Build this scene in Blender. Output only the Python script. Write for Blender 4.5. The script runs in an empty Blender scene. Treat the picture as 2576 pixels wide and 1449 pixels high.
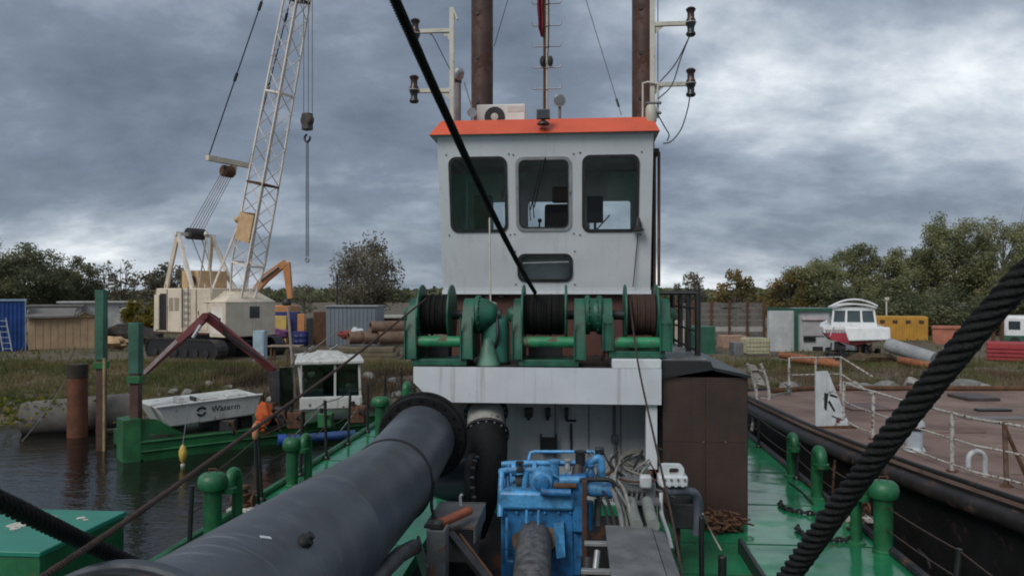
import bpy, math, random
import numpy as np
from mathutils import Vector, Matrix, noise as mnoise
from mathutils.geometry import tessellate_polygon

# ------------------------------------------------------------------ camera
scene = bpy.context.scene
COL = scene.collection
cam_data = bpy.data.cameras.new('camera')
cam = bpy.data.objects.new('camera', cam_data)
COL.objects.link(cam)
HC = 2.5                                   # eye height above the dredger's deck (deck is z = 0)
cam.location = (0, 0, HC)
cam.rotation_euler = (math.radians(90), 0, 0)
cam_data.sensor_width = 36
cam_data.lens = 27
cam_data.shift_y = 0.0075
cam_data.clip_start = 0.05
cam_data.clip_end = 4000
scene.camera = cam
scene.view_settings.view_transform = 'Standard'
scene.view_settings.look = 'None'
scene.view_settings.gamma = 1
scene.view_settings.use_curve_mapping = False
scene.view_settings.exposure = 0.22
scene.cycles.pixel_filter_type = 'BLACKMAN_HARRIS'
scene.cycles.filter_width = 1.9
scene.cycles.max_bounces = 8
scene.cycles.transparent_max_bounces = 12

# ------------------------------------------------------------------ sky (overcast)
world = bpy.data.worlds.new('World')
scene.world = world
world.use_nodes = True
SUN_EL, SUN_AZ = math.radians(42), math.radians(215)      # behind the viewer, to the left
SKY_BIG, SKY_MID = (22.158, 6.994, 2.638), (31.968, 34.454, 4.012)
def build_sky():
    nt = world.node_tree
    nt.nodes.clear()
    N = nt.nodes.new; L = nt.links.new
    out = N('ShaderNodeOutputWorld'); bg = N('ShaderNodeBackground')
    bg.inputs['Strength'].default_value = 0.1
    L(bg.outputs[0], out.inputs[0])
    sky = N('ShaderNodeTexSky'); sky.sky_type = 'NISHITA'; sky.sun_disc = False
    sky.sun_elevation = SUN_EL; sky.sun_rotation = SUN_AZ
    tc = N('ShaderNodeTexCoord')
    sep = N('ShaderNodeSeparateXYZ'); L(tc.outputs['Generated'], sep.inputs[0])
    def math_(op, a, b=None, c=None):
        m = N('ShaderNodeMath'); m.operation = op
        for i, v in enumerate((a, b, c)):
            if v is None: continue
            if isinstance(v, (int, float)): m.inputs[i].default_value = v
            else: L(v, m.inputs[i])
        return m.outputs[0]
    zc = math_('ADD', math_('ABSOLUTE', sep.outputs[2]), 0.36)
    cx = math_('DIVIDE', sep.outputs[0], zc); cy = math_('DIVIDE', sep.outputs[1], zc)
    comb = N('ShaderNodeCombineXYZ'); L(cx, comb.inputs[0]); L(cy, comb.inputs[1])
    def noise_(scale, detail, rough, loc, dist=0.0, sc=(1, 1, 1)):
        mp = N('ShaderNodeMapping'); L(comb.outputs[0], mp.inputs[0])
        mp.inputs['Location'].default_value = loc; mp.inputs['Scale'].default_value = sc
        n = N('ShaderNodeTexNoise'); n.noise_dimensions = '3D'
        L(mp.outputs[0], n.inputs['Vector'])
        n.inputs['Scale'].default_value = scale; n.inputs['Detail'].default_value = detail
        n.inputs['Roughness'].default_value = rough; n.inputs['Distortion'].default_value = dist
        return n.outputs[0]
    big = noise_(0.75, 2, 0.5, SKY_BIG, 0.0)
    mid = noise_(1.9, 9, 0.60, SKY_MID, 0.1, (0.8, 1.0, 1))
    fine = noise_(6.0, 6, 0.55, (1.3, 5.1, 0.2), 0.0, (0.8, 1, 1))
    f = math_('ADD', math_('ADD', math_('MULTIPLY', big, 0.42), math_('MULTIPLY', mid, 0.44)), math_('MULTIPLY', fine, 0.14))
    ramp = N('ShaderNodeValToRGB'); L(f, ramp.inputs[0])
    cr = ramp.color_ramp
    cols = [(0.37, (0.118, 0.150, 0.198)), (0.44, (0.178, 0.218, 0.280)), (0.505, (0.318, 0.368, 0.438)),
            (0.55, (0.52, 0.575, 0.635)), (0.60, (0.82, 0.86, 0.89))]
    cr.elements[0].position = cols[0][0]; cr.elements[0].color = (*cols[0][1], 1)
    cr.elements[1].position = cols[-1][0]; cr.elements[1].color = (*cols[-1][1], 1)
    for p, c in cols[1:-1]:
        e = cr.elements.new(p); e.color = (*c, 1)
    sc = N('ShaderNodeVectorMath'); sc.operation = 'SCALE'; sc.inputs['Scale'].default_value = 10.0
    L(ramp.outputs[0], sc.inputs[0])
    mix = N('ShaderNodeMix'); mix.data_type = 'RGBA'; mix.inputs[0].default_value = 0.94
    L(sky.outputs[0], mix.inputs[6]); L(sc.outputs[0], mix.inputs[7])
    L(mix.outputs[2], bg.inputs['Color'])
build_sky()

# ------------------------------------------------------------------ sun (veiled by cloud)
sun_data = bpy.data.lights.new('sun', 'SUN')
sun_data.energy = 1.5
sun_data.angle = math.radians(28)
sun_data.color = (1.0, 0.96, 0.9)
sun = bpy.data.objects.new('sun', sun_data)
COL.objects.link(sun)
sd = Vector((math.sin(SUN_AZ) * math.cos(SUN_EL), math.cos(SUN_AZ) * math.cos(SUN_EL), math.sin(SUN_EL)))
sun.rotation_euler = sd.to_track_quat('Z', 'Y').to_euler()
sun.location = (-20, -20, 30)

# ------------------------------------------------------------------ measuring helpers (survey of the photograph)
F, CX, HY = 1932.0, 1288.0, 744.0
def at(px, py, Y):
    return Vector(((px - CX) / F * Y, Y, HC + (HY - py) / F * Y))
def onz(px, py, z):
    return at(px, py, F * (HC - z) / (py - HY))
TH = math.radians(5.0); OX = -0.455
cT, sT = math.cos(TH), math.sin(TH)
def dp(px, py, v0, k=0.0, z0=0.0):
    """point of the dredger's own frame (u across, v aft, z up) seen at a pixel, on the plane v = v0 + k (z - z0)"""
    dx = (px - CX) / F; dz = (HY - py) / F
    t = (v0 + k * (HC - z0) + OX * sT) / (dx * sT + cT - k * dz)
    X = dx * t; Y = t
    return Vector(((X - OX) * cT - Y * sT, (X - OX) * sT + Y * cT, HC + dz * t))
def du(px, v): return dp(px, HY, v)[0]
def dz(py, v, px=1288): return dp(px, py, v)[2]
def dw(u, v, z): return Vector((OX + u * cT + v * sT, -u * sT + v * cT, z))
def wd(p): return Vector(((p[0] - OX) * cT - p[1] * sT, (p[0] - OX) * sT + p[1] * cT, p[2]))

# ------------------------------------------------------------------ materials
MATS = {}
def srgb(r, g, b):
    f = lambda c: (c / 255 / 12.92) if c <= 10 else ((c / 255 + 0.055) / 1.055) ** 2.4
    return (f(r), f(g), f(b))
def paint(name, col, rough=0.5, var=0.18, scale=2.0, rust=0.0, rustcol=(0.09, 0.035, 0.015), rustscale=5.0, streak=0.0,
          streakcol=(0.07, 0.05, 0.035), bump=0.15, bscale=30.0, metal=0.0, col2=None, roughvar=0.12, spec=0.5, dirt=0.0, dirtcol=(0.03, 0.03, 0.028), plating=0.0, scuff=0.0):
    if name in MATS: return MATS[name]
    m = bpy.data.materials.new(name); m.use_nodes = True; MATS[name] = m
    nt = m.node_tree; N = nt.nodes.new; L = nt.links.new
    b = nt.nodes['Principled BSDF']
    tc = N('ShaderNodeTexCoord')
    def noise(scale, detail=5, rough=0.6, sc=None):
        n = N('ShaderNodeTexNoise'); n.inputs['Scale'].default_value = scale
        n.inputs['Detail'].default_value = detail; n.inputs['Roughness'].default_value = rough
        if sc:
            mp = N('ShaderNodeMapping'); mp.inputs['Scale'].default_value = sc
            L(tc.outputs['Object'], mp.inputs[0]); L(mp.outputs[0], n.inputs['Vector'])
        else: L(tc.outputs['Object'], n.inputs['Vector'])
        return n
    def ramp(src, p0, p1):
        r = N('ShaderNodeMapRange'); r.inputs[1].default_value = p0; r.inputs[2].default_value = p1
        r.interpolation_type = 'SMOOTHSTEP'
        L(src, r.inputs[0]); return r.outputs[0]
    def mixc(fac, a, bcol):
        x = N('ShaderNodeMix'); x.data_type = 'RGBA'
        if isinstance(fac, float): x.inputs[0].default_value = fac
        else: L(fac, x.inputs[0])
        for i, c in ((6, a), (7, bcol)):
            if isinstance(c, tuple): x.inputs[i].default_value = (*c, 1)
            else: L(c, x.inputs[i])
        return x.outputs[2]
    n1 = noise(scale)
    lo = tuple(c * (1 - var) for c in col); hi = tuple(min(1, c * (1 + var)) for c in col)
    c = mixc(ramp(n1.outputs[0], 0.3, 0.7), lo, col2 if col2 else hi)
    rgh = None
    if dirt > 0:
        nd = noise(scale * 2.7, 7, 0.68)
        c = mixc(ramp(nd.outputs[0], 0.70 - dirt * 0.4, 0.77), c, dirtcol)
    if streak > 0:
        ns = noise(1.0, 4, 0.65, (9.0, 9.0, 0.35))
        ms = N('ShaderNodeMath'); ms.operation = 'MULTIPLY'; ms.inputs[1].default_value = streak
        L(ramp(ns.outputs[0], 0.52, 0.74), ms.inputs[0])
        c = mixc(ms.outputs[0], c, streakcol)
    if scuff > 0:
        nc = noise(1.0, 6, 0.7, (3.0, 26.0, 3.0)); nc2 = noise(1.7, 3, 0.5)
        mu = N('ShaderNodeMath'); mu.operation = 'MULTIPLY'; L(ramp(nc.outputs[0], 0.52, 0.66), mu.inputs[0]); L(ramp(nc2.outputs[0], 0.45, 0.62), mu.inputs[1])
        mu2 = N('ShaderNodeMath'); mu2.operation = 'MULTIPLY'; mu2.inputs[1].default_value = scuff; L(mu.outputs[0], mu2.inputs[0])
        c = mixc(mu2.outputs[0], c, (0.22, 0.225, 0.23))
    if rust > 0:
        nr = noise(rustscale, 9, 0.7)
        rm = ramp(nr.outputs[0], 0.68 - rust * 0.45, 0.74 - rust * 0.40)
        nr2 = noise(rustscale * 4, 4, 0.6)
        rc = mixc(nr2.outputs[0], tuple(x * 0.5 for x in rustcol), tuple(min(1, x * 1.6) for x in rustcol))
        c = mixc(rm, c, rc)
        rr = N('ShaderNodeMapRange'); L(rm, rr.inputs[0]); rr.inputs[3].default_value = rough; rr.inputs[4].default_value = 0.85
        rgh = rr.outputs[0]
    L(c, b.inputs['Base Color'])
    if rgh is None:
        rr = N('ShaderNodeMapRange'); L(n1.outputs[0], rr.inputs[0]); rr.inputs[1].default_value = 0.3; rr.inputs[2].default_value = 0.7
        rr.inputs[3].default_value = max(0.02, rough - roughvar); rr.inputs[4].default_value = min(1, rough + roughvar)
        rgh = rr.outputs[0]
    L(rgh, b.inputs['Roughness'])
    b.inputs['Metallic'].default_value = metal
    b.inputs['Specular IOR Level'].default_value = spec
    if bump > 0:
        nb = noise(bscale, 4, 0.6); bp = N('ShaderNodeBump'); bp.inputs['Strength'].default_value = bump; bp.inputs['Distance'].default_value = 0.01
        L(nb.outputs[0], bp.inputs['Height']); L(bp.outputs[0], b.inputs['Normal'])
        if plating > 0:
            npl = noise(2.2, 1, 0.4); bq = N('ShaderNodeBump'); bq.inputs['Strength'].default_value = plating; bq.inputs['Distance'].default_value = 0.03
            L(npl.outputs[0], bq.inputs['Height']); L(bp.outputs[0], bq.inputs['Normal']); L(bq.outputs[0], b.inputs['Normal'])
    return m

def glass_mat(name, tint=(0.75, 0.85, 0.82), rough=0.02):
    if name in MATS: return MATS[name]
    m = bpy.data.materials.new(name); m.use_nodes = True; MATS[name] = m
    nt = m.node_tree; N = nt.nodes.new; L = nt.links.new
    nt.nodes.clear()
    out = N('ShaderNodeOutputMaterial'); mix = N('ShaderNodeMixShader')
    fr = N('ShaderNodeFresnel'); fr.inputs[0].default_value = 1.5
    tr = N('ShaderNodeBsdfTransparent'); tr.inputs[0].default_value = (*tint, 1)
    gl = N('ShaderNodeBsdfGlossy'); gl.inputs['Roughness'].default_value = rough
    L(fr.outputs[0], mix.inputs[0]); L(tr.outputs[0], mix.inputs[1]); L(gl.outputs[0], mix.inputs[2]); L(mix.outputs[0], out.inputs[0])
    return m

# ------------------------------------------------------------------ mesh builder
class MB:
    def __init__(s): s.v = []; s.f = []
    def add(s, vs, fs):
        o = len(s.v); s.v.extend([tuple(p) for p in vs]); s.f.extend([tuple(i + o for i in f) for f in fs]); return s
    def box(s, x0, x1, y0, y1, z0, z1):
        return s.add([(x0, y0, z0), (x1, y0, z0), (x1, y1, z0), (x0, y1, z0), (x0, y0, z1), (x1, y0, z1), (x1, y1, z1), (x0, y1, z1)],
                     [(0, 3, 2, 1), (4, 5, 6, 7), (0, 1, 5, 4), (1, 2, 6, 5), (2, 3, 7, 6), (3, 0, 4, 7)])
    def hexa(s, bot, top):
        return s.add(list(bot) + list(top), [(0, 3, 2, 1), (4, 5, 6, 7), (0, 1, 5, 4), (1, 2, 6, 5), (2, 3, 7, 6), (3, 0, 4, 7)])
    def bar(s, p0, p1, w, h, up=(0, 0, 1)):
        p0 = Vector(p0); p1 = Vector(p1); d = (p1 - p0).normalized(); up = Vector(up)
        if abs(d.dot(up)) > 0.98: up = Vector((0, 1, 0)) if abs(d.y) < 0.9 else Vector((1, 0, 0))
        a = d.cross(up).normalized() * (w / 2); b = a.normalized().cross(d).normalized() * (h / 2)
        return s.hexa([p0 - a - b, p0 + a - b, p1 + a - b, p1 - a - b], [p0 - a + b, p0 + a + b, p1 + a + b, p1 - a + b])
    def tube(s, pts, r, n=10, caps=True, closed=False):
        P = [Vector(p) for p in pts]; m = len(P)
        R = r if isinstance(r, (list, tuple)) else [r] * m
        prev = None; rings = []
        for i in range(m):
            if closed: d = (P[(i + 1) % m] - P[i - 1])
            elif i == 0: d = P[1] - P[0]
            elif i == m - 1: d = P[-1] - P[-2]
            else: d = (P[i + 1] - P[i]).normalized() + (P[i] - P[i - 1]).normalized()
            if d.length < 1e-9: d = Vector((0, 0, 1))
            d.normalize()
            if prev is None:
                a = d.cross(Vector((0, 0, 1)))
                if a.length < 0.05: a = d.cross(Vector((0, 1, 0)))
            else:
                a = prev - d * prev.dot(d)
                if a.length < 1e-6: a = d.cross(Vector((0, 1, 0)))
            a.normalize(); prev = a; b = d.cross(a)
            rings.append([P[i] + (a * math.cos(2 * math.pi * k / n) + b * math.sin(2 * math.pi * k / n)) * R[i] for k in range(n)])
        vs = [p for rg in rings for p in rg]; fs = []
        for i in range(m if closed else m - 1):
            j = (i + 1) % m
            for k in range(n):
                k2 = (k + 1) % n; fs.append((i * n + k, i * n + k2, j * n + k2, j * n + k))
        if caps and not closed:
            fs.append(tuple(range(n - 1, -1, -1))); fs.append(tuple((m - 1) * n + k for k in range(n)))
        return s.add(vs, fs)
    def cyl(s, p0, p1, r0, r1=None, n=16): return s.tube([p0, p1], [r0, r0 if r1 is None else r1], n)
    def lathe(s, prof, c, axis=(0, 0, 1), n=24):
        """prof: (radius, height along axis) pairs; closed at both ends"""
        ax = Vector(axis).normalized(); c = Vector(c)
        a = ax.cross(Vector((0, 0, 1)));
        if a.length < 0.05: a = Vector((1, 0, 0))
        a.normalize(); b = ax.cross(a); vs = []; fs = []
        for r, h in prof:
            r = max(r, 1e-4)
            for k in range(n):
                t = 2 * math.pi * k / n; vs.append(c + ax * h + (a * math.cos(t) + b * math.sin(t)) * r)
        m = len(prof)
        for i in range(m - 1):
            for k in range(n):
                k2 = (k + 1) % n; fs.append((i * n + k, i * n + k2, (i + 1) * n + k2, (i + 1) * n + k))
        fs.append(tuple(range(n - 1, -1, -1))); fs.append(tuple((m - 1) * n + k for k in range(n)))
        return s.add(vs, fs)
    def sphere(s, c, r, n=14, sq=(1, 1, 1)):
        o = len(s.v); m = max(6, n // 2)
        s.lathe([(r * math.sin(math.pi * i / m), -r * math.cos(math.pi * i / m)) for i in range(m + 1)], (0, 0, 0), (0, 0, 1), n)
        for i in range(o, len(s.v)):
            p = s.v[i]; s.v[i] = (c[0] + p[0] * sq[0], c[1] + p[1] * sq[1], c[2] + p[2] * sq[2])
        return s
    def plate(s, outer, holes, fn, t0, t1):
        """flat plate with holes; fn(a, b, t) maps plate coordinates and thickness to a point"""
        loops = [outer] + list(holes)
        tri = tessellate_polygon([[Vector((a, b, 0)) for a, b in lp] for lp in loops])
        flat = [p for lp in loops for p in lp]; n = len(flat)
        vs = [fn(a, b, t0) for a, b in flat] + [fn(a, b, t1) for a, b in flat]
        fs = []
        for t in tri:
            a, b, c = [flat[i] for i in t]
            ccw = (b[0] - a[0]) * (c[1] - a[1]) - (b[1] - a[1]) * (c[0] - a[0]) > 0
            t = tuple(t) if ccw else tuple(reversed(t))
            fs.append(t); fs.append(tuple(n + i for i in reversed(t)))
        o = 0
        for lp in loops:
            m = len(lp)
            for k in range(m): fs.append((o + k, o + (k + 1) % m, n + o + (k + 1) % m, n + o + k))
            o += m
        return s.add(vs, fs)
    def rope(s, pts, r, pitch, lobes=6, n=36, step=None):
        P = [Vector(p) for p in pts]; step = step or pitch / 12
        out = [P[0]]
        for i in range(len(P) - 1):
            m = max(1, int((P[i + 1] - P[i]).length / step))
            for k in range(1, m + 1): out.append(P[i].lerp(P[i + 1], k / m))
        Rr = r * 0.667; rs = r * 0.36; prof = []
        for k in range(n):
            t = 2 * math.pi * k / n; ph = (t + math.pi / lobes) % (2 * math.pi / lobes) - math.pi / lobes
            prof.append(max(0.66 * r, Rr * math.cos(ph) + math.sqrt(max(0, rs * rs - (Rr * math.sin(ph)) ** 2))))
        vs = []; fs = []; L = 0.0; prev = None
        for i, p in enumerate(out):
            d = (out[min(i + 1, len(out) - 1)] - out[max(i - 1, 0)]).normalized()
            if prev is None: a = d.cross(Vector((0, 0, 1)))
            else: a = prev - d * prev.dot(d)
            a.normalize(); prev = a; b = d.cross(a)
            if i: L += (p - out[i - 1]).length
            jr = 1 + 0.05 * mnoise.noise((L / (r * 6), 0.3, r)); tw = 2 * math.pi * L / pitch + 0.35 * mnoise.noise((L / (r * 14), 5.3, r))
            for k in range(n):
                t = 2 * math.pi * k / n + tw; vs.append(p + (a * math.cos(t) + b * math.sin(t)) * (prof[k] * jr))
        for i in range(len(out) - 1):
            for k in range(n):
                k2 = (k + 1) % n; fs.append((i * n + k, i * n + k2, (i + 1) * n + k2, (i + 1) * n + k))
        fs.append(tuple(range(n - 1, -1, -1))); fs.append(tuple((len(out) - 1) * n + k for k in range(n)))
        return s.add(vs, fs)
    def mesh(s, name, mat, off=(0, 0, 0), ang=38, smooth=True):
        me = bpy.data.meshes.new(name)
        ox, oy, oz = off
        me.from_pydata([(x - ox, y - oy, z - oz) for x, y, z in s.v], [], s.f)
        if mat: me.materials.append(mat)
        if smooth:
            me.polygons.foreach_set('use_smooth', [True] * len(me.polygons))
            me.set_sharp_from_angle(angle=math.radians(ang))
        me.update()
        return me
    def build(s, name, mat, parent, bevel=0, ang=38, label=None, kind=None):
        """a part of a thing (or of a part)"""
        off = BASE[parent]
        o = bpy.data.objects.new(name, s.mesh(name, mat, off, ang)); COL.objects.link(o); o.parent = parent
        BASE[o] = off
        if bevel: bev(o, bevel)
        if label: o['label'] = label
        if kind: o['kind'] = kind
        return o
    def single(s, name, mat, label, cat, base=None, D=False, group=None, kind=None, bevel=0, ang=38):
        """a thing that is one mesh"""
        if base is None:
            a = np.array(s.v); base = (float(a[:, 0].mean()), float(a[:, 1].mean()), float(a[:, 2].min()))
        o = bpy.data.objects.new(name, s.mesh(name, mat, base, ang)); COL.objects.link(o)
        place(o, base, D); BASE[o] = base
        tag(o, label, cat, group, kind)
        if bevel: bev(o, bevel)
        return o
BASE = {}
def bev(o, w, seg=2):
    m = o.modifiers.new('bevel', 'BEVEL'); m.width = w; m.segments = seg; m.limit_method = 'ANGLE'; m.angle_limit = math.radians(40)
def tag(o, label, cat, group=None, kind=None):
    if label: o['label'] = label
    if cat: o['category'] = cat
    if group: o['group'] = group
    if kind: o['kind'] = kind
def place(o, base, D):
    if D: o.location = dw(*base); o.rotation_euler = (0, 0, -TH)
    else: o.location = base
def thing(name, label, cat, base=(0, 0, 0), D=False, group=None, rz=None):
    """an Empty at the thing's base; with rz its parts are given in local coordinates, else in the frame's"""
    o = bpy.data.objects.new(name, None); COL.objects.link(o); o.empty_display_size = 0.2
    place(o, base, D); BASE[o] = tuple(base)
    if rz is not None:
        o.rotation_euler = (0, 0, (-TH if D else 0) + rz); BASE[o] = (0, 0, 0)
    tag(o, label, cat, group)
    return o
def structure(o): o['kind'] = 'structure'; return o
def copy_tree(o, parent=None):
    c = o.copy(); COL.objects.link(c); c.parent = parent; BASE[c] = BASE.get(o, (0, 0, 0))
    for ch in [x for x in o.children]: copy_tree(ch, c)
    return c
def rrect(x0, x1, y0, y1, r, n=6):
    pts = []
    for cx, cy, a0 in ((x1 - r, y0 + r, -90), (x1 - r, y1 - r, 0), (x0 + r, y1 - r, 90), (x0 + r, y0 + r, 180)):
        for i in range(n + 1):
            a = math.radians(a0 + 90 * i / n); pts.append((cx + r * math.cos(a), cy + r * math.sin(a)))
    return pts
def arc(c, r, a0, a1, n, ax=(1, 0, 0), ay=(0, 0, 1)):
    c = Vector(c); ax = Vector(ax); ay = Vector(ay)
    return [c + ax * (r * math.cos(math.radians(a0 + (a1 - a0) * i / n))) + ay * (r * math.sin(math.radians(a0 + (a1 - a0) * i / n))) for i in range(n + 1)]
def sag(p0, p1, drop, n=12):
    p0 = Vector(p0); p1 = Vector(p1)
    return [p0.lerp(p1, i / n) - Vector((0, 0, drop * 4 * (i / n) * (1 - i / n))) for i in range(n + 1)]
def smooth_path(pts, n=6):
    P = [Vector(p) for p in pts]; P = [P[0] * 2 - P[1]] + P + [P[-1] * 2 - P[-2]]; out = []
    for i in range(1, len(P) - 2):
        for k in range(n):
            t = k / n; a, b, c, d = P[i - 1:i + 3]
            out.append(0.5 * ((2 * b) + (c - a) * t + (2 * a - 5 * b + 4 * c - d) * t * t + (3 * b - a - 3 * c + d) * t ** 3))
    out.append(P[-2]); return out

WHITE = paint('white_paint', (0.56, 0.59, 0.61), 0.45, 0.07, 0.9, rust=0.03, streak=0.30, streakcol=(0.34, 0.32, 0.30), rustscale=16, plating=0.5)
WHITE_DIRTY = paint('dirty_white_paint', (0.43, 0.45, 0.455), 0.55, 0.14, 1.6, rust=0.10, streak=0.5, streakcol=(0.20, 0.18, 0.16), rustscale=12, plating=0.5)
WHITE_RUSTY = paint('rusty_white_paint', (0.40, 0.39, 0.36), 0.7, 0.2, 4, rust=0.36, rustscale=22)
CREAM = paint('cream_mast_paint', (0.50, 0.48, 0.41), 0.5, 0.15, 3, rust=0.16, rustscale=25)
GREEN = paint('winch_green_paint', (0.006, 0.098, 0.056), 0.5, 0.45, 3, rust=0.18, col2=(0.016, 0.125, 0.076), rustscale=20, dirt=0.25, dirtcol=(0.02, 0.045, 0.03), streak=0.45, streakcol=(0.02, 0.06, 0.03))
GREEN_B = paint('bright_green_paint', (0.007, 0.122, 0.036), 0.46, 0.45, 3, rust=0.17, col2=(0.022, 0.155, 0.065), rustscale=22, dirt=0.3, dirtcol=(0.012, 0.05, 0.022), streak=0.3, streakcol=(0.02, 0.04, 0.02))
GREEN_DECK = paint('wet_green_deck_paint', (0.016, 0.175, 0.078), 0.16, 0.3, 0.9, rust=0.06, rustscale=14, bump=0.10, bscale=7, roughvar=0.13, dirt=0.42, dirtcol=(0.035, 0.12, 0.07), plating=0.6)
TEAL = paint('teal_hatch_paint', (0.014, 0.185, 0.125), 0.4, 0.2, 1.5, rust=0.05, dirt=0.12)
GREEN_HULL = paint('green_hull_paint', (0.014, 0.105, 0.034), 0.5, 0.4, 1.5, rust=0.2, rustscale=9, dirt=0.2, streak=0.5, streakcol=(0.03, 0.04, 0.02))
BLACK = paint('black_paint', (0.014, 0.014, 0.015), 0.45, 0.3, 4, rust=0.12)
RUBBER = paint('black_rubber', (0.012, 0.012, 0.013), 0.65, 0.3, 6)
DARK = paint('dark_greasy_steel', (0.022, 0.022, 0.024), 0.55, 0.4, 5, rust=0.25)
BROWN = paint('brown_paint', (0.046, 0.026, 0.020), 0.45, 0.3, 1.2, rust=0.2, rustscale=9, streak=0.6, plating=0.6, streakcol=(0.025, 0.016, 0.012), rustcol=(0.05, 0.02, 0.01))
SPUDM = paint('rust_brown_steel', (0.062, 0.030, 0.022), 0.6, 0.3, 3, rust=0.4, rustcol=(0.055, 0.022, 0.012), rustscale=4, streak=0.4)
RUST = paint('rusty_steel', (0.085, 0.040, 0.020), 0.85, 0.4, 6, rust=0.4)
ORANGE = paint('orange_roof_paint', (0.56, 0.085, 0.035), 0.42, 0.12, 1.2, streak=0.25, streakcol=(0.30, 0.06, 0.03))
GREYPIPE = paint('grey_pipe_paint', (0.060, 0.068, 0.081), 0.40, 0.22, 1.6, rust=0.05, rustscale=9, bump=0.25, bscale=9, dirt=0.28, dirtcol=(0.11, 0.112, 0.112), scuff=0.7, plating=0.6, streak=0.4, streakcol=(0.10, 0.095, 0.085))
GREYSTEEL = paint('grey_steel', (0.16, 0.165, 0.17), 0.5, 0.25, 4, rust=0.25, metal=0.3)
GALV = paint('galvanised_steel', (0.34, 0.35, 0.36), 0.45, 0.15, 6, rust=0.18, metal=0.4)
BLUE = paint('blue_engine_paint', (0.028, 0.165, 0.385), 0.38, 0.35, 4, rust=0.2, rustscale=24, rustcol=(0.04, 0.03, 0.022), dirt=0.62, dirtcol=(0.022, 0.045, 0.06), streak=0.4, streakcol=(0.02, 0.03, 0.035))
BLUE_L = paint('light_blue_engine_paint', (0.065, 0.27, 0.52), 0.4, 0.3, 5, rust=0.22, rustscale=26, dirt=0.58, dirtcol=(0.04, 0.075, 0.09), streak=0.3, streakcol=(0.03, 0.045, 0.05))
ROPE = paint('tarred_wire_rope', (0.008, 0.008, 0.008), 0.55, 0.35, 25, bump=0.7, bscale=160, spec=0.3, rust=0.1, rustcol=(0.03, 0.018, 0.01))
WIRE = paint('rusty_wire', (0.045, 0.026, 0.020), 0.7, 0.3, 20)
CABLE = paint('grey_cable', (0.15, 0.15, 0.15), 0.6, 0.2, 10)
GLASS = glass_mat('window_glass', (0.97, 0.985, 0.98))
WHITE_BEAM = paint('stained_white_beam', (0.56, 0.59, 0.62), 0.5, 0.1, 0.9, rust=0.05, rustscale=12, streak=0.62, streakcol=(0.24, 0.20, 0.17), dirt=0.1, dirtcol=(0.3, 0.28, 0.26), plating=0.7)
FLANGE_BLACK = paint('tarred_flange', (0.006, 0.006, 0.007), 0.7, 0.4, 8, bump=0.8, bscale=25, spec=0.25)

# ================================================================== the setting
WATER_Z, GROUND_Z = -1.4, -0.4
def sstep(t): t = max(0.0, min(1.0, t)); return t * t * (3 - 2 * t)
def foot(x): return 20.8 + 0.7 * math.sin(x * 0.35) + 0.4 * math.sin(x * 0.9 + 1) + (1.5 if x > 4 else 0) * sstep((x - 4) / 4)
def gz(x, y):
    t = (y - foot(x)) / 9.5
    z = -2.3 + 1.9 * (0.66 * sstep(t / 0.36) + 0.34 * sstep((t - 0.2) / 0.8))
    if 0 < t:
        z += min(1, t) * 0.10 * mnoise.noise((x * 0.45, y * 0.45, 0.3)) + min(1, t) * (0.12 if y < 60 else 0.3) * mnoise.noise((x * 0.11, y * 0.11, 3.0))
        m_ = sstep(t) * (1 - sstep(t)) * 4
        z += m_ * (0.12 * mnoise.noise((x * 1.1, y * 1.1, 7.7)) + (0.20 * mnoise.noise((x * 0.55, y * 0.7, 1.7)) if x > -10 else 0))
    return z
def build_ground():
    xs = list(np.arange(-34, 34.01, 0.6)); xs = [-1500, -600, -300, -180, -120, -90, -70, -56, -46, -40] + xs + [40, 46, 56, 70, 90, 120, 180, 300, 600, 1500]
    ys = list(np.arange(17, 31, 0.45)) + list(np.arange(31, 60, 1.5)) + [64, 70, 78, 88, 100, 120, 150, 200, 280, 400, 700, 1200, 2200]
    nx = len(xs); vs = [(x, y, gz(x, y)) for y in ys for x in xs]
    fs = [(j * nx + i, j * nx + i + 1, (j + 1) * nx + i + 1, (j + 1) * nx + i) for j in range(len(ys) - 1) for i in range(nx - 1)]
    m = paint('bank_soil_and_turf', (0.110, 0.080, 0.054), 0.95, 0.4, 0.6, col2=(0.115, 0.096, 0.058), dirt=0.4, dirtcol=(0.20, 0.150, 0.10), bump=0.6, bscale=4)
    b = MB(); b.add(vs, fs)
    o = bpy.data.objects.new('ground', b.mesh('ground', m, ang=180)); COL.objects.link(o); structure(o)
build_ground()

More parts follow.
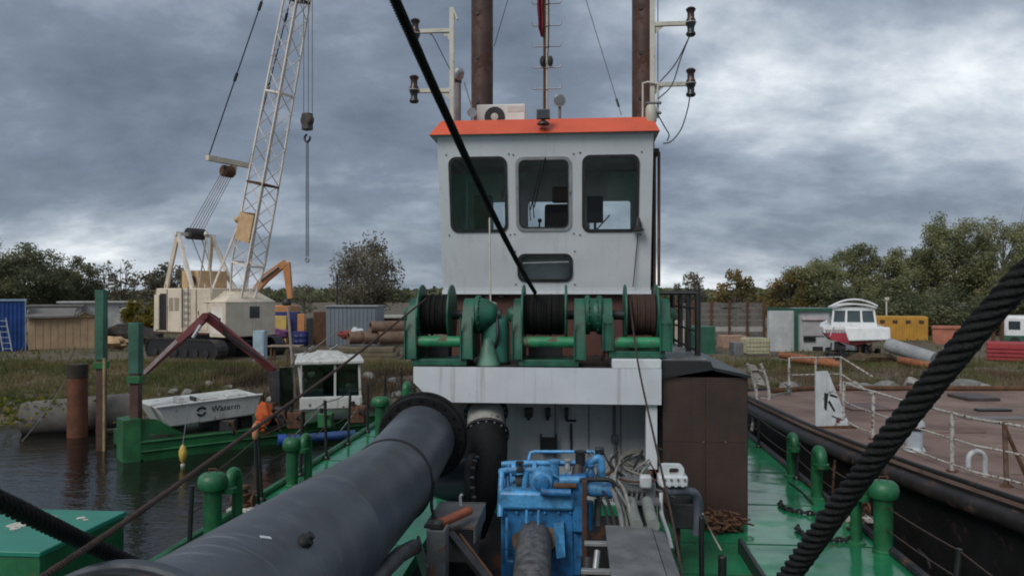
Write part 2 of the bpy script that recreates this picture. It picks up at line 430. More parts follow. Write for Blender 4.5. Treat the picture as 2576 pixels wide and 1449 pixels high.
def water_mat():
    m = bpy.data.materials.new('harbour_water'); m.use_nodes = True
    nt = m.node_tree; N = nt.nodes.new; L = nt.links.new; b = nt.nodes['Principled BSDF']
    b.inputs['Base Color'].default_value = (0.008, 0.0075, 0.006, 1); b.inputs['Roughness'].default_value = 0.05
    b.inputs['IOR'].default_value = 1.33
    tc = N('ShaderNodeTexCoord'); hs = []
    for sc, s, d in (((0.9, 1.6, 1), 1.3, 3), ((1.5, 3.2, 1), 3.1, 3), ((2, 2.6, 1), 7.0, 2)):
        mp = N('ShaderNodeMapping'); mp.inputs['Scale'].default_value = sc; L(tc.outputs['Object'], mp.inputs[0])
        n = N('ShaderNodeTexNoise'); n.inputs['Scale'].default_value = s; n.inputs['Detail'].default_value = d; L(mp.outputs[0], n.inputs['Vector'])
        hs.append(n.outputs[0])
    a = N('ShaderNodeMath'); a.operation = 'MULTIPLY_ADD'; L(hs[1], a.inputs[0]); a.inputs[1].default_value = 0.45; L(hs[0], a.inputs[2])
    a2 = N('ShaderNodeMath'); a2.operation = 'MULTIPLY_ADD'; L(hs[2], a2.inputs[0]); a2.inputs[1].default_value = 0.12; L(a.outputs[0], a2.inputs[2])
    bp = N('ShaderNodeBump'); bp.inputs['Strength'].default_value = 0.55; bp.inputs['Distance'].default_value = 0.045
    L(a2.outputs[0], bp.inputs['Height']); L(bp.outputs[0], b.inputs['Normal'])
    return m
b = MB(); b.add([(-400, -120, WATER_Z), (400, -120, WATER_Z), (400, 40, WATER_Z), (-400, 40, WATER_Z)], [(0, 1, 2, 3)])
o = bpy.data.objects.new('water', b.mesh('water', water_mat())); COL.objects.link(o); structure(o)
b = MB(); b.add([(-400, -120, -3.2), (400, -120, -3.2), (400, 22, -2.2), (-400, 22, -2.2)], [(0, 1, 2, 3)])
o = bpy.data.objects.new('water_bed', b.mesh('water_bed', paint('mud', (0.03, 0.028, 0.02), 0.95))); COL.objects.link(o); structure(o)

# grass and dry weeds on the bank: nobody could count them
def leaf_mat(name, c1, c2, c3, scale=0.6, rough=0.7, trans=0.25):
    if name in MATS: return MATS[name]
    m = bpy.data.materials.new(name); m.use_nodes = True; MATS[name] = m
    nt = m.node_tree; N = nt.nodes.new; L = nt.links.new; b = nt.nodes['Principled BSDF']
    tc = N('ShaderNodeTexCoord'); n = N('ShaderNodeTexNoise'); n.inputs['Scale'].default_value = scale; n.inputs['Detail'].default_value = 3
    L(tc.outputs['Object'], n.inputs['Vector'])
    n2 = N('ShaderNodeTexNoise'); n2.inputs['Scale'].default_value = scale * 9; n2.inputs['Detail'].default_value = 1; L(tc.outputs['Object'], n2.inputs['Vector'])
    mx = N('ShaderNodeMath'); mx.operation = 'MULTIPLY_ADD'; L(n2.outputs[0], mx.inputs[0]); mx.inputs[1].default_value = 0.5
    sb = N('ShaderNodeMath'); sb.operation = 'SUBTRACT'; L(n.outputs[0], sb.inputs[0]); sb.inputs[1].default_value = 0.25; L(sb.outputs[0], mx.inputs[2])
    r = N('ShaderNodeValToRGB'); L(mx.outputs[0], r.inputs[0]); e = r.color_ramp.elements
    e[0].position = 0.32; e[0].color = (*c1, 1); e[1].position = 0.68; e[1].color = (*c3, 1); k = e.new(0.5); k.color = (*c2, 1)
    L(r.outputs[0], b.inputs['Base Color']); b.inputs['Roughness'].default_value = rough; b.inputs['Specular IOR Level'].default_value = 0.25
    tr = N('ShaderNodeBsdfTranslucent'); L(r.outputs[0], tr.inputs['Color']); ms = N('ShaderNodeMixShader'); ms.inputs[0].default_value = 0.42
    L(b.outputs[0], ms.inputs[1]); L(tr.outputs[0], ms.inputs[2]); L(ms.outputs[0], nt.nodes['Material Output'].inputs[0])
    return m
GRASS = leaf_mat('grass_blades', (0.075, 0.098, 0.028), (0.135, 0.132, 0.052), (0.24, 0.185, 0.10), 0.35)
WEED = leaf_mat('dry_weeds', (0.085, 0.070, 0.040), (0.15, 0.105, 0.065), (0.22, 0.155, 0.10), 0.5)
def blades(name, label, mat, n, xr, yr, hmin, hmax, w, seed, dens=None, cat='grass'):
    rng = np.random.default_rng(seed); vs = np.zeros((n * 3, 3)); i = 0; tries = 0
    while i < n and tries < n * 12:
        tries += 1
        x = rng.uniform(*xr); y = rng.uniform(*yr)
        z = gz(x, y)
        if z < WATER_Z + 0.12: continue
        if dens and rng.random() > dens(x, y): continue
        clump = 0.5 + 0.8 * max(0, mnoise.noise((x * 0.8, y * 0.8, seed)) + 0.35)
        h = rng.uniform(hmin, hmax) * clump; a = rng.uniform(0, 6.283); lean = rng.uniform(0, 0.6) * h; b2 = rng.uniform(0, 6.283)
        vs[i * 3] = (x - w * math.cos(a), y - w * math.sin(a), z - 0.03); vs[i * 3 + 1] = (x + w * math.cos(a), y + w * math.sin(a), z - 0.03)
        vs[i * 3 + 2] = (x + lean * math.cos(b2), y + lean * math.sin(b2), z + h); i += 1
    vs = vs[:i * 3]
    me = bpy.data.meshes.new(name); me.from_pydata(vs.tolist(), [], np.arange(i * 3).reshape(-1, 3).tolist()); me.materials.append(mat); me.update()
    o = bpy.data.objects.new(name, me); COL.objects.link(o); tag(o, label, cat, None, 'stuff')
    return o
def bank_dens(x, y):
    t = (y - foot(x)) / 9.5; g = mnoise.noise((x * 0.45, y * 0.6, 5.0))
    if x < -9.5: return 0.08 if t < 0.25 else 1.0
    return 0.9 if t > 0.95 else max(0.0, -0.22 + 0.8 * g + (0.45 if x > 5 else 0.0))
blades('bank_grass', 'green and yellowing grass growing on the shore bank', GRASS, 52000, (-24, 24), (21.5, 33), 0.12, 0.34, 0.018, 4, bank_dens)
blades('yard_grass', 'short worn grass across the boatyard ground', GRASS, 26000, (-42, 44), (31, 75), 0.08, 0.28, 0.04, 5, lambda x, y: 0.25 + 0.75 * (mnoise.noise((x * 0.15, y * 0.15, 9)) > -0.1))
blades('tall_weeds', 'tall dry brown weeds on the slope above the water', WEED, 14000, (-11, 24), (22.5, 30), 0.15, 0.42, 0.02, 6, lambda x, y: max(0.0, mnoise.noise((x * 0.5, y * 0.5, 2)) + 0.3))
blades('dead_brush', 'dark dead stalks and brushwood on the left slope', leaf_mat('dead_stalks', (0.035, 0.026, 0.018), (0.065, 0.048, 0.032), (0.12, 0.09, 0.06), 0.9), 5000, (-11, 0), (22.5, 29), 0.25, 0.75, 0.011, 8, lambda x, y: max(0.0, mnoise.noise((x * 0.6, y * 0.6, 8)) + 0.15), 'brush')
b = MB(); rng = np.random.default_rng(12)
for i in range(340):
    x, y = rng.normal(-13.6, 0.9), rng.normal(22.1, 0.45); z = max(gz(x, y), WATER_Z + 0.2) + rng.uniform(0.05, 0.75); a = rng.uniform(0, 6.28); r = rng.uniform(0.05, 0.11)
    b.add([(x - r * math.cos(a), y - r * math.sin(a), z), (x, y, z + r * 0.6), (x + r * math.cos(a), y + r * math.sin(a), z), (x, y, z - r * 0.5)], [(0, 1, 2, 3)])
o = b.single('yellow_flowering_weeds', leaf_mat('yellow_weed', (0.05, 0.07, 0.02), (0.13, 0.14, 0.02), (0.35, 0.27, 0.02), 1.5), 'yellow flowering weeds hanging at the open end of the concrete pipe', 'plant', kind='stuff')

# riprap on the right-hand bank and a few stones on the left
ROCK = [paint('rock_grey', (0.17, 0.165, 0.155), 0.9, 0.3, 3, dirt=0.35, dirtcol=(0.06, 0.06, 0.045), bump=0.6, bscale=12), paint('rock_pale', (0.26, 0.245, 0.22), 0.9, 0.3, 3, dirt=0.25, dirtcol=(0.07, 0.065, 0.05), bump=0.6, bscale=12)]
def rock_mesh(seed, mat):
    b = MB(); b.sphere((0, 0, 0), 1.0, 12); rnd = random.Random(seed)
    ax = [Vector((rnd.gauss(0, 1), rnd.gauss(0, 1), rnd.gauss(0, 1))).normalized() for _ in range(9)]; dd = [rnd.uniform(0.55, 0.92) for _ in ax]
    out = []
    for p in b.v:
        v = Vector(p)
        for a, d in zip(ax, dd):
            t = v.dot(a)
            if t > d: v -= a * (t - d)
        v *= 1 + 0.12 * mnoise.noise(v * 2.1 + Vector((seed, 0, 0)))
        out.append(tuple(v))
    b.v = out; return b.mesh('rock', mat, ang=25)
RM = [rock_mesh(s, ROCK[s % 2]) for s in range(7)]
rnd = random.Random(5)
def rock(x, y, s, k, label, group, dz_=0.2):
    o = bpy.data.objects.new('riprap_rock', RM[k % 7]); COL.objects.link(o)
    o.location = (x, y, gz(x, y) + s * dz_); o.scale = (s * rnd.uniform(0.8, 1.2), s * rnd.uniform(0.8, 1.2), s * rnd.uniform(0.6, 0.9)); o.rotation_euler = (rnd.uniform(-.4, .4), rnd.uniform(-.4, .4), rnd.uniform(0, 6.28))
    tag(o, label, 'rock', group)
GR = 'riprap rocks on the bank behind the red-decked barge'
for i in range(34):
    x = rnd.uniform(9.0, 23); rock(x, foot(x) + rnd.uniform(2.0, 4.8), rnd.uniform(0.24, 0.55), i, 'grey boulder lying in the riprap behind the red barge deck', GR)
for i, (px, py, s, lab) in enumerate([(2420, 965, 0.62, 'tall leaning slab-like boulder on the bank right of the twisted rope'), (2462, 968, 0.55, 'boulder next to the leaning slab on the right bank'), (2225, 955, 0.5, 'round grey boulder between dry grass behind the white barge plate'), (2310, 962, 0.6, 'broad pale boulder on the bank left of the thick rope')]):
    p = at(px, py, 26.2); rock(p.x, p.y, s, i + 2, lab, None, 0.35)
for i, (px, py, s, lab) in enumerate([(578, 962, 0.42, 'pointed grey stone on the slope behind the white hood'), (604, 965, 0.38, 'flat grey stone beside the pointed one on the left slope'), (470, 985, 0.3, 'small half-buried stone on the slope near the red boom')]):
    p = at(px, py, 24.6); rock(p.x, p.y, s, i, lab, None, 0.45)

GL = 'rubble stones on the left bank slope'
for i in range(46):
    x = rnd.uniform(-11.5, -2.0); rock(x, foot(x) + rnd.uniform(1.6, 7.5), rnd.uniform(0.09, 0.26), i, 'small rubble stone on the left bank slope behind the green barge', GL, 0.3)

# ================================================================== the dredger: pontoon, houses, wheelhouse
pt = thing('dredger_pontoon', 'green steel dredger pontoon with wet painted deck', 'pontoon', (0, 8, -1.6), D=True)
WU0, WU1, WV1 = -1.12, 1.28, 9.25
def slab(name, mat, parent, *boxes, bevel=0):
    b = MB()
    for q in boxes: b.box(*q)
    return b.build(name, mat, parent, bevel)
slab('deck', GREEN_DECK, pt, (-3.5, WU0, -4, 22, -0.12, 0))
slab('deck', GREEN_DECK, pt, (WU1, 3.5, -4, 22, -0.12, 0))
slab('deck', GREEN_DECK, pt, (WU0, WU1, WV1, 22, -0.12, -0.001))
slab('hull_side', GREEN_HULL, pt, (-3.44, -3.38, -4, 22, -1.9, -0.12)); slab('hull_side', GREEN_HULL, pt, (3.38, 3.44, -4, 22, -1.9, -0.12))
slab('well_wall', DARK, pt, (WU0 - 0.05, WU0, -4, WV1, -1.3, -0.12)); slab('well_wall', DARK, pt, (WU1, WU1 + 0.05, -4, WV1, -1.3, -0.12))
slab('well_wall', DARK, pt, (WU0, WU1, WV1 + 0.003, WV1 + 0.05, -1.3, -0.13)); slab('well_floor', DARK, pt, (WU0, WU1, -4, WV1, -1.35, -1.3))
SEAM = paint('weld_seam', (0.012, 0.10, 0.045), 0.5, 0.3, 5, rust=0.3)
for v in (7.05, 7.95, 9.45, 11.2, 13.0, 15.0): slab('weld_seam', SEAM, pt, (1.34, 3.5, v, v + 0.014, 0, 0.006))
for v in (7.6, 9.4, 11.4, 13.4): slab('weld_seam', SEAM, pt, (-3.5, -1.2, v, v + 0.014, 0, 0.006))
for s in (-1, 1):
    b = MB(); b.tube([(s * 3.47, -4, 0.03), (s * 3.47, 22, 0.03)], 0.045, 8); b.build('gunwale_pipe', DARK if s > 0 else GREEN_B, pt)
slab('coaming', BLACK, pt, (2.0, 2.035, 3, 7.72, 0, 0.13))

# guard rails of the pontoon: black stanchions with slack wires
def stanchion_rail(side, label, vs, hs, tilts):
    t = thing('wire_railing', label, 'railing', (side * 3.4, vs[0], 0), D=True)
    tops = []
    for v, h, tl in zip(vs, hs, tilts):
        b = MB(); top = Vector((side * 3.4 + tl, v, h)); b.tube([(side * 3.4, v, 0.0), top], 0.024, 8); b.lathe([(0.05, 0), (0.05, 0.02), (0.03, 0.05)], (side * 3.4, v, 0), n=10)
        b.build('stanchion', BLACK, t); tops.append(top)
    for fr in (0.55, 0.97):
        b = MB(); path = []
        for a, c in zip(tops[:-1], tops[1:]):
            pa = Vector((side * 3.4 + (a.x - side * 3.4) * fr, a.y, a.z * fr)); pc = Vector((side * 3.4 + (c.x - side * 3.4) * fr, c.y, c.z * fr)); path += sag(pa, pc, 0.03, 6)[:-1]
        path.append(pc); b.tube(path, 0.007, 5); b.build('wire', WIRE, t)
    return t
stanchion_rail(-1, 'black stanchions with slack wires along the left deck edge', [7.35, 9.1, 10.4, 11.5, 12.6, 13.8, 15.0, 16.5], [0.62, 0.8, 0.9, 0.9, 0.92, 0.9, 0.9, 0.9], [0.03, -0.05, 0.03, -0.02, 0.04, 0, 0.02, 0])
stanchion_rail(1, 'low rusty wire railing along the right deck edge beside the dark barge hull', [4.2, 6.4, 8.6, 10.8, 13.0, 15.2, 17.4], [0.5] * 7, [0.02, 0.05, 0.0, 0.04, 0, 0.02, 0])

# ---- deckhouse with its white platform beam
dh = thing('deckhouse', 'white deckhouse under the winch platform with stained overhanging beam', 'deckhouse', (0, 9.3, 0), D=True)
VB = 8.5
u0, u1 = du(1040, VB), du(1664, VB)
zt, zb = dz(925, VB), dz(1014, VB)
b = MB(); b.plate([(u0, zb + 0.22), (u0 + 0.22, zb), (u1, zb), (u1, zt), (u0, zt)], [], lambda a, c, t: (a, t, c), VB, VB + 0.05); b.build('platform_beam', WHITE_BEAM, dh)
slab('platform_deck', DARK, dh, (u0, u1, VB + 0.05, 10.3, zt - 0.05, zt - 0.004))
slab('platform_soffit', paint('soffit', (0.10, 0.10, 0.10), 0.7, 0.3, 2, rust=0.2), dh, (u0 + 0.02, u1 - 0.02, VB + 0.06, 9.3, zb + 0.10, zb + 0.14))
slab('front_wall', WHITE_DIRTY, dh, (du(1272, 9.3), u1 - 0.06, 9.3, 9.36, 0, zb + 0.3))
slab('recess_wall', DARK, dh, (u0, du(1272, 9.3), 9.9, 9.96, -0.1, zb + 0.3))
slab('recess_cheek', WHITE_DIRTY, dh, (du(1272, 9.3), du(1272, 9.3) + 0.05, 9.363, 9.9, 0, zb + 0.3))
slab('corner_post', WHITE, dh, (u1 - 0.16, u1 - 0.04, 8.56, 8.68, 0.6, zb + 0.05))
slab('side_wall', BROWN, dh, (u0, u0 + 0.05, 9.97, 13.4, 0, zt)); slab('side_wall', BROWN, dh, (u1 - 0.05, u1, 9.37, 13.4, 0, zt)); slab('rear_wall', BROWN, dh, (u0 + 0.05, u1 - 0.05, 13.35, 13.4, 0, zt))
for px in (1395, 1480, 1560):
    uu = du(px, 9.3); slab('wall_seam', GREYSTEEL, dh, (uu, uu + 0.012, 9.288, 9.3, 0.3, zb))
slab('upper_wall', paint('rust_red_wall', (0.080, 0.030, 0.022), 0.6, 0.25, 2, rust=0.2, dirt=0.2), dh, (du(1135, 10.25), du(1650, 10.25), 10.25, 13.38, zt, 2.57))
for px, py in ((1230, 748), (1500, 900), (1260, 742)):
    p = dp(px, py, 10.2); b = MB(); b.cyl((p.x, 10.17, p.z), (p.x, 10.25, p.z), 0.04, None, 10); b.build('pipe_stub', DARK, dh)
b = MB(); b.tube([dp(1545, 1020, 9.27), dp(1545, 1080, 9.27), dp(1548, 1130, 9.27), dp(1552, 1250, 9.27)], 0.016, 8); b.build('conduit', CABLE, dh)
b = MB(); b.box(du(1538, 9.25), du(1554, 9.25), 9.24, 9.3, dz(1112, 9.25), dz(1092, 9.25)); b.build('junction_box', GREYSTEEL, dh, bevel=0.006)
b = MB(); b.tube([dp(1437, 1065, 9.27), dp(1437, 1130, 9.27)], 0.012, 6); b.tube([dp(1425, 1058, 9.27), dp(1450, 1058, 9.27)], 0.014, 6); b.build('tee_handle', BLACK, dh)
for px, w in ((1330, 0.1), (1378, 0.06), (1425, 0.05)):
    p = dp(px, 1036, 9.25); b = MB(); b.box(p.x - w / 2, p.x + w / 2, 9.2, 9.3, p.z - 0.06, p.z + 0.05); b.sphere((p.x, 9.2, p.z - 0.07), 0.025, 8); b.build('lamp_bracket', DARK, dh, bevel=0.01)
b = MB(); b.box(du(1440, 9.2), du(1525, 9.2), 9.05, 9.2, zb - 0.04, zb - 0.015); b.build('grating_strip', BLACK, dh)
p = dp(1380, 1120, 9.22); b = MB(); b.box(p.x - 0.085, p.x + 0.085, 9.2, 9.3, p.z - 0.1, p.z + 0.085); b.tube([(p.x - 0.09, 9.2, p.z + 0.14), (p.x - 0.09, 9.2, p.z - 0.1)], 0.012, 6); b.tube([(p.x + 0.09, 9.2, p.z + 0.14), (p.x + 0.09, 9.2, p.z - 0.1)], 0.012, 6); b.build('gauge_box', BLACK, dh)

# white box under the right-hand winch
b = MB(); b.box(du(1540, VB), du(1664, VB), VB + 0.003, 9.3, zt, dz(902, VB)); b.single('winch_plinth', WHITE, 'small white rust-stained plinth under the rightmost winch', 'plinth', D=True, bevel=0.008)

# ---- brown side casing with dark lid and walkway
cs = thing('side_casing', 'tall brown steel casing with black lid on the right deck', 'casing', (2.1, 8.6, 0), D=True)
VC = 8.62
cu0, cu1 = u1 + 0.03, du(1880, VC)
cum = du(1775, VC)
zc0 = dz(945, VC); zc1 = dz(905, VC)
for a0, a1 in ((cu0, cum - 0.0015), (cum + 0.0015, cu1)):
    for q0, q1 in ((0.0, dz(1104, VC) - 0.0015), (dz(1104, VC) + 0.0015, zc0)):
        slab('panel', BROWN, cs, (a0, a1, VC, VC + 0.02, q0, q1))
slab('frame', DARK, cs, (cu0, cu1 - 0.01, VC + 0.022, 12.2, 0, zc0 - 0.02))
slab('side_panel', BROWN, cs, (cu1 - 0.009, cu1 + 0.01, VC + 0.022, 12.2, 0, zc0 - 0.005))
b = MB(); um = du(1795, VC)
b.hexa([(cu0 - 0.02, VC - 0.05, zc0 - 0.01), (um, VC - 0.05, dz(925, VC)), (um, 12.2, dz(925, VC)), (cu0 - 0.02, 12.2, zc0 - 0.01)], [(cu0 - 0.02, VC - 0.05, zc1), (um - 0.04, VC - 0.05, zc1), (um - 0.04, 12.2, zc1), (cu0 - 0.02, 12.2, zc1)])
b.build('lid', BLACK, cs)
b = MB(); b.hexa([(um, VC - 0.05, dz(928, VC)), (cu1 + 0.03, VC - 0.05, zc0 - 0.005), (cu1 + 0.03, 12.2, zc0 - 0.005), (um, 12.2, dz(928, VC))], [(um, VC - 0.05, dz(920, VC)), (cu1 + 0.03, VC - 0.05, zc0 + 0.03), (cu1 + 0.03, 12.2, zc0 + 0.03), (um, 12.2, dz(920, VC))]); b.build('sloping_lid', BLACK, cs)
slab('walkway', GREYSTEEL, cs, (cu0 - 0.02, um - 0.06, VC + 0.02, 12.2, zc1 + 0.003, zc1 + 0.02))
for px, py in ((1825, 1112), (1770, 1112)):
    p = dp(px, py, VC); b = MB(); b.sphere((p.x, VC - 0.003, p.z), 0.009, 8); b.build('bolt', GREYSTEEL, cs)

rl = thing('walkway_railing', 'black pipe railing on the walkway right of the wheelhouse', 'railing', (um - 0.05, 9.1, zc1 + 0.02), D=True)
rv = [9.15, 9.9, 10.7, 11.6]
ru = um - 0.09; rz0 = zc1 + 0.02; rz1 = dz(738, 9.1)
for v in rv:
    b = MB(); b.tube([(ru, v, rz0), (ru, v, rz1)], 0.036, 10); b.build('post', BLACK, rl)
b = MB(); b.tube([(ru, rv[0], rz1 + 0.01), (ru, rv[-1], rz1 + 0.01), (cu0 + 0.05, rv[-1] + 0.05, rz1 + 0.01)], 0.03, 10); b.build('top_rail', BLACK, rl)
for zz in (0.28, 0.55):
    b = MB(); b.tube([(ru, rv[0], rz0 + zz), (ru, rv[-1], rz0 + zz)], 0.014, 8); b.build('mid_rail', BLACK, rl)
b = MB(); b.tube([(ru, rv[0] - 0.02, rz0 + 0.05), (ru + 0.02, rv[-1], rz0 + 0.05)], 0.02, 8); b.build('toe_rail', BLACK, rl)
b = MB(); b.tube([(cu0 + 0.02, 9.15, rz1), (ru, 9.15, rz1)], 0.02, 8); b.build('cross_rail', BLACK, rl)

# ---- wheelhouse
wh = thing('wheelhouse', 'white wheelhouse with orange-red roof edge and three front windows', 'wheelhouse', (0, 10.15, 2.57), D=True)
KW = -0.225; ZW = 2.58; VW = 10.15          # the front leans out towards the top
def wp(px, py): return dp(px, py, VW, KW, ZW)
def wf(a, c, t): return (a, VW + KW * (c - ZW) + t, c)
pl, pr = wp(1107, 530), wp(1640, 530)
U0, U1 = pl.x, pr.x
ZT = wp(1370, 338).z
HOLES = []
for (x0, x1, y0, y1) in ((1138, 1271, 398, 582), (1303, 1434, 398, 579), (1468, 1605, 393, 581), (1306, 1437, 642, 706)):
    a = wp(x0, y1); c = wp(x1, y0); HOLES.append((a.x, c.x, a.z, c.z))
cx_ = 0.075
b = MB(); b.plate([(U0, ZW), (U1, ZW), (U1, ZT), (U0, ZT)], [rrect(*h, 0.09) for h in HOLES], wf, 0, 0.05); b.build('front_wall', WHITE, wh)
FR = paint('rubber_window_frame', (0.02, 0.02, 0.021), 0.5, 0.2, 10)
for i, (x0, x1, y0, y1) in enumerate(HOLES):
    w = thing_p = None
    b = MB(); b.plate(rrect(x0 - 0.02, x1 + 0.02, y0 - 0.02, y1 + 0.02, 0.1), [rrect(x0 + 0.018, x1 - 0.018, y0 + 0.018, y1 - 0.018, 0.075)], wf, -0.014, 0.012)
    f_ = b.build('window_frame', FR if i != 1 else GALV, wh)
    b = MB(); b.plate(rrect(x0 + 0.004, x1 - 0.004, y0 + 0.004, y1 - 0.004, 0.088), [], wf, 0.018, 0.022); b.build('pane', GLASS, f_)
    if i == 1:
        b = MB(); b.plate(rrect(x0 + 0.02, x1 - 0.02, y0 + 0.02, y1 - 0.02, 0.08), [rrect(x0 + 0.036, x1 - 0.036, y0 + 0.036, y1 - 0.036, 0.065)], wf, -0.018, 0.014); b.build('rubber_seal', FR, f_)
    if i == 3:
        b = MB(); b.bar(wf(x0 + 0.05, y1 - 0.1, 0.015), wf(x1 - 0.03, y1 - 0.085, 0.015), 0.008, 0.012); b.build('glazing_bar', GALV, f_)
    b = MB()
    for (aa, cc) in ((x0 - 0.045, y0 - 0.05), (x1 + 0.045, y0 - 0.05), (x0 - 0.045, y1 + 0.05), (x1 + 0.045, y1 + 0.05)):
        b.sphere(wf(aa, cc, -0.002), 0.012, 8)
    b.build('screw_heads', GREYSTEEL, f_, kind='stuff')
VR = 12.35
IN = paint('wheelhouse_lining', (0.66, 0.70, 0.69), 0.6, 0.15, 2)
for uu, s, nm in ((U0, 1, 'left_wall'), (U1, -1, 'right_wall')):
    # side walls with a window each, enlarged to let more light into the cabin
    b = MB(); pf = lambda z: VW + KW * (z - ZW) + 0.051
    b.plate([(pf(ZW), ZW), (VR, ZW), (VR, ZT), (pf(ZT), ZT)], [rrect(10.32, 12.15, 3.3, 4.36, 0.08)], lambda a, c, t, uu=uu, s=s: (uu + s * t, a, c), 0.0, 0.04); b.build(nm, WHITE, wh)
    b = MB(); b.plate(rrect(10.32, 12.15, 3.3, 4.36, 0.08), [], lambda a, c, t, uu=uu, s=s: (uu + s * t, a, c), 0.018, 0.022); b.build('side_pane', GLASS, wh)
BH = [(-1.05, -0.62), (-0.36, 0.38), (0.62, 1.26)]
b = MB(); b.plate([(U0 + 0.041, ZW), (U1 - 0.041, ZW), (U1 - 0.041, ZT), (U0 + 0.041, ZT)], [rrect(a, c, 3.0, 4.0, 0.04) for a, c in BH], lambda a, c, t: (a, VR - t, c), 0, 0.04); b.build('rear_wall', IN, wh)
for a, c in BH:
    b = MB(); b.plate(rrect(a, c, 3.0, 4.0, 0.04), [], lambda p, q, t: (p, VR - t, q), 0.018, 0.022); b.build('rear_pane', GLASS, wh)
slab('ceiling', IN, wh, (U0 + 0.05, U1 - 0.05, 9.85, VR - 0.05, ZT - 0.06, ZT - 0.03)); slab('cabin_floor', DARK, wh, (U0 + 0.05, U1 - 0.05, 10.22, VR - 0.05, ZW - 0.005, ZW + 0.02))
# roof: an orange-red hipped edge
r0 = dp(1078, 341, 9.62); r1 = dp(1661, 329, 9.62); q0 = dp(1110, 303, 9.85); q1 = dp(1640, 296, 9.85)
zr0, zr1 = (r0.z + r1.z) / 2, (q0.z + q1.z) / 2
b = MB(); b.hexa([(r0.x, 9.62, zr0), (r1.x, 9.62, zr0), (r1.x, VR + 0.15, zr0), (r0.x, VR + 0.15, zr0)], [(q0.x, 9.85, zr1), (q1.x, 9.85, zr1), (q1.x, VR - 0.05, zr1), (q0.x, VR - 0.05, zr1)]); rf = b.build('roof', ORANGE, wh, bevel=0.008)
b = MB(); b.hexa([(U0 + 0.01, 9.74, ZT + 0.002), (U1 - 0.01, 9.74, ZT + 0.002), (U1 - 0.01, VR, ZT + 0.002), (U0 + 0.01, VR, ZT + 0.002)], [(r0.x + 0.02, 9.64, zr0 - 0.003), (r1.x - 0.02, 9.64, zr0 - 0.003), (r1.x - 0.02, VR + 0.13, zr0 - 0.003), (r0.x + 0.02, VR + 0.13, zr0 - 0.003)]); b.build('soffit', WHITE_DIRTY, rf)
slab('skirt', WHITE, wh, (U0 - 0.01, U1 + 0.01, VW - 0.02, VW + 0.1, ZW - 0.06, ZW - 0.003))
b = MB(); b.tube([wp(1605, 588) + Vector((0, -0.03, 0)), wp(1600, 640) + Vector((0, -0.03, 0)), wp(1592, 722) + Vector((0, -0.05, 0))], 0.007, 6); b.build('cable', BLACK, wh)
b = MB(); pc = wp(1604, 575); b.lathe([(0.02, 0.13), (0.03, 0.1), (0.045, 0.05), (0.05, 0.0), (0.075, -0.02), (0.075, -0.035)], (pc.x, pc.y - 0.07, pc.z), n=16); b.build('bell', RUBBER, wh)
for i, (px, py) in enumerate(((1372, 398), (1363, 404))):
    b = MB(); a = wp(px, py) + Vector((0, -0.03, 0)); c = wp(px - 28, py + 125) + Vector((0, -0.03, 0)); b.bar(a, c, 0.012, 0.012)
    b.bar(c + Vector((-0.02, 0, 0.13)), c + Vector((0.0, -0.004, -0.14)), 0.014, 0.014); b.build('wiper_arm', BLACK, wh)
slab('side_door', BROWN, wh, (U1 + 0.04, U1 + 0.075, 10.16, 10.95, 2.62, wp(1640, 365).z))
slab('door_rail', BLACK, wh, (U1 + 0.003, U1 + 0.11, 10.1, 12.0, wp(1640, 372).z, wp(1640, 360).z))
b = MB(); b.tube([(U1 + 0.1, 10.05, 2.62), (U1 + 0.1, 10.05, wp(1640, 372).z)], 0.02, 8); b.build('drain_pipe', RUST, wh)

# inside the wheelhouse
ch = thing('operator_chair', 'dark operator chair with brown headrest inside the wheelhouse', 'chair', (0.18, 11.3, 2.6), D=True)
b = MB(); b.box(-0.02, 0.42, 11.05, 11.5, 3.05, 3.16); b.build('seat', RUBBER, ch, bevel=0.03)
b = MB(); b.box(-0.06, 0.44, 11.45, 11.58, 3.16, 3.86); b.build('backrest', RUBBER, ch, bevel=0.04)
b = MB(); b.box(0.05, 0.37, 11.46, 11.56, 3.88, 4.12); b.build('headrest', paint('brown_leather', (0.12, 0.045, 0.02), 0.5), ch, bevel=0.03)
b = MB(); b.cyl((0.2, 11.28, 2.605), (0.2, 11.28, 3.05), 0.06); b.lathe([(0.22, 0), (0.22, 0.03), (0.07, 0.06)], (0.2, 11.28, 2.602)); b.build('pedestal', DARK, ch)
for s in (-0.06, 0.46):
    b = MB(); b.box(s - 0.03, s + 0.03, 11.05, 11.45, 3.3, 3.36); b.build('armrest', RUBBER, ch, bevel=0.015)
cn = thing('control_console', 'low dark control console behind the wheelhouse windows', 'console', (0, 10.5, 2.6), D=True)
b = MB(); b.hexa([(-1.2, 10.35, 2.602), (1.2, 10.35, 2.602), (1.2, 10.75, 2.602), (-1.2, 10.75, 2.602)], [(-1.2, 10.3, 3.30), (1.2, 10.3, 3.30), (1.2, 10.8, 3.2), (-1.2, 10.8, 3.2)]); b.build('cabinet', IN, cn, bevel=0.01)
for uu, hh in ((-0.95, 0.12), (-0.1, 0.15), (0.1, 0.1), (0.32, 0.13)):
    b = MB(); b.tube([(uu, 10.5, 3.34), (uu + 0.02, 10.48, 3.36 + hh)], 0.012, 6); b.sphere((uu + 0.02, 10.48, 3.37 + hh), 0.03, 8); b.build('lever', BLACK, cn)
b = MB(); b.box(0.56, 0.78, 10.6, 10.68, 3.5, 3.86); b.tube([(0.67, 10.64, 3.3), (0.67, 10.64, 3.5)], 0.02, 6); b.build('monitor', BLACK, cn, bevel=0.01)
b = MB(); b.bar((0.68, 10.45, 3.38), (0.86, 10.45, 3.58), 0.14, 0.015); b.build('chart_holder', GALV, cn)
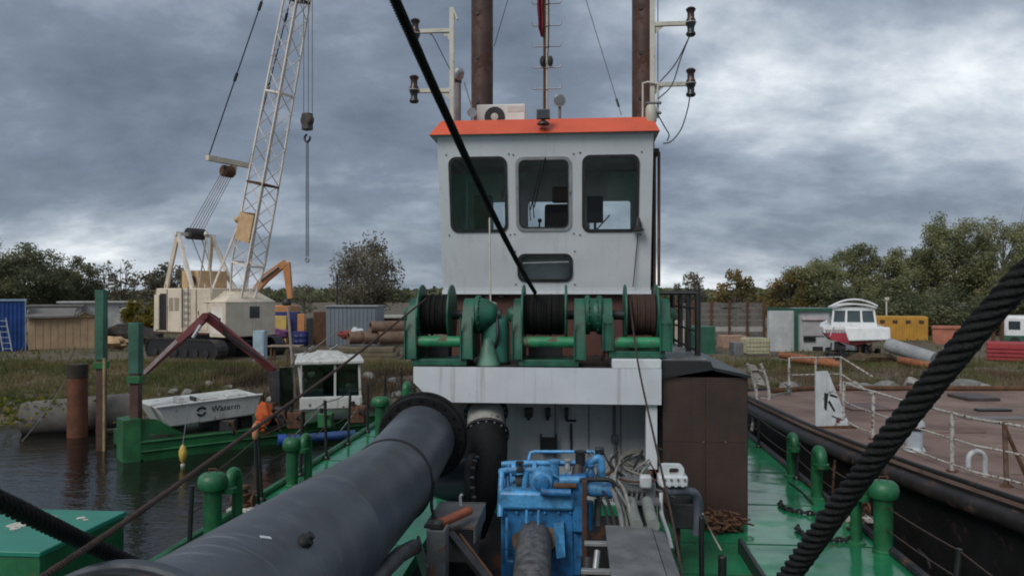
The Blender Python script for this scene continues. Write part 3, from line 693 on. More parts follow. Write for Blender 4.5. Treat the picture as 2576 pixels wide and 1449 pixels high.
b = MB(); b.box(-1.12, -0.86, 11.4, 11.8, 2.602, 4.0); b.single('wooden_locker', paint('varnished_wood', (0.10, 0.045, 0.02), 0.5, 0.3, 4), 'brown wooden locker at the back of the wheelhouse', 'locker', D=True, bevel=0.008)

# ================================================================== winches on the platform
ROPEDRUM = {'black': paint('greased_wound_rope', (0.005, 0.005, 0.005), 0.75, 0.3, 30, spec=0.2), 'rust': paint('rusty_wound_rope', (0.038, 0.016, 0.011), 0.85, 0.35, 30)}
def drum_rope(ua, ub, v, z, r, d):
    prof = []; n = int((ub - ua) / d)
    for i in range(n):
        h = ua + (i + 0.5) * (ub - ua) / n
        rv_ = r * (1 + 0.035 * mnoise.noise((i * 0.9, r, ua)) + (0.05 if i % 7 == 3 else 0))
        for k in (-0.5, -0.2, 0.2): prof.append((rv_ - d * 0.35 * (2 * abs(k)) ** 2, h + k * (ub - ua) / n))
    return MB().lathe([(r * 0.4, ua)] + prof + [(r * 0.4, ub)], (0, v, z), (1, 0, 0), 28)
VWN = 8.95; ZAX = dz(792, VWN)
def frame_profile(zb, wide, topr, ztop):
    pts = [(VWN - wide, zb), (VWN + wide, zb), (VWN + wide * 0.95, zb + 0.3)]
    for i in range(9):
        a = math.radians(10 + 160 * i / 8); pts.append((VWN + topr * math.cos(a), ztop - topr + topr * math.sin(a)))
    pts.append((VWN - wide * 0.95, zb + 0.3)); return pts
def winch(label, fl, fr, d0, d1, motor, kind, zbase, group='green winches on the platform'):
    """fl, fr: pixel spans of the end frames; d0, d1: the drum flanges"""
    vf = VWN - 0.36
    ul0, ul1 = du(fl[0], vf), du(fl[1], vf); ur0, ur1 = du(fr[0], vf), du(fr[1], vf); a, c = du(d0, VWN), du(d1, VWN)
    t = thing('winch', label, 'winch', ((ul0 + ur1) / 2, VWN, zbase), D=True, group=group)
    for (x0, x1) in ((ul0, ul1), (ur0, ur1)):
        b = MB(); b.plate(frame_profile(zbase + 0.08, 0.36, 0.2, ZAX + 0.19), [], lambda p, q, tt: (tt, p, q), x1, x0)
        f_ = b.build('end_frame', GREEN, t, bevel=0.008)
        b = MB()
        for e in (x0 - 0.012, x1 + 0.002):
            b.box(e, e + 0.012, VWN - 0.39, VWN - 0.35, zbase + 0.08, ZAX - 0.02)
        b.build('edge_flange', GREEN, f_)
        b = MB(); m = x0 if x0 == ul0 else x1; sgn = -1 if x0 == ul0 else 1
        b.lathe([(0.09, 0), (0.09, 0.05), (0.06, 0.09), (0.03, 0.1)], (m, VWN, ZAX), (sgn, 0, 0), 18); b.build('bearing_cap', GREEN, f_)
    b = MB(); b.cyl((ul1, VWN, ZAX), (ur0, VWN, ZAX), 0.055); b.build('shaft', DARK, t)
    for e in (a, c):
        b = MB(); b.lathe([(0.06, -0.012), (0.345, -0.012), (0.35, -0.008), (0.35, 0.008), (0.345, 0.012), (0.06, 0.012)], (e, VWN, ZAX), (1, 0, 0), 40); b.build('drum_flange', GREEN, t)
    drum_rope(a + 0.014, c - 0.014, VWN, ZAX, 0.235, 0.028).build('rope_on_drum', ROPEDRUM[kind], t, ang=80)
    b = MB(); zt_ = dz(861, vf); b.cyl((ul1 + 0.002, vf + 0.06, zt_), (ur0 - 0.002, vf + 0.06, zt_), 0.062); b.build('tie_bar', paint('worn_tie_bar', (0.02, 0.20, 0.085), 0.45, 0.3, 4, rust=0.3, rustcol=(0.10, 0.075, 0.05), dirt=0.2, dirtcol=(0.16, 0.15, 0.1)), t)
    b = MB(); b.box(ul0 + 0.06, ur1 - 0.06, VWN - 0.33, VWN + 0.3, zbase + 0.003, zbase + 0.078); b.build('base_frame', GREEN, t, bevel=0.008)
    b = MB(); b.box(a + 0.05, c - 0.05, VWN + 0.05, VWN + 0.3, zbase + 0.08, zbase + 0.2); b.build('brake_box', DARK, t)
    if motor:
        s = motor; x = ur1 if s > 0 else ul0
        b = MB(); b.lathe([(0.21, 0.005), (0.225, 0.02), (0.225, 0.05), (0.2, 0.06), (0.185, 0.12), (0.15, 0.2), (0.12, 0.24), (0.07, 0.26)], (x, VWN - 0.02, ZAX), (s, 0, 0), 28); h = b.build('gear_housing', GREEN, t)
        b = MB()
        for k in range(14):
            an = 2 * math.pi * k / 14
            b.sphere((x + s * 0.052, VWN - 0.02 + 0.212 * math.cos(an), ZAX + 0.212 * math.sin(an)), 0.016, 6)
        b.build('bolt_ring', GREEN, h, kind='stuff')
        b = MB(); b.cyl((x + s * 0.25, VWN - 0.02, ZAX), (x + s * 0.30, VWN - 0.02, ZAX), 0.07); b.tube(smooth_path([(x + s * 0.26, VWN - 0.08, ZAX - 0.02), (x + s * 0.27, VWN - 0.14, ZAX - 0.25), (x + s * 0.2, VWN - 0.05, zbase + 0.05)]), 0.018, 8); b.build('hydraulic_motor', DARK, h)
    return t
ZP = zt
winch('leftmost green winch wound with black rope, beside the green pressure tank', (1020, 1045), (1160, 1186), 1063, 1137, 1, 'black', ZP)
winch('middle green winch below the wheelhouse, its wide drum full of black rope', (1290, 1311), (1446, 1470), 1318, 1424, 1, 'black', ZP)
winch('rightmost green winch with rusty red-brown rope on its drum', (1518, 1540), (1662, 1688), 1572, 1650, -1, 'rust', dz(902, VB) + 0.002)

tk = thing('pressure_tank', 'tall domed green pressure tank between the left and middle winches', 'tank', (du(1246, 9.0), 9.0, ZP), D=True)
tp = BASE[tk]
b = MB(); r_ = 0.165; zt2 = dz(785, 9.0)
b.lathe([(r_, 0.03), (r_, zt2 - ZP - 0.16)] + [(r_ * math.cos(math.radians(a)), zt2 - ZP - 0.16 + 0.16 * math.sin(math.radians(a))) for a in range(10, 91, 10)], tp, n=28); b.build('shell', paint('faded_tank_green', (0.05, 0.20, 0.15), 0.5, 0.3, 3, dirt=0.25, dirtcol=(0.14, 0.2, 0.13), rust=0.12), tk)
b = MB(); b.lathe([(0.18, 0), (0.18, 0.03)], tp, n=20); b.build('foot_ring', DARK, tk)
b = MB(); b.cyl((tp[0] - 0.05, 8.9, zt2 - 0.06), (tp[0] - 0.05, 8.9, zt2 + 0.05), 0.02); b.cyl((tp[0] - 0.09, 8.84, zt2 - 0.02), (tp[0] - 0.02, 8.84, zt2 - 0.02), 0.028); b.build('valve', DARK, tk)
b = MB(); b.lathe([(0.14, 0), (0.135, 0.02), (0.05, 0.29), (0.02, 0.31)], (tp[0] - 0.06, 8.78, ZP + 0.002), n=20); b.single('cone_cover', paint('pale_green_cone', (0.10, 0.22, 0.16), 0.55, 0.3, 5, dirt=0.2, dirtcol=(0.2, 0.2, 0.12)), 'pale faded green cone standing before the pressure tank', 'cone', D=True)
an = thing('whip_antenna', 'thin white whip antenna with a disc foot before the wheelhouse', 'antenna', (du(1234, 9.2), 9.2, dz(765, 9.2)), D=True)
ap = BASE[an]
b = MB(); b.tube([(ap[0], 9.2, ap[2]), (ap[0] - 0.012, 9.2, dz(548, 9.2))], 0.010, 6); b.build('whip', CREAM, an)
b = MB(); b.lathe([(0.03, -0.05), (0.05, -0.045), (0.05, -0.02), (0.078, -0.012), (0.078, 0.01), (0.02, 0.03)], ap, n=20); b.build('disc_foot', CREAM, an)
b = MB(); b.tube([(ap[0], 9.2, ZP), (ap[0], 9.2, ap[2] - 0.04)], 0.013, 6); b.build('stem', DARK, an)

# ================================================================== gear on the wheelhouse roof
ZR = zr1
ac = thing('air_conditioner', 'white outdoor air conditioner unit on the orange roof', 'air conditioner', (du(1260, 10.6), 10.6, ZR), D=True)
a0, a1 = du(1199, 10.5), du(1321, 10.5); zA0, zA1 = ZR + 0.05, dz(262, 10.5)
b = MB(); b.box(a0, a1, 10.5, 10.78, zA0, zA1); b.build('casing', paint('ac_white', (0.62, 0.61, 0.57), 0.45, 0.1, 3, dirt=0.1), ac, bevel=0.015)
fc = (a0 + 0.25, 10.49, (zA0 + zA1) / 2 - 0.02); fr_ = (zA1 - zA0) / 2 - 0.015
b = MB(); b.lathe([(fr_, 0), (fr_, -0.006), (fr_ * 0.96, -0.008)], (fc[0], 10.498, fc[2]), (0, 1, 0), 30); fg = b.build('fan_opening', RUBBER, ac)
b = MB()
for k in range(5):
    b.tube([(fc[0] + fr_ * (0.25 + 0.17 * k) * math.cos(t * 0.2618), 10.484, fc[2] + fr_ * (0.25 + 0.17 * k) * math.sin(t * 0.2618)) for t in range(24)], 0.003, 4, closed=True)
b.build('grille', GREYSTEEL, fg)
b = MB(); b.lathe([(0.05, 0), (0.05, -0.012), (0.02, -0.018)], (fc[0], 10.488, fc[2]), (0, 1, 0), 16); b.build('fan_hub', CREAM, fg)
b = MB(); b.box(a1 - 0.235, a1 - 0.02, 10.496, 10.4995, zA1 - 0.11, zA1 - 0.03); b.build('panel_print', paint('faded_print', (0.50, 0.47, 0.44), 0.5), ac)
b = MB(); b.box(a1 - 0.235, a1 - 0.03, 10.494, 10.4985, zA0 + 0.02, zA0 + 0.07); b.build('blue_sticker', paint('blue_sticker', (0.03, 0.06, 0.25), 0.4), ac)
b = MB(); b.box(a0 + 0.06, a0 + 0.12, 10.5, 10.78, ZR, zA0 - 0.001); b.box(a1 - 0.12, a1 - 0.06, 10.5, 10.78, ZR, zA0 - 0.001); b.build('foot', BLACK, ac)
sp_ = thing('roof_horn', 'small round grey horn left of the air conditioner', 'horn', (du(1188, 10.4), 10.4, ZR), D=True)
q = BASE[sp_]; b = MB(); b.lathe([(0.02, 0.12), (0.025, 0.05), (0.06, 0.0), (0.065, -0.005)], (q[0], 10.38, dz(283, 10.4)), (0, 1, 0), 18); b.build('bell_mouth', GALV, sp_); b = MB(); b.cyl((q[0], 10.42, ZR), (q[0], 10.42, dz(286, 10.4)), 0.016); b.build('stem', DARK, sp_)

# main mast with cross rungs
VM = 10.9; um_ = du(1375, VM)
ms = thing('signal_mast', 'slim central mast with five upturned cross rungs on the roof', 'mast', (um_, VM, ZR), D=True)
b = MB(); b.lathe([(0.11, 0), (0.10, 0.05), (0.035, 0.33), (0.03, 0.36)], (um_, VM, ZR), n=6); b.build('green_foot', GREEN, ms)
b = MB(); b.tube([(um_, VM, ZR + 0.3), (um_, VM, dz(-120, VM))], 0.026, 10); b.build('pole', CREAM, ms)
b = MB(); b.tube([(um_ - 0.03, VM - 0.03, ZR + 0.3), (um_ - 0.028, VM - 0.03, dz(-120, VM))], 0.018, 8); b.build('brown_conduit', SPUDM, ms)
for py in (228, 175, 122, 70, 15, -40):
    zz = dz(py, VM); w = 0.2
    b = MB(); b.tube([(um_ - w - 0.008, VM - 0.03, zz + 0.055), (um_ - w, VM - 0.03, zz + 0.01), (um_ - w + 0.02, VM - 0.03, zz), (um_ + w - 0.02, VM - 0.03, zz), (um_ + w, VM - 0.03, zz + 0.01), (um_ + w + 0.008, VM - 0.03, zz + 0.055)], 0.010, 6); b.build('rung', GALV, ms)
for s in (-1, 1):
    b = MB(); b.lathe([(0.018, -0.07), (0.035, -0.04), (0.04, 0.02), (0.02, 0.07)], (um_ + s * 0.055, VM - 0.05, dz(160, VM)), n=12); b.build('siren', RUBBER, ms)
b = MB(); b.tube(smooth_path([(um_ + 0.02, VM - 0.05, dz(150, VM)), (um_ + 0.035, VM - 0.05, dz(80, VM)), (um_ + 0.03, VM - 0.05, dz(-100, VM))]), 0.008, 5); b.build('cable', BLACK, ms)
b = MB(); pts = []
for i in range(15):
    zf = dz(-60, VM) + (dz(100, VM) - dz(-60, VM)) * i / 14
    for k in range(9):
        t = k / 8; w = 0.075 * (0.55 + 0.45 * min(1, i / 5)) * (1 if i < 12 else (1 - (i - 12) * 0.3))
        pts.append((um_ - 0.045 - w + w * 1.1 * t + 0.01 * math.sin(i * 0.7), VM - 0.06 + 0.03 * math.sin(t * 11 + i * 0.3), zf))
b.add(pts, [(i * 9 + k, i * 9 + k + 1, (i + 1) * 9 + k + 1, (i + 1) * 9 + k) for i in range(14) for k in range(8)])
fl_ = b.single('furled_flag', paint('dark_red_cloth', (0.16, 0.012, 0.022), 0.9, 0.3, 12), 'dark red flag hanging limp against the central mast', 'flag', D=True); m_ = fl_.modifiers.new('t', 'SOLIDIFY'); m_.thickness = 0.004
sl = thing('searchlight', 'round grey searchlight on a stalk right of the central mast', 'searchlight', (du(1408, 10.5), 10.5, ZR), D=True)
q = BASE[sl]; zs = dz(256, 10.5)
b = MB(); b.lathe([(0.088, 0), (0.09, 0.01), (0.085, 0.04), (0.05, 0.09), (0.02, 0.1)], (q[0], 10.48, zs), (0, 1, 0), 24); b.build('housing', GALV, sl)
b = MB(); b.lathe([(0.08, 0.0), (0.055, -0.006), (0.02, -0.008)], (q[0], 10.478, zs), (0, 1, 0), 24); b.build('lens', paint('lens_glass', (0.12, 0.14, 0.15), 0.1, 0.1), sl)
b = MB(); b.tube([(q[0], 10.53, ZR), (q[0], 10.53, zs - 0.06)], 0.02, 8); b.box(q[0] - 0.04, q[0] + 0.04, 10.5, 10.57, ZR, ZR + 0.08); b.build('stalk', GREYSTEEL, sl)
fl2 = thing('floodlight', 'square floodlight at the front edge of the orange roof', 'floodlight', (du(1367, 9.66), 9.66, zr1 - 0.1), D=True)
q = BASE[fl2]; zf = dz(290, 9.6)
b = MB(); b.box(q[0] - 0.085, q[0] + 0.085, 9.58, 9.66, zf - 0.055, zf + 0.065); b.build('housing', GREYSTEEL, fl2, bevel=0.008)
b = MB(); b.box(q[0] - 0.072, q[0] + 0.072, 9.576, 9.5795, zf - 0.042, zf + 0.052); b.build('glass_face', paint('flood_glass', (0.05, 0.055, 0.06), 0.15), fl2)
b = MB(); b.lathe([(0.08, 0), (0.075, 0.02), (0.03, 0.05)], (q[0], 9.63, zf - 0.12), n=16); b.cyl((q[0], 9.63, zf - 0.075), (q[0], 9.63, zf - 0.05), 0.025); b.build('bracket', BLACK, fl2)
for i, px in enumerate((1340, 1352, 1390, 1396)):
    pass
b = MB(); b.tube([(du(1325, 10.3), 10.3, ZR + 0.01), (du(1330, 10.3), 10.3, ZR + 0.06), (du(1356, 10.3), 10.3, ZR + 0.05), (du(1400, 10.3), 10.3, ZR + 0.07), (du(1420, 10.3), 10.3, ZR + 0.01)], 0.014, 6); b.single('roof_cable', RUBBER, 'black cable lying on the roof between air conditioner and mast', 'cable', D=True)

def lantern(t, u, v, z0, z1):
    h = z1 - z0; r = 0.062; c = (u, v, z0)
    b = MB(); b.lathe([(r * 0.75, 0), (r, h * 0.05), (r * 0.95, h * 0.1), (r * 0.7, h * 0.16), (r * 0.72, h * 0.3), (r * 0.95, h * 0.38), (r, h * 0.45)], c, n=18); l = b.build('lower_lantern', paint('lantern_black', (0.01, 0.014, 0.014), 0.35, 0.2, 8), t)
    b = MB(); b.lathe([(r, h * 0.47), (r * 0.95, h * 0.55), (r * 0.72, h * 0.62), (r * 0.7, h * 0.8), (r * 0.9, h * 0.86), (r * 1.02, h * 0.92), (r * 0.7, h * 0.97), (r * 0.25, h)], c, n=18); l2 = b.build('upper_lantern', paint('lantern_brown', (0.028, 0.014, 0.012), 0.35, 0.2, 8), t)
    b = MB(); b.lathe([(r * 1.12, h * 0.45), (r * 1.12, h * 0.47)], c, n=18); b.build('ring', CREAM, l)
    b = MB(); b.sphere((u, v - r * 0.85, z0 + h * 0.58), 0.012, 8); b.build('reflector', paint('amber', (0.5, 0.16, 0.05), 0.3), l2)
def nav_mast(label, side, px, ptop, pbot, arms, vv=9.95):
    dz = lambda py, v: dp(px + side * 50, py, v)[2]
    u = du(px, vv); t = thing('navigation_light_mast', label, 'mast', (u, vv, zr0), D=True)
    b = MB(); b.box(u - 0.03, u + 0.03, vv - 0.03, vv + 0.03, dz(pbot, vv), dz(ptop, vv)); b.build('post', CREAM, t, bevel=0.006)
    for (px2, py, y0, y1) in arms:
        u2 = du(px2, vv); z = dz(py, vv)
        b = MB(); b.box(min(u + side * 0.03, u2), max(u + side * 0.03, u2), vv - 0.022, vv + 0.022, z - 0.03, z + 0.02); a = b.build('arm', CREAM, t)
        b = MB(); b.plate([(u + side * 0.03, z - 0.03), (u + side * 0.15, z - 0.03), (u + side * 0.03, z - 0.13)], [], lambda p, q, tt: (p, tt, q), vv - 0.006, vv + 0.006); b.build('gusset', CREAM, a)
        lantern(t, u2, vv - 0.03, dz(y1, vv), dz(y0, vv))
    return t, u
nl, ul_ = nav_mast('cream post with two black lanterns at the left roof corner', -1, 1137, 22, 338, [(1046, 78, 48, 120), (1043, 228, 190, 260)])
b = MB(); b.bar((ul_ + 0.02, 9.94, dz(24, 9.95, 1140)), (ul_ + 0.075, 9.94, dz(52, 9.95, 1140)), 0.05, 0.02); b.build('end_shield', CREAM, nl)
b = MB(); b.tube(smooth_path([(ul_ - 0.28, 9.9, dz(92, 9.95, 1110)), (ul_ - 0.26, 9.9, dz(90, 9.95, 1110)), (ul_ - 0.2, 9.9, dz(110, 9.95, 1110)), (ul_ - 0.03, 9.91, dz(175, 9.95, 1110))]), 0.006, 5); b.build('cable', BLACK, nl)
nr, ur_ = nav_mast('cream post with two dark lanterns and looping cables at the right roof corner', 1, 1641, -30, 335, [(1737, 60, 22, 95), (1737, 212, 175, 246)])
b = MB()
for yy in (205, ):
    b.tube([(du(1617, 9.9), 9.9, dz(318, 9.9, 1640)), (du(1617, 9.9), 9.9, dz(210, 9.9, 1640)), (du(1630, 9.9), 9.9, dz(207, 9.9, 1640)), (du(1655, 9.9), 9.9, dz(212, 9.9, 1640))], 0.014, 6)
b.tube([(du(1655, 9.9), 9.9, dz(298, 9.9, 1640)), (du(1655, 9.9), 9.9, dz(212, 9.9, 1640))], 0.013, 6); b.build('bracket_frame', CREAM, nr)
for yy in (262, 287):
    b = MB(); b.cyl((du(1624, 9.86), 9.86, dz(yy, 9.9, 1640)), (du(1660, 9.86), 9.86, dz(yy, 9.9, 1640)), 0.016); b.sphere((du(1660, 9.86), 9.86, dz(yy, 9.9, 1640)), 0.022, 8); b.build('clamp', GREYSTEEL, nr)
b = MB(); b.lathe([(0.05, 0.0), (0.07, 0.04), (0.07, 0.2), (0.05, 0.24)], (du(1638, 9.84), 9.84, dz(316, 9.9, 1640)), n=14); b.build('insulator', CREAM, nr)
def dpath(pts, v): return smooth_path([dp(x, y, v) for x, y in pts], 5)
for i, pts in enumerate(([(1736, 240), (1730, 275), (1716, 320), (1700, 345), (1685, 358), (1668, 362)], [(1736, 90), (1700, 160), (1660, 207)], [(1735, 90), (1712, 150), (1690, 215), (1655, 250)], [(1655, 290), (1672, 320), (1683, 340), (1678, 355)], [(1630, 330), (1626, 350), (1634, 385)])):
    b = MB(); b.tube(dpath(pts, 9.85), 0.008, 5); b.build('cable', BLACK, nr)
b = MB(); b.tube([dp(1655, -30, 10.1), dp(1655, 225, 10.1)], 0.006, 5); b.build('halyard', BLACK, nr)
ex = thing('camera_post', 'grey post with a tilted white camera head behind the left roof corner', 'camera', (du(1152, 10.25), 10.25, ZR), D=True)
q = BASE[ex]; b = MB(); b.cyl((q[0], 10.25, ZR), (q[0], 10.25, dz(205, 10.25)), 0.042); b.build('post', paint('violet_grey', (0.20, 0.17, 0.17), 0.5), ex)
b = MB(); b.lathe([(0.05, 0), (0.055, 0.03), (0.035, 0.05)], (q[0], 10.25, dz(206, 10.25)), n=14); b.build('swivel', BLACK, ex)
b = MB(); b.lathe([(0.04, -0.09), (0.085, -0.05), (0.09, 0.0), (0.06, 0.07), (0.02, 0.09)], (q[0] + 0.005, 10.22, dz(185, 10.25)), (0.5, -0.3, 0.6), 18); b.build('camera_head', GALV, ex)
b = MB(); b.tube([(du(1168, 10.2), 10.2, dz(205, 10.2)), (du(1185, 10.2), 10.2, dz(262, 10.2)), (du(1192, 10.2), 10.2, ZR)], 0.012, 6); b.build('stay', GALV, ex)

# spuds behind the wheelhouse
for px, lab in ((1213, 'left tall brown spud pile rising behind the wheelhouse'), (1618, 'right tall brown spud pile rising behind the wheelhouse')):
    v = 14.0; u = du(px, v)
    t = thing('spud_pile', lab, 'pile', (u, v, -3.2), D=True, group='spud piles of the dredger')
    b = MB(); b.cyl((u, v, -3.2), (u, v, 9.6), 0.2, None, 28); b.build('tube', SPUDM, t)
    for k in range(9):
        b = MB(); b.cyl((u - 0.06, v - 0.17, 2 + k * 0.8), (u - 0.06, v - 0.21, 2 + k * 0.8), 0.035, None, 10); b.build('pin_hole_plug', BLACK, t)
    b = MB(); b.lathe([(0.3, 0), (0.3, 0.12), (0.24, 0.16)], (u, v, 0.02), n=24); b.build('collar', GREEN, t)
# stay wires
for p0, p1, lab in (((1440, -110), (1563, 290), 'thin stay wire running down to the roof right of the mast'), ((1310, -110), (1243, 118), 'thin stay wire meeting the left spud pile')):
    b = MB(); a = dp(*p0, 11.6); c = dp(*p1, 10.6 if p1[1] > 200 else 13.7); b.tube([a, c], 0.006, 5)
    if p1[1] > 200: m = a.lerp(c, 0.93); b.tube([m - (c - a).normalized() * 0.06, m + (c - a).normalized() * 0.06], 0.018, 6)
    b.single('stay_wire', BLACK, lab, 'wire', D=True)

# ================================================================== ropes
b = MB(); p0 = wd(at(1346, 736, 8.85)); p1 = wd(at(1008, 0, 3.1)); p2 = p1 + (p1 - p0).normalized() * 1.2
b.rope([p0] + [p0.lerp(p2, t / 8) - Vector((0, 0, 0.10 * 4 * (t / 8) * (1 - t / 8))) for t in range(1, 8)] + [p2], 0.0225, 0.11, n=30); b.single('hoisting_rope', ROPE, 'black wire rope crossing the wheelhouse from upper left to the middle winch', 'rope', D=True, ang=60)
b = MB(); q0 = at(2740, 560, 1.32); q1 = at(2530, 745, 1.42); q2 = at(2232, 1110, 1.62); q3 = at(1985, 1449, 1.92); q4 = at(1760, 1760, 2.3)
b.rope(smooth_path([q0, q1, q2, q3, q4], 8), 0.0265, 0.155, n=42); b.single('hawser', ROPE, 'thick twisted black hawser across the lower right foreground', 'rope', ang=60)
b = MB(); q0 = at(-160, 1185, 1.75); q1 = at(20, 1270, 2.0); q2 = at(330, 1418, 2.75); q3 = at(520, 1500, 3.6)
b.rope(smooth_path([q0, q1, q2, q3], 8), 0.0265, 0.16, n=36); b.single('mooring_rope', ROPE, 'thick black rope crossing the bottom left corner over the green box', 'rope', ang=60)
b = MB(); b.rope(smooth_path([at(20, 1520, 1.8), at(110, 1449, 1.95), at(350, 1288, 2.5), at(640, 1078, 3.8), at(880, 905, 5.9), wd(at(1070, 752, 8.8)) * 0 + at(1072, 752, 8.75)], 10), 0.0105, 0.07, n=18, step=0.012); b.single('anchor_wire', WIRE, 'thin brown wire rope sagging from lower left up to the leftmost winch', 'rope', ang=60)
b = MB(); b.rope(smooth_path([dp(1584, 752, 8.72), dp(1597, 860, 8.5), dp(1612, 950, 8.0), dp(1652, 1130, 6.9), dp(1690, 1300, 6.0), dp(1716, 1449, 5.3), dp(1735, 1560, 4.8)], 8), 0.011, 0.07, n=18, step=0.012); b.single('swing_wire', WIRE, 'rusty wire rope dropping from the rightmost winch past the white manifold', 'rope', D=True, ang=60)

# ================================================================== foreground machinery
def bolts_ring(c, axis, R, n, r=0.02, length=0.04):
    ax = Vector(axis).normalized(); a = ax.cross(Vector((0, 0, 1)))
    if a.length < 0.05: a = Vector((1, 0, 0))
    a.normalize(); e = ax.cross(a); b = MB(); c = Vector(c)
    for k in range(n):
        t = 2 * math.pi * k / n; p = c + (a * math.cos(t) + e * math.sin(t)) * R; b.cyl(p - ax * length / 2, p + ax * length / 2, r, None, 6)
    return b
RW = Vector((-1.015, 6.4, HC - 1.557)); NW = Vector((-0.0424, -0.9964, 0.0735)).normalized(); EW = Vector((-0.917, 7.72, HC - 1.443))
PJ, PN, PE = wd(RW), wd(RW + NW * 4.1), wd(EW)          # joint, near end, far end of the pipe
PU, PZ = PE.x, PE.z; PR = 0.35; VJ = PJ.y
gp = thing('discharge_pipe', 'large grey discharge pipe running from the lower left to a black flange', 'pipe', (PJ.x, PJ.y, 0), D=True)
nd = (PN - PJ).normalized(); fd_ = (PE - PJ).normalized(); nl_ = (PN - PJ).length; fl_n = (PE - PJ).length
def pring(prof, c, ax, name, mat, n=56):
    return MB().lathe(prof, c, ax, n).build(name, mat, gp)
pring([(PR - 0.02, 0.03), (PR, 0.03), (PR, nl_ * 0.48), (PR + 0.003, nl_ * 0.482), (PR + 0.003, nl_ * 0.486), (PR, nl_ * 0.488), (PR, nl_ - 0.06), (PR - 0.02, nl_ - 0.06)], PJ, nd, 'near_section', GREYPIPE)
pring([(PR - 0.025, 0.0), (PR - 0.008, 0.0), (PR - 0.008, fl_n), (PR - 0.02, fl_n)], PJ, fd_, 'far_section', GREYPIPE)
pring([(PR - 0.02, -0.03), (PR + 0.010, -0.03), (PR + 0.016, 0), (PR + 0.010, 0.03), (PR - 0.02, 0.03)], PJ, nd, 'clamp_band', RUBBER)
pring([(PR - 0.1, nl_ - 0.058), (0.435, nl_ - 0.058), (0.44, nl_ - 0.05), (0.44, nl_), (0.43, nl_ + 0.008), (PR - 0.1, nl_ + 0.008)], PJ, nd, 'near_flange', GREYPIPE)
pring([(PR - 0.1, nl_ + 0.01), (0.425, nl_ + 0.01), (0.425, nl_ + 0.06), (PR - 0.1, nl_ + 0.06)], PJ, nd, 'gasket_flange', DARK)
f_ = pring([(PR - 0.1, 0), (0.425, 0), (0.44, 0.012), (0.44, 0.07), (PR - 0.1, 0.07)], PE, fd_, 'far_flange', FLANGE_BLACK)
pring([(PR - 0.1, 0.075), (0.45, 0.075), (0.46, 0.10), (0.45, 0.17), (PR + 0.02, 0.18), (PR, 0.45), (PR * 0.8, 0.6)], PE, fd_, 'counter_flange', FLANGE_BLACK)
bolts_ring(PE + fd_ * 0.01, fd_, 0.40, 20, 0.016, 0.06).build('bolt_ring', FLANGE_BLACK, f_, kind='stuff')
def on_pipe(px, py):
    """where a pixel's ray meets the near pipe section, and the outward normal there"""
    o = wd(Vector((0, 0, HC))); d = (wd(at(px, py, 1.0)) - o).normalized(); w = o - PJ
    dd = d - nd * d.dot(nd); ww = w - nd * w.dot(nd); A = dd.dot(dd); B = 2 * dd.dot(ww); C = ww.dot(ww) - PR * PR; t = (-B - math.sqrt(max(0, B * B - 4 * A * C))) / (2 * A)
    p = o + d * t; q = p - PJ; return p, (q - nd * q.dot(nd)).normalized()
p, nn = on_pipe(766, 1363); b = MB(); b.lathe([(0.034, -0.01), (0.034, 0.02), (0.02, 0.03), (0.02, 0.045)], p, nn, 12); b.sphere(p + nd * 0.04 + nn * 0.008, 0.022, 8); b.build('plug', RUBBER, gp)
p, nn = on_pipe(668, 1353); s_ = nn.cross(nd).normalized(); b = MB(); b.bar(p + nn * 0.003 - (nd - s_).normalized() * 0.024, p + nn * 0.003 + (nd - s_).normalized() * 0.024, 0.018, 0.004, nn); b.build('paper_scrap', WHITE, gp)
# elbow and white collar behind the flange
el = thing('suction_elbow', 'black bolted pipe elbow with pale collar beside the grey pipe', 'pipe', (PU + 0.7, 8.5, 0), D=True)
e0, e1 = dp(1222, 1022, 8.95), dp(1223, 1090, 8.62)
b = MB(); b.tube([e0, e1], 0.212, 32); b.build('collar', paint('collar_grey_white', (0.30, 0.295, 0.275), 0.6, 0.25, 3, rust=0.2, dirt=0.25), el)
ed = (e1 - e0).normalized()
for c_ in (e0.lerp(e1, 0.22), e1 + ed * 0.02):
    b = MB(); b.lathe([(0.15, -0.025), (0.255, -0.025), (0.26, -0.015), (0.26, 0.015), (0.15, 0.025)], c_, ed, 32); fl = b.build('flange', DARK, el)
    bolts_ring(c_, ed, 0.235, 16, 0.013, 0.07).build('bolt_ring', GREYSTEEL, fl, kind='stuff')
path = smooth_path([e1 + ed * 0.03, dp(1222, 1140, 8.42), dp(1214, 1200, 8.3), dp(1196, 1255, 8.25), dp(1170, 1330, 8.25)], 6)
b = MB(); b.tube(path, 0.238, 32); b.build('elbow', FLANGE_BLACK, el)
cf = dp(1205, 1215, 8.1)
b = MB(); b.lathe([(0.2, -0.03), (0.30, -0.03), (0.30, 0.03), (0.2, 0.03)], (cf.x - 0.05, 8.15, cf.z), (1, -0.15, 0.1), 30); fl = b.build('side_flange', DARK, el)
bolts_ring((cf.x - 0.02, 8.15, cf.z), (1, -0.15, 0.1), 0.265, 16, 0.017, 0.08).build('bolt_ring', GREYSTEEL, fl, kind='stuff')
b = MB(); b.lathe([(0.26, 0), (0.24, 0.12), (0.14, 0.42), (0.12, 0.55)], (cf.x - 0.08, 8.15, cf.z), (-1, 0.12, -0.1), 30); b.build('reducer_cone', paint('dark_blue_steel', (0.025, 0.035, 0.05), 0.4, 0.3, 3, rust=0.15), el)

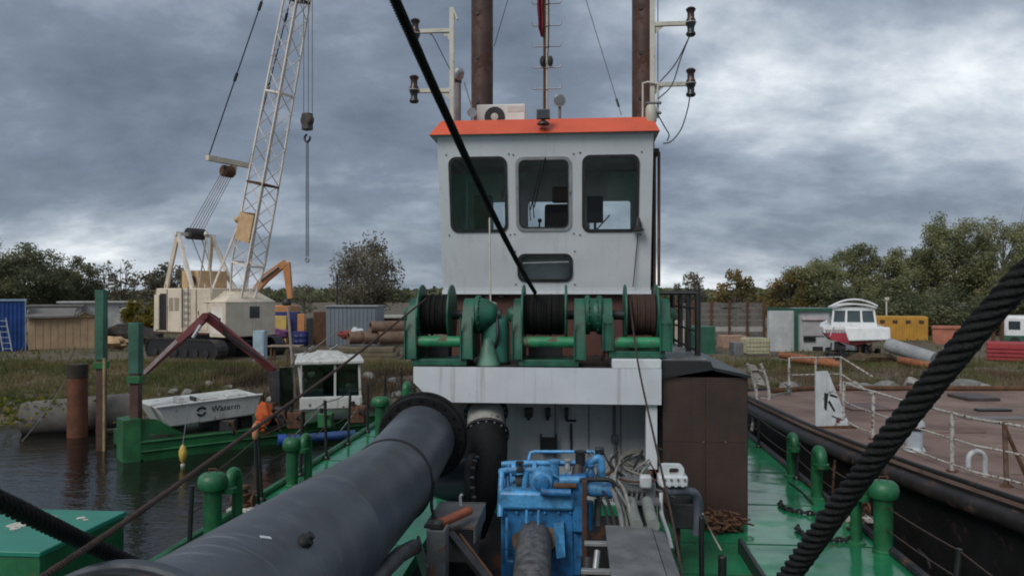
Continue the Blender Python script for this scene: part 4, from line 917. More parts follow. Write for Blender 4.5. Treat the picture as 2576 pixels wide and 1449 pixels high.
# pipe cradle and loose steel in front of it
CRS = paint('cradle_steel', (0.075, 0.078, 0.083), 0.5, 0.35, 4, rust=0.28, rustscale=9, dirt=0.4)
cr = thing('pipe_cradle', 'grey steel trestle and plate carrying the grey pipe', 'trestle', (PU + 0.5, 5.4, -1.3), D=True)
vq = 5.3; a = dp(1096, 1335, vq)
b = MB(); b.box(a.x - 0.065, a.x + 0.065, vq, vq + 0.02, -1.3, a.z); b.box(a.x - 0.065, a.x - 0.045, vq + 0.021, vq + 0.16, -1.3, a.z); b.box(a.x + 0.045, a.x + 0.065, vq + 0.021, vq + 0.16, -1.3, a.z); b.build('post', CRS, cr, bevel=0.004)
b = MB(); e0 = dp(1088, 1195, 5.86); b.tube(smooth_path([(PJ.x + PR + 0.015, VJ, PJ.z + 0.02), (PJ.x + PR + 0.01, VJ - 0.05, PJ.z - 0.18), (a.x, vq + 0.1, a.z + 0.02)]), 0.014, 6); b.build('strap', BLACK, cr)
b = MB(); b.sphere((a.x - 0.01, vq + 0.1, a.z + 0.02), 0.04, 10, (1, 1, 0.7)); b.box(a.x - 0.08, a.x + 0.02, vq + 0.05, vq + 0.16, a.z + 0.003, a.z + 0.03); b.build('clevis', DARK, cr)
p0, p1 = dp(1100, 1272, 6.3), dp(1214, 1272, 6.2)
b = MB(); b.box(p0.x, p1.x, 5.75, 6.4, p0.z - 0.02, p0.z); b.box(p1.x - 0.012, p1.x, 5.75, 6.4, p0.z - 0.12, p0.z - 0.021); b.build('shelf_plate', CRS, cr)
b = MB(); b.hexa([(p0.x, 6.42, p0.z - 0.5), (p1.x - 0.08, 6.42, p0.z - 0.5), (p1.x - 0.08, 6.44, p0.z - 0.5), (p0.x, 6.44, p0.z - 0.5)], [(p0.x, 6.42, p0.z), (p1.x, 6.42, p0.z), (p1.x, 6.44, p0.z), (p0.x, 6.44, p0.z)]); b.build('web_plate', CRS, cr)
b = MB(); b.bar(dp(1130, 1340, 5.6), dp(1235, 1470, 5.3), 0.06, 0.04); b.build('diagonal_brace', DARK, cr)
b = MB(); b.bar(dp(1155, 1345, 5.7), dp(1250, 1470, 5.4), 0.02, 0.03); b.build('diagonal_angle', RUST, cr)
b = MB(); b.bar(dp(1050, 1370, 5.6), dp(1075, 1449, 5.3), 0.02, 0.16); b.build('gusset', CRS, cr)
b = MB(); b.cyl(dp(1108, 1316, 5.5), dp(1180, 1284, 5.9), 0.034, None, 14); b.single('orange_bar', paint('orange_bar_paint', (0.27, 0.07, 0.028), 0.5, 0.2, 8, rust=0.2), 'short orange steel bar lying on the plate by the grey pipe', 'bar', D=True)
b = MB(); b.tube([dp(930, 1470, 4.6), dp(1005, 1395, 5.1), dp(1042, 1375, 5.4)], 0.055, 14); b.build('support_tube', CRS, cr)
b = MB(); b.tube(smooth_path([dp(1160, 1272, 6.2) + Vector((0, 0, 0.0)), dp(1158, 1250, 6.2), dp(1163, 1243, 6.2)]), 0.012, 6); b.build('hook', GALV, cr)

# the blue pump set in the well
pe = thing('pump_set', 'blue pump and gear set with pipes in the deck well', 'pump', (du(1380, 7), 7, -1.3), D=True)
def bx(name, x0, x1, y0, y1, v0, v1, mat, par=None, bevel=0.012):
    a = dp(x0, y1, v0); c = dp(x1, y0, v0); b = MB(); b.box(a.x, c.x, v0, v1, a.z, c.z); return b.build(name, mat, par or pe, bevel=bevel)
def pp(name, pts, r, mat, par=None, n=12, sm=False):
    P = [dp(x, y, v) for x, y, v in pts]; b = MB(); b.tube(smooth_path(P, 5) if sm else P, r, n); return b.build(name, mat, par or pe)
def cap(name, px, py, v, axis, prof, mat, par=None, n=20):
    b = MB(); b.lathe(prof, dp(px, py, v), axis, n); return b.build(name, mat, par or pe)
a = dp(1260, 1270, 6.75); c = dp(1442, 1270, 6.75)
b = MB(); b.box(a.x, c.x, 6.75, 7.4, -1.3, a.z); cas = b.build('casing', BLUE, pe, bevel=0.02)
bx('tray', 1252, 1446, 1240, 1282, 6.7, 7.44, BLUE_L, bevel=0.03)
bx('tank', 1440, 1476, 1198, 1340, 6.72, 7.3, BLUE, bevel=0.015)
bx('lower_casing', 1400, 1475, 1341, 1449, 6.78, 7.35, BLUE, bevel=0.02)
bx('step_block', 1308, 1352, 1222, 1239, 6.95, 7.2, BLUE_L); bx('step_block', 1358, 1395, 1226, 1239, 6.95, 7.2, BLUE_L)
pp('manifold_pipe', [(1262, 1168, 7.0), (1300, 1165, 7.0), (1480, 1165, 7.0)], 0.027, BLUE_L)
pp('manifold_pipe', [(1258, 1300, 6.68), (1262, 1200, 6.85), (1272, 1183, 6.9), (1385, 1183, 6.9)], 0.027, BLUE_L, sm=True)
pp('manifold_pipe', [(1280, 1270, 6.8), (1276, 1190, 6.95), (1282, 1165, 7.0)], 0.022, BLUE)
pp('manifold_pipe', [(1330, 1158, 7.2), (1334, 1139, 7.25), (1345, 1136, 7.25), (1495, 1136, 7.25), (1505, 1150, 7.2), (1506, 1190, 7.1)], 0.016, BLUE_L)
for x, y0, y1 in ((1293, 1155, 1205), (1345, 1160, 1205)):
    pp('pipe_flange', [(x - 5, (y0 + y1) / 2 - 1, 6.95), (x + 5, (y0 + y1) / 2 - 1, 6.95)], 0.07, BLUE_L, n=16)
pp('cylinder', [(1395, 1160, 6.9), (1395, 1205, 6.9)], 0.042, BLUE_L, n=18); pp('cylinder_cap', [(1395, 1157, 6.9), (1395, 1163, 6.9)], 0.05, BLUE_L, n=18)
pp('cylinder', [(1324, 1186, 6.88), (1320, 1232, 6.88)], 0.03, BLUE_L, n=14); pp('spool', [(1300, 1215, 6.95), (1318, 1212, 6.95)], 0.07, RUBBER, n=18)
cap('hydraulic_motor', 1362, 1214, 6.72, (0, 1, 0), [(0.05, -0.02), (0.095, 0.0), (0.105, 0.03), (0.105, 0.2), (0.06, 0.22)], BLUE_L)
cap('motor_cover', 1362, 1214, 6.70, (0, 1, 0), [(0.03, -0.03), (0.06, -0.02), (0.07, -0.002)], BLUE)
pp('outlet_pipe', [(1360, 1236, 6.66), (1372, 1238, 6.66), (1436, 1240, 6.66)], 0.034, BLUE)
pp('drain_pipe', [(1394, 1222, 6.7), (1450, 1222, 6.7)], 0.025, RUST)
pp('filter_pipe', [(1408, 1210, 6.75), (1458, 1208, 6.75)], 0.042, BLUE_L, n=16)
pp('cooler', [(1470, 1228, 6.7), (1530, 1232, 6.7)], 0.062, BLUE_L, n=20); pp('cooler_cap', [(1524, 1231, 6.69), (1542, 1234, 6.69)], 0.072, BLUE, n=20)
pp('rubber_hose', [(1462, 1208, 6.7), (1500, 1206, 6.62), (1535, 1208, 6.6), (1547, 1225, 6.6), (1548, 1260, 6.62)], 0.02, RUBBER, sm=True)
pp('valve_body', [(1460, 1168, 6.9), (1460, 1142, 6.9)], 0.045, BLACK, n=14); cap('hand_wheel', 1460, 1136, 6.9, (0, 0, 1), [(0.02, -0.01), (0.055, -0.008), (0.055, 0.008), (0.02, 0.012)], BLACK)
pp('valve_stem', [(1455, 1170, 6.9), (1450, 1208, 6.85)], 0.05, DARK, n=12)
pp('elbow_pipe', [(1470, 1170, 7.0), (1490, 1160, 7.0), (1505, 1152, 7.0), (1512, 1165, 7.0), (1514, 1215, 7.0)], 0.036, BLUE_L, sm=True)
bx('switch_block', 1497, 1520, 1128, 1145, 7.05, 7.15, BLACK)
pp('cylinder', [(1482, 1260, 6.8), (1480, 1330, 6.8)], 0.04, BLUE, n=16); pp('cylinder', [(1504, 1255, 6.85), (1502, 1320, 6.85)], 0.032, GREYSTEEL, n=16)
bx('angle_post', 1464, 1477, 1210, 1480, 6.6, 6.65, SPUDM, bevel=0.003)
bx('cross_bar', 1470, 1530, 1366, 1373, 6.3, 6.36, GALV, bevel=0.003)
bx('lower_bar', 1462, 1535, 1436, 1444, 6.1, 6.16, GALV, bevel=0.003)
pp('piston_rod', [(1503, 1385, 6.3), (1497, 1440, 6.2)], 0.026, GALV, n=14); pp('dark_cylinder', [(1480, 1400, 6.3), (1476, 1500, 6.2)], 0.06, DARK, n=16)
pp('shaft_pipe', [(1345, 1352, 6.75), (1342, 1385, 6.4), (1335, 1500, 5.7)], 0.148, paint('muddy_hose', (0.085, 0.085, 0.088), 0.6, 0.5, 14, dirt=0.45, dirtcol=(0.02, 0.02, 0.022), bump=0.6, bscale=40), n=30)
b = MB(); q = dp(1345, 1352, 6.7); b.lathe([(0.12, -0.05), (0.2, -0.04), (0.2, 0.0), (0.12, 0.02)], q, (-0.12, -0.62, 0.75), 26); b.build('tilted_flange', paint('rusty_flange', (0.10, 0.065, 0.04), 0.85, 0.4, 8, rust=0.3), pe)
b = MB(); fa = [dp(1392, 1318, 6.66), dp(1418, 1312, 6.72), dp(1422, 1400, 6.6), dp(1400, 1405, 6.5)]; b.hexa([p + Vector((0, 0, 0)) for p in fa], [p + Vector((0, 0.03, 0)) for p in fa]); b.build('fin', BLUE_L, pe)
for x, y, l in ((1275, 1310, 70), (1325, 1290, 25), (1355, 1290, 30)):
    pp('bolt_rod', [(x, y - 8, 6.68), (x - 1, y + l, 6.66)], 0.012, BLUE_L, n=8)
for x in (1270, 1300, 1335, 1370, 1405, 1435):
    cap('casing_bolt', x, 1288, 6.735, (0, 1, 0), [(0.013, -0.012), (0.013, 0.01)], BLUE, n=6)
pp('drip_pipe', [(1274, 1385, 6.6), (1274, 1410, 6.6), (1290, 1412, 6.6)], 0.012, BLUE_L, n=8)

# grey hood plate and hoses
hd = thing('hose_cover', 'grey flat steel cover over hydraulic hoses at the bottom centre', 'cover', (0.9, 5.3, -1.3), D=True)
PLATE = paint('worn_grey_plate', (0.115, 0.118, 0.12), 0.55, 0.3, 5, rust=0.08, dirt=0.3, dirtcol=(0.06, 0.06, 0.062), bump=0.4, bscale=60)
b = MB(); b.box(0.65, 0.998, 3.6, 5.95, 0.73, 0.75); b.build('plate', PLATE, hd, bevel=0.004)
b = MB(); b.hexa([(1.002, 3.6, 0.70), (1.09, 3.6, 0.66), (1.09, 5.95, 0.66), (1.002, 5.95, 0.70)], [(1.002, 3.6, 0.75), (1.10, 3.6, 0.70), (1.10, 5.95, 0.70), (1.002, 5.95, 0.75)]); b.build('side_plate', PLATE, hd)
b = MB(); b.box(0.655, 1.09, 3.7, 3.8, -1.3, 0.66); b.box(0.70, 1.05, 5.6, 5.7, -1.3, 0.66); b.build('leg_frame', DARK, hd)
hs = thing('hydraulic_hoses', 'bundle of grey hydraulic hoses bending down behind the grey cover', 'hoses', (0.95, 6.3, 0.6), D=True)
HOSEM = [CABLE, RUBBER, paint('muddy_hose_2', (0.12, 0.12, 0.10), 0.6, 0.3, 12), paint('pale_hose', (0.24, 0.23, 0.20), 0.6, 0.3, 12)]
for i, (x0, y0, x1, y1, r) in enumerate(((1540, 1232, 1562, 1300, 0.02), (1520, 1240, 1545, 1310, 0.014), (1556, 1250, 1575, 1310, 0.016), (1568, 1228, 1590, 1308, 0.014), (1548, 1225, 1600, 1312, 0.012), (1512, 1260, 1530, 1312, 0.012))):
    b = MB(); b.tube(smooth_path([dp(x0 - 18, y0 - 22, 6.9), dp(x0, y0, 6.6), dp((x0 + x1) / 2 + 2, (y0 + y1) / 2, 6.3), dp(x1, y1, 6.0), dp(x1 + 6, y1 + 40, 5.9)], 5), r, 10); b.build('hose', HOSEM[i % 4], hs)
for x in (1592, 1634):
    b = MB(); b.tube([dp(x - 6, 1262, 6.7), dp(x, 1290, 6.2), dp(x + 10, 1322, 5.9)], 0.048, 16); b.build('steel_pipe', paint('pale_green_grey', (0.19, 0.21, 0.19), 0.5, 0.2, 5, dirt=0.2), hs)
b = MB(); b.tube(smooth_path([dp(1553, 1265, 6.5), dp(1546, 1200, 6.8), dp(1560, 1165, 7.6), dp(1575, 1180, 7.6), dp(1640, 1205, 7.0)], 6), 0.012, 8); b.build('pale_cable', HOSEM[3], hs)
vb = thing('valve_bank', 'greasy grey valve bank with levers behind the hoses', 'valve bank', (du(1600, 7), 7.0, -1.3), D=True)
pe_, pe = pe, vb
bx('block', 1565, 1650, 1215, 1262, 7.0, 7.25, GREYSTEEL); bx('bracket', 1555, 1660, 1262, 1270, 6.85, 7.3, GREYSTEEL, bevel=0.004); bx('plinth', 1575, 1645, 1271, 1449, 6.95, 7.2, DARK)
bx('end_cover', 1610, 1640, 1198, 1230, 6.9, 7.0, WHITE_DIRTY, bevel=0.02)
for x in (1580, 1592, 1605, 1618):
    pp('lever', [(x, 1262, 6.9), (x + 4, 1240, 6.85)], 0.01, BLACK, n=6); cap('knob', x + 4, 1238, 6.85, (0, 0, 1), [(0.008, -0.015), (0.02, 0.0), (0.008, 0.015)], RUBBER, n=8)
pp('copper_pipe', [(1558, 1205, 7.0), (1600, 1212, 6.95), (1650, 1208, 7.0)], 0.012, RUST, sm=True)
pe = pe_
mf = thing('hose_manifold', 'white bolted manifold with ring handle and thick grey hoses bending from it', 'manifold', (du(1693, 7.1), 7.1, 0.2), D=True)
pe_, pe = pe, mf
a = dp(1657, 1224, 7.05); c = dp(1731, 1199, 7.05)
b = MB(); b.box(a.x, c.x, 7.05, 7.22, a.z, c.z); b.build('block', WHITE, mf, bevel=0.015)
a2 = dp(1660, 1198, 7.06); c2 = dp(1722, 1171, 7.06)
b = MB(); ro = rrect(a2.x, c2.x, a2.z - 0.01, c2.z, 0.045); ri = rrect(a2.x + 0.085, c2.x - 0.045, a2.z + 0.018, c2.z - 0.03, 0.02); b.plate(ro, [ri], lambda p, q, t: (p, t, q), 7.08, 7.16); b.build('ring_handle', WHITE, mf, bevel=0.008)
for i, x in enumerate((1667, 1683, 1700, 1717)):
    cap('bolt', x, 1219, 7.045, (0, 1, 0), [(0.018, -0.018), (0.018, 0.0)], WHITE, n=8)
    cap('bolt', x + 6, 1207, 7.045, (0, 1, 0), [(0.012, -0.01), (0.012, 0.0)], GREYSTEEL, n=8)
for i in range(4):
    x = 1672 + i * 15; o = i * 0.07
    b = MB(); s0 = dp(x, 1228, 7.1 + o * 0.4); b.tube(smooth_path([s0, s0 + Vector((0.05, 0.0, -0.03)), dp(1735 + i * 3, 1236, 7.15 + o), dp(1752 + i * 2, 1258, 7.2 + o), dp(1754 + i * 2, 1310, 7.2 + o), dp(1750, 1345, 7.2 + o)], 5), 0.036, 12); b.build('thick_hose', paint('blue_grey_hose', (0.085, 0.095, 0.12), 0.45, 0.25, 8), mf)
b = MB(); b.tube(smooth_path([dp(1663, 1240, 7.0), dp(1664, 1290, 6.9), dp(1680, 1340, 6.7), dp(1690, 1380, 6.6)], 5), 0.018, 8); b.build('white_strap', WHITE_DIRTY, mf)
bx('support_box', 1690, 1764, 1268, 1330, 7.2, 7.7, DARK, mf); bx('support_leg', 1700, 1712, 1330, 1400, 7.3, 7.4, DARK, mf)
pe = pe_
cc = MB()
for k, (r, ox, oz) in enumerate(((0.15, 0, 0), (0.14, 0.02, 0.015), (0.16, -0.01, -0.02), (0.12, 0.03, 0.0))):
    c = dp(1597, 1158, 9.2); cc.tube([(c.x + ox + r * 1.1 * math.cos(t * 0.2618), 9.23 - 0.015 * k, c.z + oz + r * 0.6 * math.sin(t * 0.2618) - 0.02 * math.sin(t * 0.5236 + k)) for t in range(24)], 0.013, 6, closed=True)
cc.single('cable_coil', paint('pale_cable', (0.33, 0.32, 0.29), 0.6, 0.2, 10), 'coiled pale cable hung on the white wall right of the pump', 'cable', D=True)
for px, top, v, r, lab in ((1765, 1290, 6.7, 0.022, 'tall thin black post right of the grey hoses'), (1817, 1385, 6.75, 0.036, 'short thick black post on the right deck by the coaming')):
    u = du(px, v); b = MB(); b.cyl((u, v, 0), (u, v, dz(top, v)), r); b.lathe([(r * 2, 0), (r * 2, 0.015), (r, 0.03)], (u, v, 0.0), n=12); b.sphere((u, v, dz(top, v)), r * 1.05, 10, (1, 1, 0.5)); b.single('deck_post', BLACK, lab, 'post', D=True)
b = MB(); b.tube(smooth_path([dp(1768, 1292, 6.7), dp(1785, 1330, 6.9), dp(1815, 1385, 6.75)], 5), 0.008, 6); b.single('rope_lashing', HOSEM[3], 'thin pale line tied between the two black deck posts', 'line', D=True)

# green box at the lower left
gb = thing('winch_cover_box', 'large green box with teal top in the lower left corner', 'box', (-2.85, 4.1, 0), D=True)
b = MB(); b.box(-3.42, -2.28, 3.72, 4.45, 0, 1.17); b.build('body', GREEN_B, gb, bevel=0.006)
b = MB(); b.box(-3.43, -2.27, 3.71, 4.46, 1.172, 1.2); b.build('lid', TEAL, gb, bevel=0.005)
DROP = paint('bird_dropping', (0.45, 0.43, 0.36), 0.8, 0.2, 20)
rnd = random.Random(3)
for i, (px, py, s) in enumerate(((120, 1302, 0.055), (42, 1322, 0.06), (102, 1312, 0.03), (205, 1303, 0.025), (38, 1330, 0.03), (215, 1308, 0.015))):
    p = wd(onz(px, py, 1.2)); k = 11; b = MB(); vs = [(p.x + s * (0.7 + 0.5 * rnd.random()) * math.cos(6.283 * j / k), p.y + s * 0.9 * (0.6 + 0.6 * rnd.random()) * math.sin(6.283 * j / k), 1.2006) for j in range(k)]
    b.add(vs + [(x, y, z + 0.003) for x, y, z in vs], [tuple(range(k, 2 * k))] + [(j, (j + 1) % k, k + (j + 1) % k, k + j) for j in range(k)]); b.build('dropping', DROP, gb)

# ---- deck vents, valves, chains
def mushroom_vent(p, h, r, label):
    t = thing('mushroom_vent', label, 'vent', (p[0], p[1], 0), D=True, group='mushroom vents on the dredger deck')
    b = MB(); b.lathe([(r * 1.15, 0), (r * 1.15, 0.02), (r, 0.03), (r, h - 0.16)], (p[0], p[1], 0), n=24); b.build('post', GREEN_B, t)
    R = r * 1.62
    b = MB(); b.lathe([(r, h - 0.17), (R * 0.9, h - 0.165), (R, h - 0.13), (R * 1.02, h - 0.09), (R * 0.93, h - 0.04), (R * 0.7, h - 0.01), (R * 0.3, h)], (p[0], p[1], 0), n=28); c = b.build('cap', GREEN_B, t)
    b = MB(); b.tube([(p[0] - 0.04, p[1], h - 0.005), (p[0] - 0.04, p[1], h + 0.035), (p[0] + 0.04, p[1], h + 0.035), (p[0] + 0.04, p[1], h - 0.005)], 0.008, 6); b.build('handle', RUST, c)
def gooseneck(p, h, r, label, ang=-90):
    t = thing('gooseneck_vent', label, 'vent', (p[0], p[1], 0), D=True, group='gooseneck vents on the dredger deck')
    a = math.radians(ang); d = Vector((math.cos(a), math.sin(a), 0)); c = Vector((p[0], p[1], h - 0.14)) + d * 0.085
    pts = [Vector((p[0], p[1], 0.0)), Vector((p[0], p[1], h - 0.16))] + [c - d * 0.085 * math.cos(math.radians(k)) + Vector((0, 0, 0.085 * math.sin(math.radians(k)))) for k in range(0, 181, 20)] + [c + d * 0.085 - Vector((0, 0, 0.05))]
    b = MB(); b.tube(pts, r, 18); b.build('pipe', GREEN_B, t)
    b = MB(); b.lathe([(r * 1.3, 0), (r * 1.3, 0.05), (r * 1.05, 0.06)], c + d * 0.085 - Vector((0, 0, 0.1)), n=18); b.build('mouth', GREEN_B, t)
    b = MB(); b.lathe([(r * 1.7, 0), (r * 1.7, 0.02), (r, 0.035)], (p[0], p[1], 0), n=18); b.build('foot_flange', GREEN_B, t)
def dg(px, py): return wd(onz(px, py, 0.0))
g = dg(2222, 1388); mushroom_vent(g, 0.70, 0.088, 'green mushroom-capped vent on the right deck beside the thick hawser')
gooseneck((g.x - 0.17, g.y + 0.25), 0.72, 0.055, 'green gooseneck vent touching the mushroom vent on the right deck')
gooseneck(dg(2055, 1255), 0.66, 0.07, 'green gooseneck vent in the middle of the right deck edge')
gooseneck(dg(1990, 1198), 0.62, 0.06, 'farthest green gooseneck vent along the right deck edge')
lp = wd(at(535, 1190, 7.75)); mushroom_vent((lp.x, lp.y), 0.72, 0.088, 'green mushroom-capped vent at the left deck edge, nearest the grey pipe')
gooseneck((lp.x + 0.14, lp.y + 0.25), 0.74, 0.055, 'green gooseneck vent directly behind the left mushroom vent')
lp2 = wd(at(735, 1098, 10.1)); mushroom_vent((lp2.x, lp2.y), 0.64, 0.075, 'second green mushroom vent along the left deck edge, before the blue pipe')
gooseneck((lp2.x + 0.14, lp2.y + 0.2), 0.68, 0.055, 'green gooseneck vent behind the second left mushroom vent')
lp3 = wd(at(958, 1000, 13.6)); mushroom_vent((lp3.x, lp3.y), 0.72, 0.10, 'farther green mushroom vent left of the black pipe flange')
lp4 = wd(at(1026, 962, 15.6)); gooseneck((lp4.x, lp4.y), 0.75, 0.08, 'green gooseneck vent far aft by the left end of the white beam')
def deck_valve(p, label):
    t = thing('deck_valve', label, 'valve', (p[0], p[1], 0), D=True, group='rusty valves on white plinths')
    b = MB(); b.box(p[0] - 0.15, p[0] + 0.15, p[1] - 0.12, p[1] + 0.12, 0, 0.06); b.build('plinth', WHITE_RUSTY, t, bevel=0.008)
    b = MB(); b.lathe([(0.08, 0.062), (0.085, 0.09), (0.06, 0.1), (0.07, 0.16), (0.09, 0.19), (0.09, 0.21), (0.05, 0.22), (0.05, 0.26), (0.075, 0.27), (0.07, 0.3), (0.02, 0.31)], (p[0], p[1], 0), n=16); b.build('body', RUST, t)
    b = MB(); b.cyl((p[0] - 0.12, p[1], 0.13), (p[0] + 0.12, p[1], 0.13), 0.03); b.lathe([(0.07, 0), (0.07, 0.02)], (p[0] + 0.11, p[1], 0.13), (1, 0, 0), 12); b.lathe([(0.07, 0), (0.07, 0.02)], (p[0] - 0.13, p[1], 0.13), (1, 0, 0), 12); b.build('side_flange', RUST, t)
p = dg(2155, 1308); deck_valve(p, 'rusty valve on a white square plinth on the right deck')
p = wd(at(612, 1270, 8.9)); deck_valve((p.x, p.y), 'rusty valve on a white plinth behind the left mushroom vent')
CHM = paint('black_chain', (0.012, 0.012, 0.012), 0.6, 0.3, 10, rust=0.2)
def chain(pts, L, r, closed=False):
    b = MB(); P = [Vector(p) for p in pts]; acc = 0; k = 0
    for i in range(len(P) - 1):
        seg = (P[i + 1] - P[i]); n = max(1, int(round(seg.length / (L * 0.78))))
        for j in range(n):
            c = P[i].lerp(P[i + 1], (j + 0.5) / n); d = seg.normalized(); s = d.cross(Vector((0, 0, 1))).normalized() if k % 2 else Vector((0, 0, 1)); k += 1
            b.tube([c + d * (L * 0.5 * math.cos(t * math.pi / 4)) + s * (L * 0.32 * math.sin(t * math.pi / 4)) for t in range(8)], r, 5, closed=True)
    return b
for px, py, R, lab in ((2037, 1278, 0.33, 'ring of black chain on the green deck, farther one'), (2082, 1342, 0.30, 'ring of black chain on the green deck, nearer one')):
    p = dg(px, py); pts = [(p.x + R * math.cos(math.radians(a)), p.y + R * 0.95 * math.sin(math.radians(a)), 0.025) for a in range(150, 400, 10)]
    chain(pts, 0.075, 0.014).single('deck_chain', CHM, lab, 'chain', D=True)
rnd = random.Random(9); b = MB(); p = dg(1815, 1335)
for i in range(110):
    q = Vector((p.x + rnd.gauss(0, 0.12), p.y + rnd.gauss(0, 0.08), abs(rnd.gauss(0.06, 0.05)) + 0.02)); d = Vector((rnd.gauss(0, 1), rnd.gauss(0, 1), rnd.gauss(0, 0.5))).normalized(); s = d.cross(Vector((0.3, 0.2, 1))).normalized()
    b.tube([q + d * (0.045 * math.cos(t * math.pi / 4)) + s * (0.028 * math.sin(t * math.pi / 4)) for t in range(8)], 0.011, 5, closed=True)
b.single('chain_heap', RUST, 'rusty heap of chain at the foot of the brown casing', 'chain', D=True)
for i, (x0, y0, x1, y1) in enumerate(((1985, 1215, 2045, 1270), (2085, 1240, 2120, 1275), (2310, 1385, 2340, 1430))):
    a, c = dg(x0, y0), dg(x1, y1); b = MB(); b.tube([(a.x, a.y, 0.012), ((a.x + c.x) / 2 + 0.03, (a.y + c.y) / 2, 0.012), (c.x, c.y, 0.012)], 0.012, 6); b.single('rope_end', CHM, ('loose black rope end lying on the deck near the far gooseneck vents', 'short black rope end beside the middle right gooseneck vent', 'short dark rope end at the deck edge right of the mushroom vent')[i], 'rope', D=True)
for k in range(7):
    v = 7.2 + k * 0.42; 
    b = MB(); b.bar((-2.95 + 0.02 * (k % 3), v, 0.035), (-2.9, v + 0.28, 0.05 + 0.02 * (k % 2)), 0.09, 0.05)
    if k in (2, 3, 5): b.single('dirty_timber', paint('wet_timber', (0.07, 0.055, 0.035), 0.8, 0.3, 6), ('', '', 'short wet timber on the left deck beside the first stanchion', 'short wet timber on the left deck before the second vent', '', 'short wet timber on the left deck by the deck edge pipe')[k], 'timber', D=True)

# loose wiring and thin pipes round the pump set
rnd = random.Random(31)
lw = thing('loose_wiring', 'loose dark cables and thin pipes strung about the blue pump set', 'cables', (du(1480, 7.6), 7.6, 0.0), D=True)
for i in range(30):
    x = rnd.uniform(1470, 1665); y = rnd.uniform(1120, 1240); v = rnd.uniform(7.3, 9.1)
    pts = [dp(x, y, v), dp(x + rnd.uniform(-45, 45), y + rnd.uniform(15, 50), v - rnd.uniform(0.0, 0.25)), dp(x + rnd.uniform(-30, 70), y + rnd.uniform(50, 120), v - rnd.uniform(0.1, 0.5))]
    b = MB(); b.tube(smooth_path(pts, 6), rnd.choice((0.008, 0.011, 0.015)), 6); b.build('cable', (RUBBER, CABLE, HOSEM[3], RUST, BLACK)[i % 5], lw)
for i in range(9):
    x = rnd.uniform(1262, 1450); y = rnd.uniform(1165, 1235); v = rnd.uniform(6.75, 7.1)
    pts = [dp(x, y, v), dp(x + rnd.uniform(-20, 25), y + rnd.uniform(-12, 14), v - 0.03), dp(x + rnd.uniform(-10, 45), y + rnd.uniform(10, 40), v - 0.05)]
    b = MB(); b.tube(smooth_path(pts, 5), rnd.choice((0.009, 0.012)), 6); b.build('thin_pipe', (BLUE, BLACK, BLUE_L)[i % 3], lw)
for i, (x, y, v) in enumerate(((1300, 1252, 6.85), (1330, 1250, 6.9), (1375, 1252, 6.85), (1415, 1250, 6.9), (1308, 1180, 6.85), (1428, 1175, 6.9), (1488, 1190, 6.85))):
    b = MB(); p = dp(x, y, v); b.lathe([(0.03, -0.03), (0.034, 0.0), (0.022, 0.02), (0.022, 0.05), (0.035, 0.055), (0.035, 0.07)], p, n=8); b.build('fitting', (BLUE, BLACK, GALV)[i % 3], lw)

# ================================================================== the red-decked barge alongside on the right
ZB = 0.55
REDDECK = paint('faded_red_deck', (0.165, 0.095, 0.074), 0.8, 0.35, 0.8, rust=0.25, rustcol=(0.11, 0.065, 0.045), rustscale=4.0, col2=(0.225, 0.150, 0.120), dirt=0.4, dirtcol=(0.14, 0.115, 0.085), plating=0.5, bump=0.3, bscale=15)
HULLB = paint('black_hull', (0.012, 0.012, 0.013), 0.55, 0.4, 2, rust=0.22, rustcol=(0.03, 0.016, 0.01))
edge = [(6.3, -3.0), (5.62, 2.5), (5.05, 5.6), (4.78, 7.16), (4.52, 9.3), (4.42, 11.2), (4.44, 13.0), (4.50, 14.8), (4.66, 15.6), (5.3, 15.9)]
edge = [tuple(p)[:2] for p in smooth_path([(x, y, 0) for x, y in edge], 4)]
bg_ = thing('moored_barge', 'barge with faded red deck and black hull moored on the right', 'barge', (9, 7, WATER_Z - 0.6))
full = edge + [(15, 15.9), (15, -3)]
b = MB(); b.plate(full, [], lambda a, c, t: (a, c, t), ZB - 0.04, ZB); b.build('deck', REDDECK, bg_)
b = MB(); n = len(edge)
vs = [(x, y, ZB - 0.041) for x, y in edge] + [(x + 0.25, y, WATER_Z - 0.6) for x, y in edge] + [(15, 15.9, ZB - 0.041), (15, 15.9, WATER_Z - 0.6), (15, -3, ZB - 0.041), (15, -3, WATER_Z - 0.6)]
fs = [(i, i + 1, n + i + 1, n + i) for i in range(n - 1)] + [(n - 1, 2 * n, 2 * n + 1, 2 * n - 1), (2 * n, 2 * n + 2, 2 * n + 3, 2 * n + 1)]
b.add(vs, fs); b.build('hull', HULLB, bg_)
b = MB(); b.tube([(x - 0.03, y, ZB - 0.17) for x, y in edge], 0.10, 12); b.build('rubbing_strake', paint('strake', (0.018, 0.016, 0.016), 0.5, 0.4, 3, rust=0.3, rustcol=(0.05, 0.028, 0.02)), bg_)
b = MB(); b.tube([(x + 0.03, y, ZB + 0.02) for x, y in edge], 0.03, 8); b.build('deck_edge_bar', BLACK, bg_)
def deck_plate(name, px, py, sx, sy, h, mat):
    p = onz(px, py, ZB); b = MB(); b.box(p.x - sx, p.x + sx, p.y - sy, p.y + sy, ZB + 0.003, ZB + h); return b.build(name, mat, bg_, bevel=0.01)
deck_plate('hatch', 2448, 1003, 0.30, 0.35, 0.06, paint('hatch_dark', (0.05, 0.04, 0.04), 0.6, 0.3, 4, rust=0.2)); deck_plate('hatch', 2498, 1034, 0.28, 0.08, 0.04, BLACK); deck_plate('hatch', 2170, 1025, 0.35, 0.4, 0.03, paint('hatch_red', (0.10, 0.055, 0.05), 0.6, 0.3, 4))
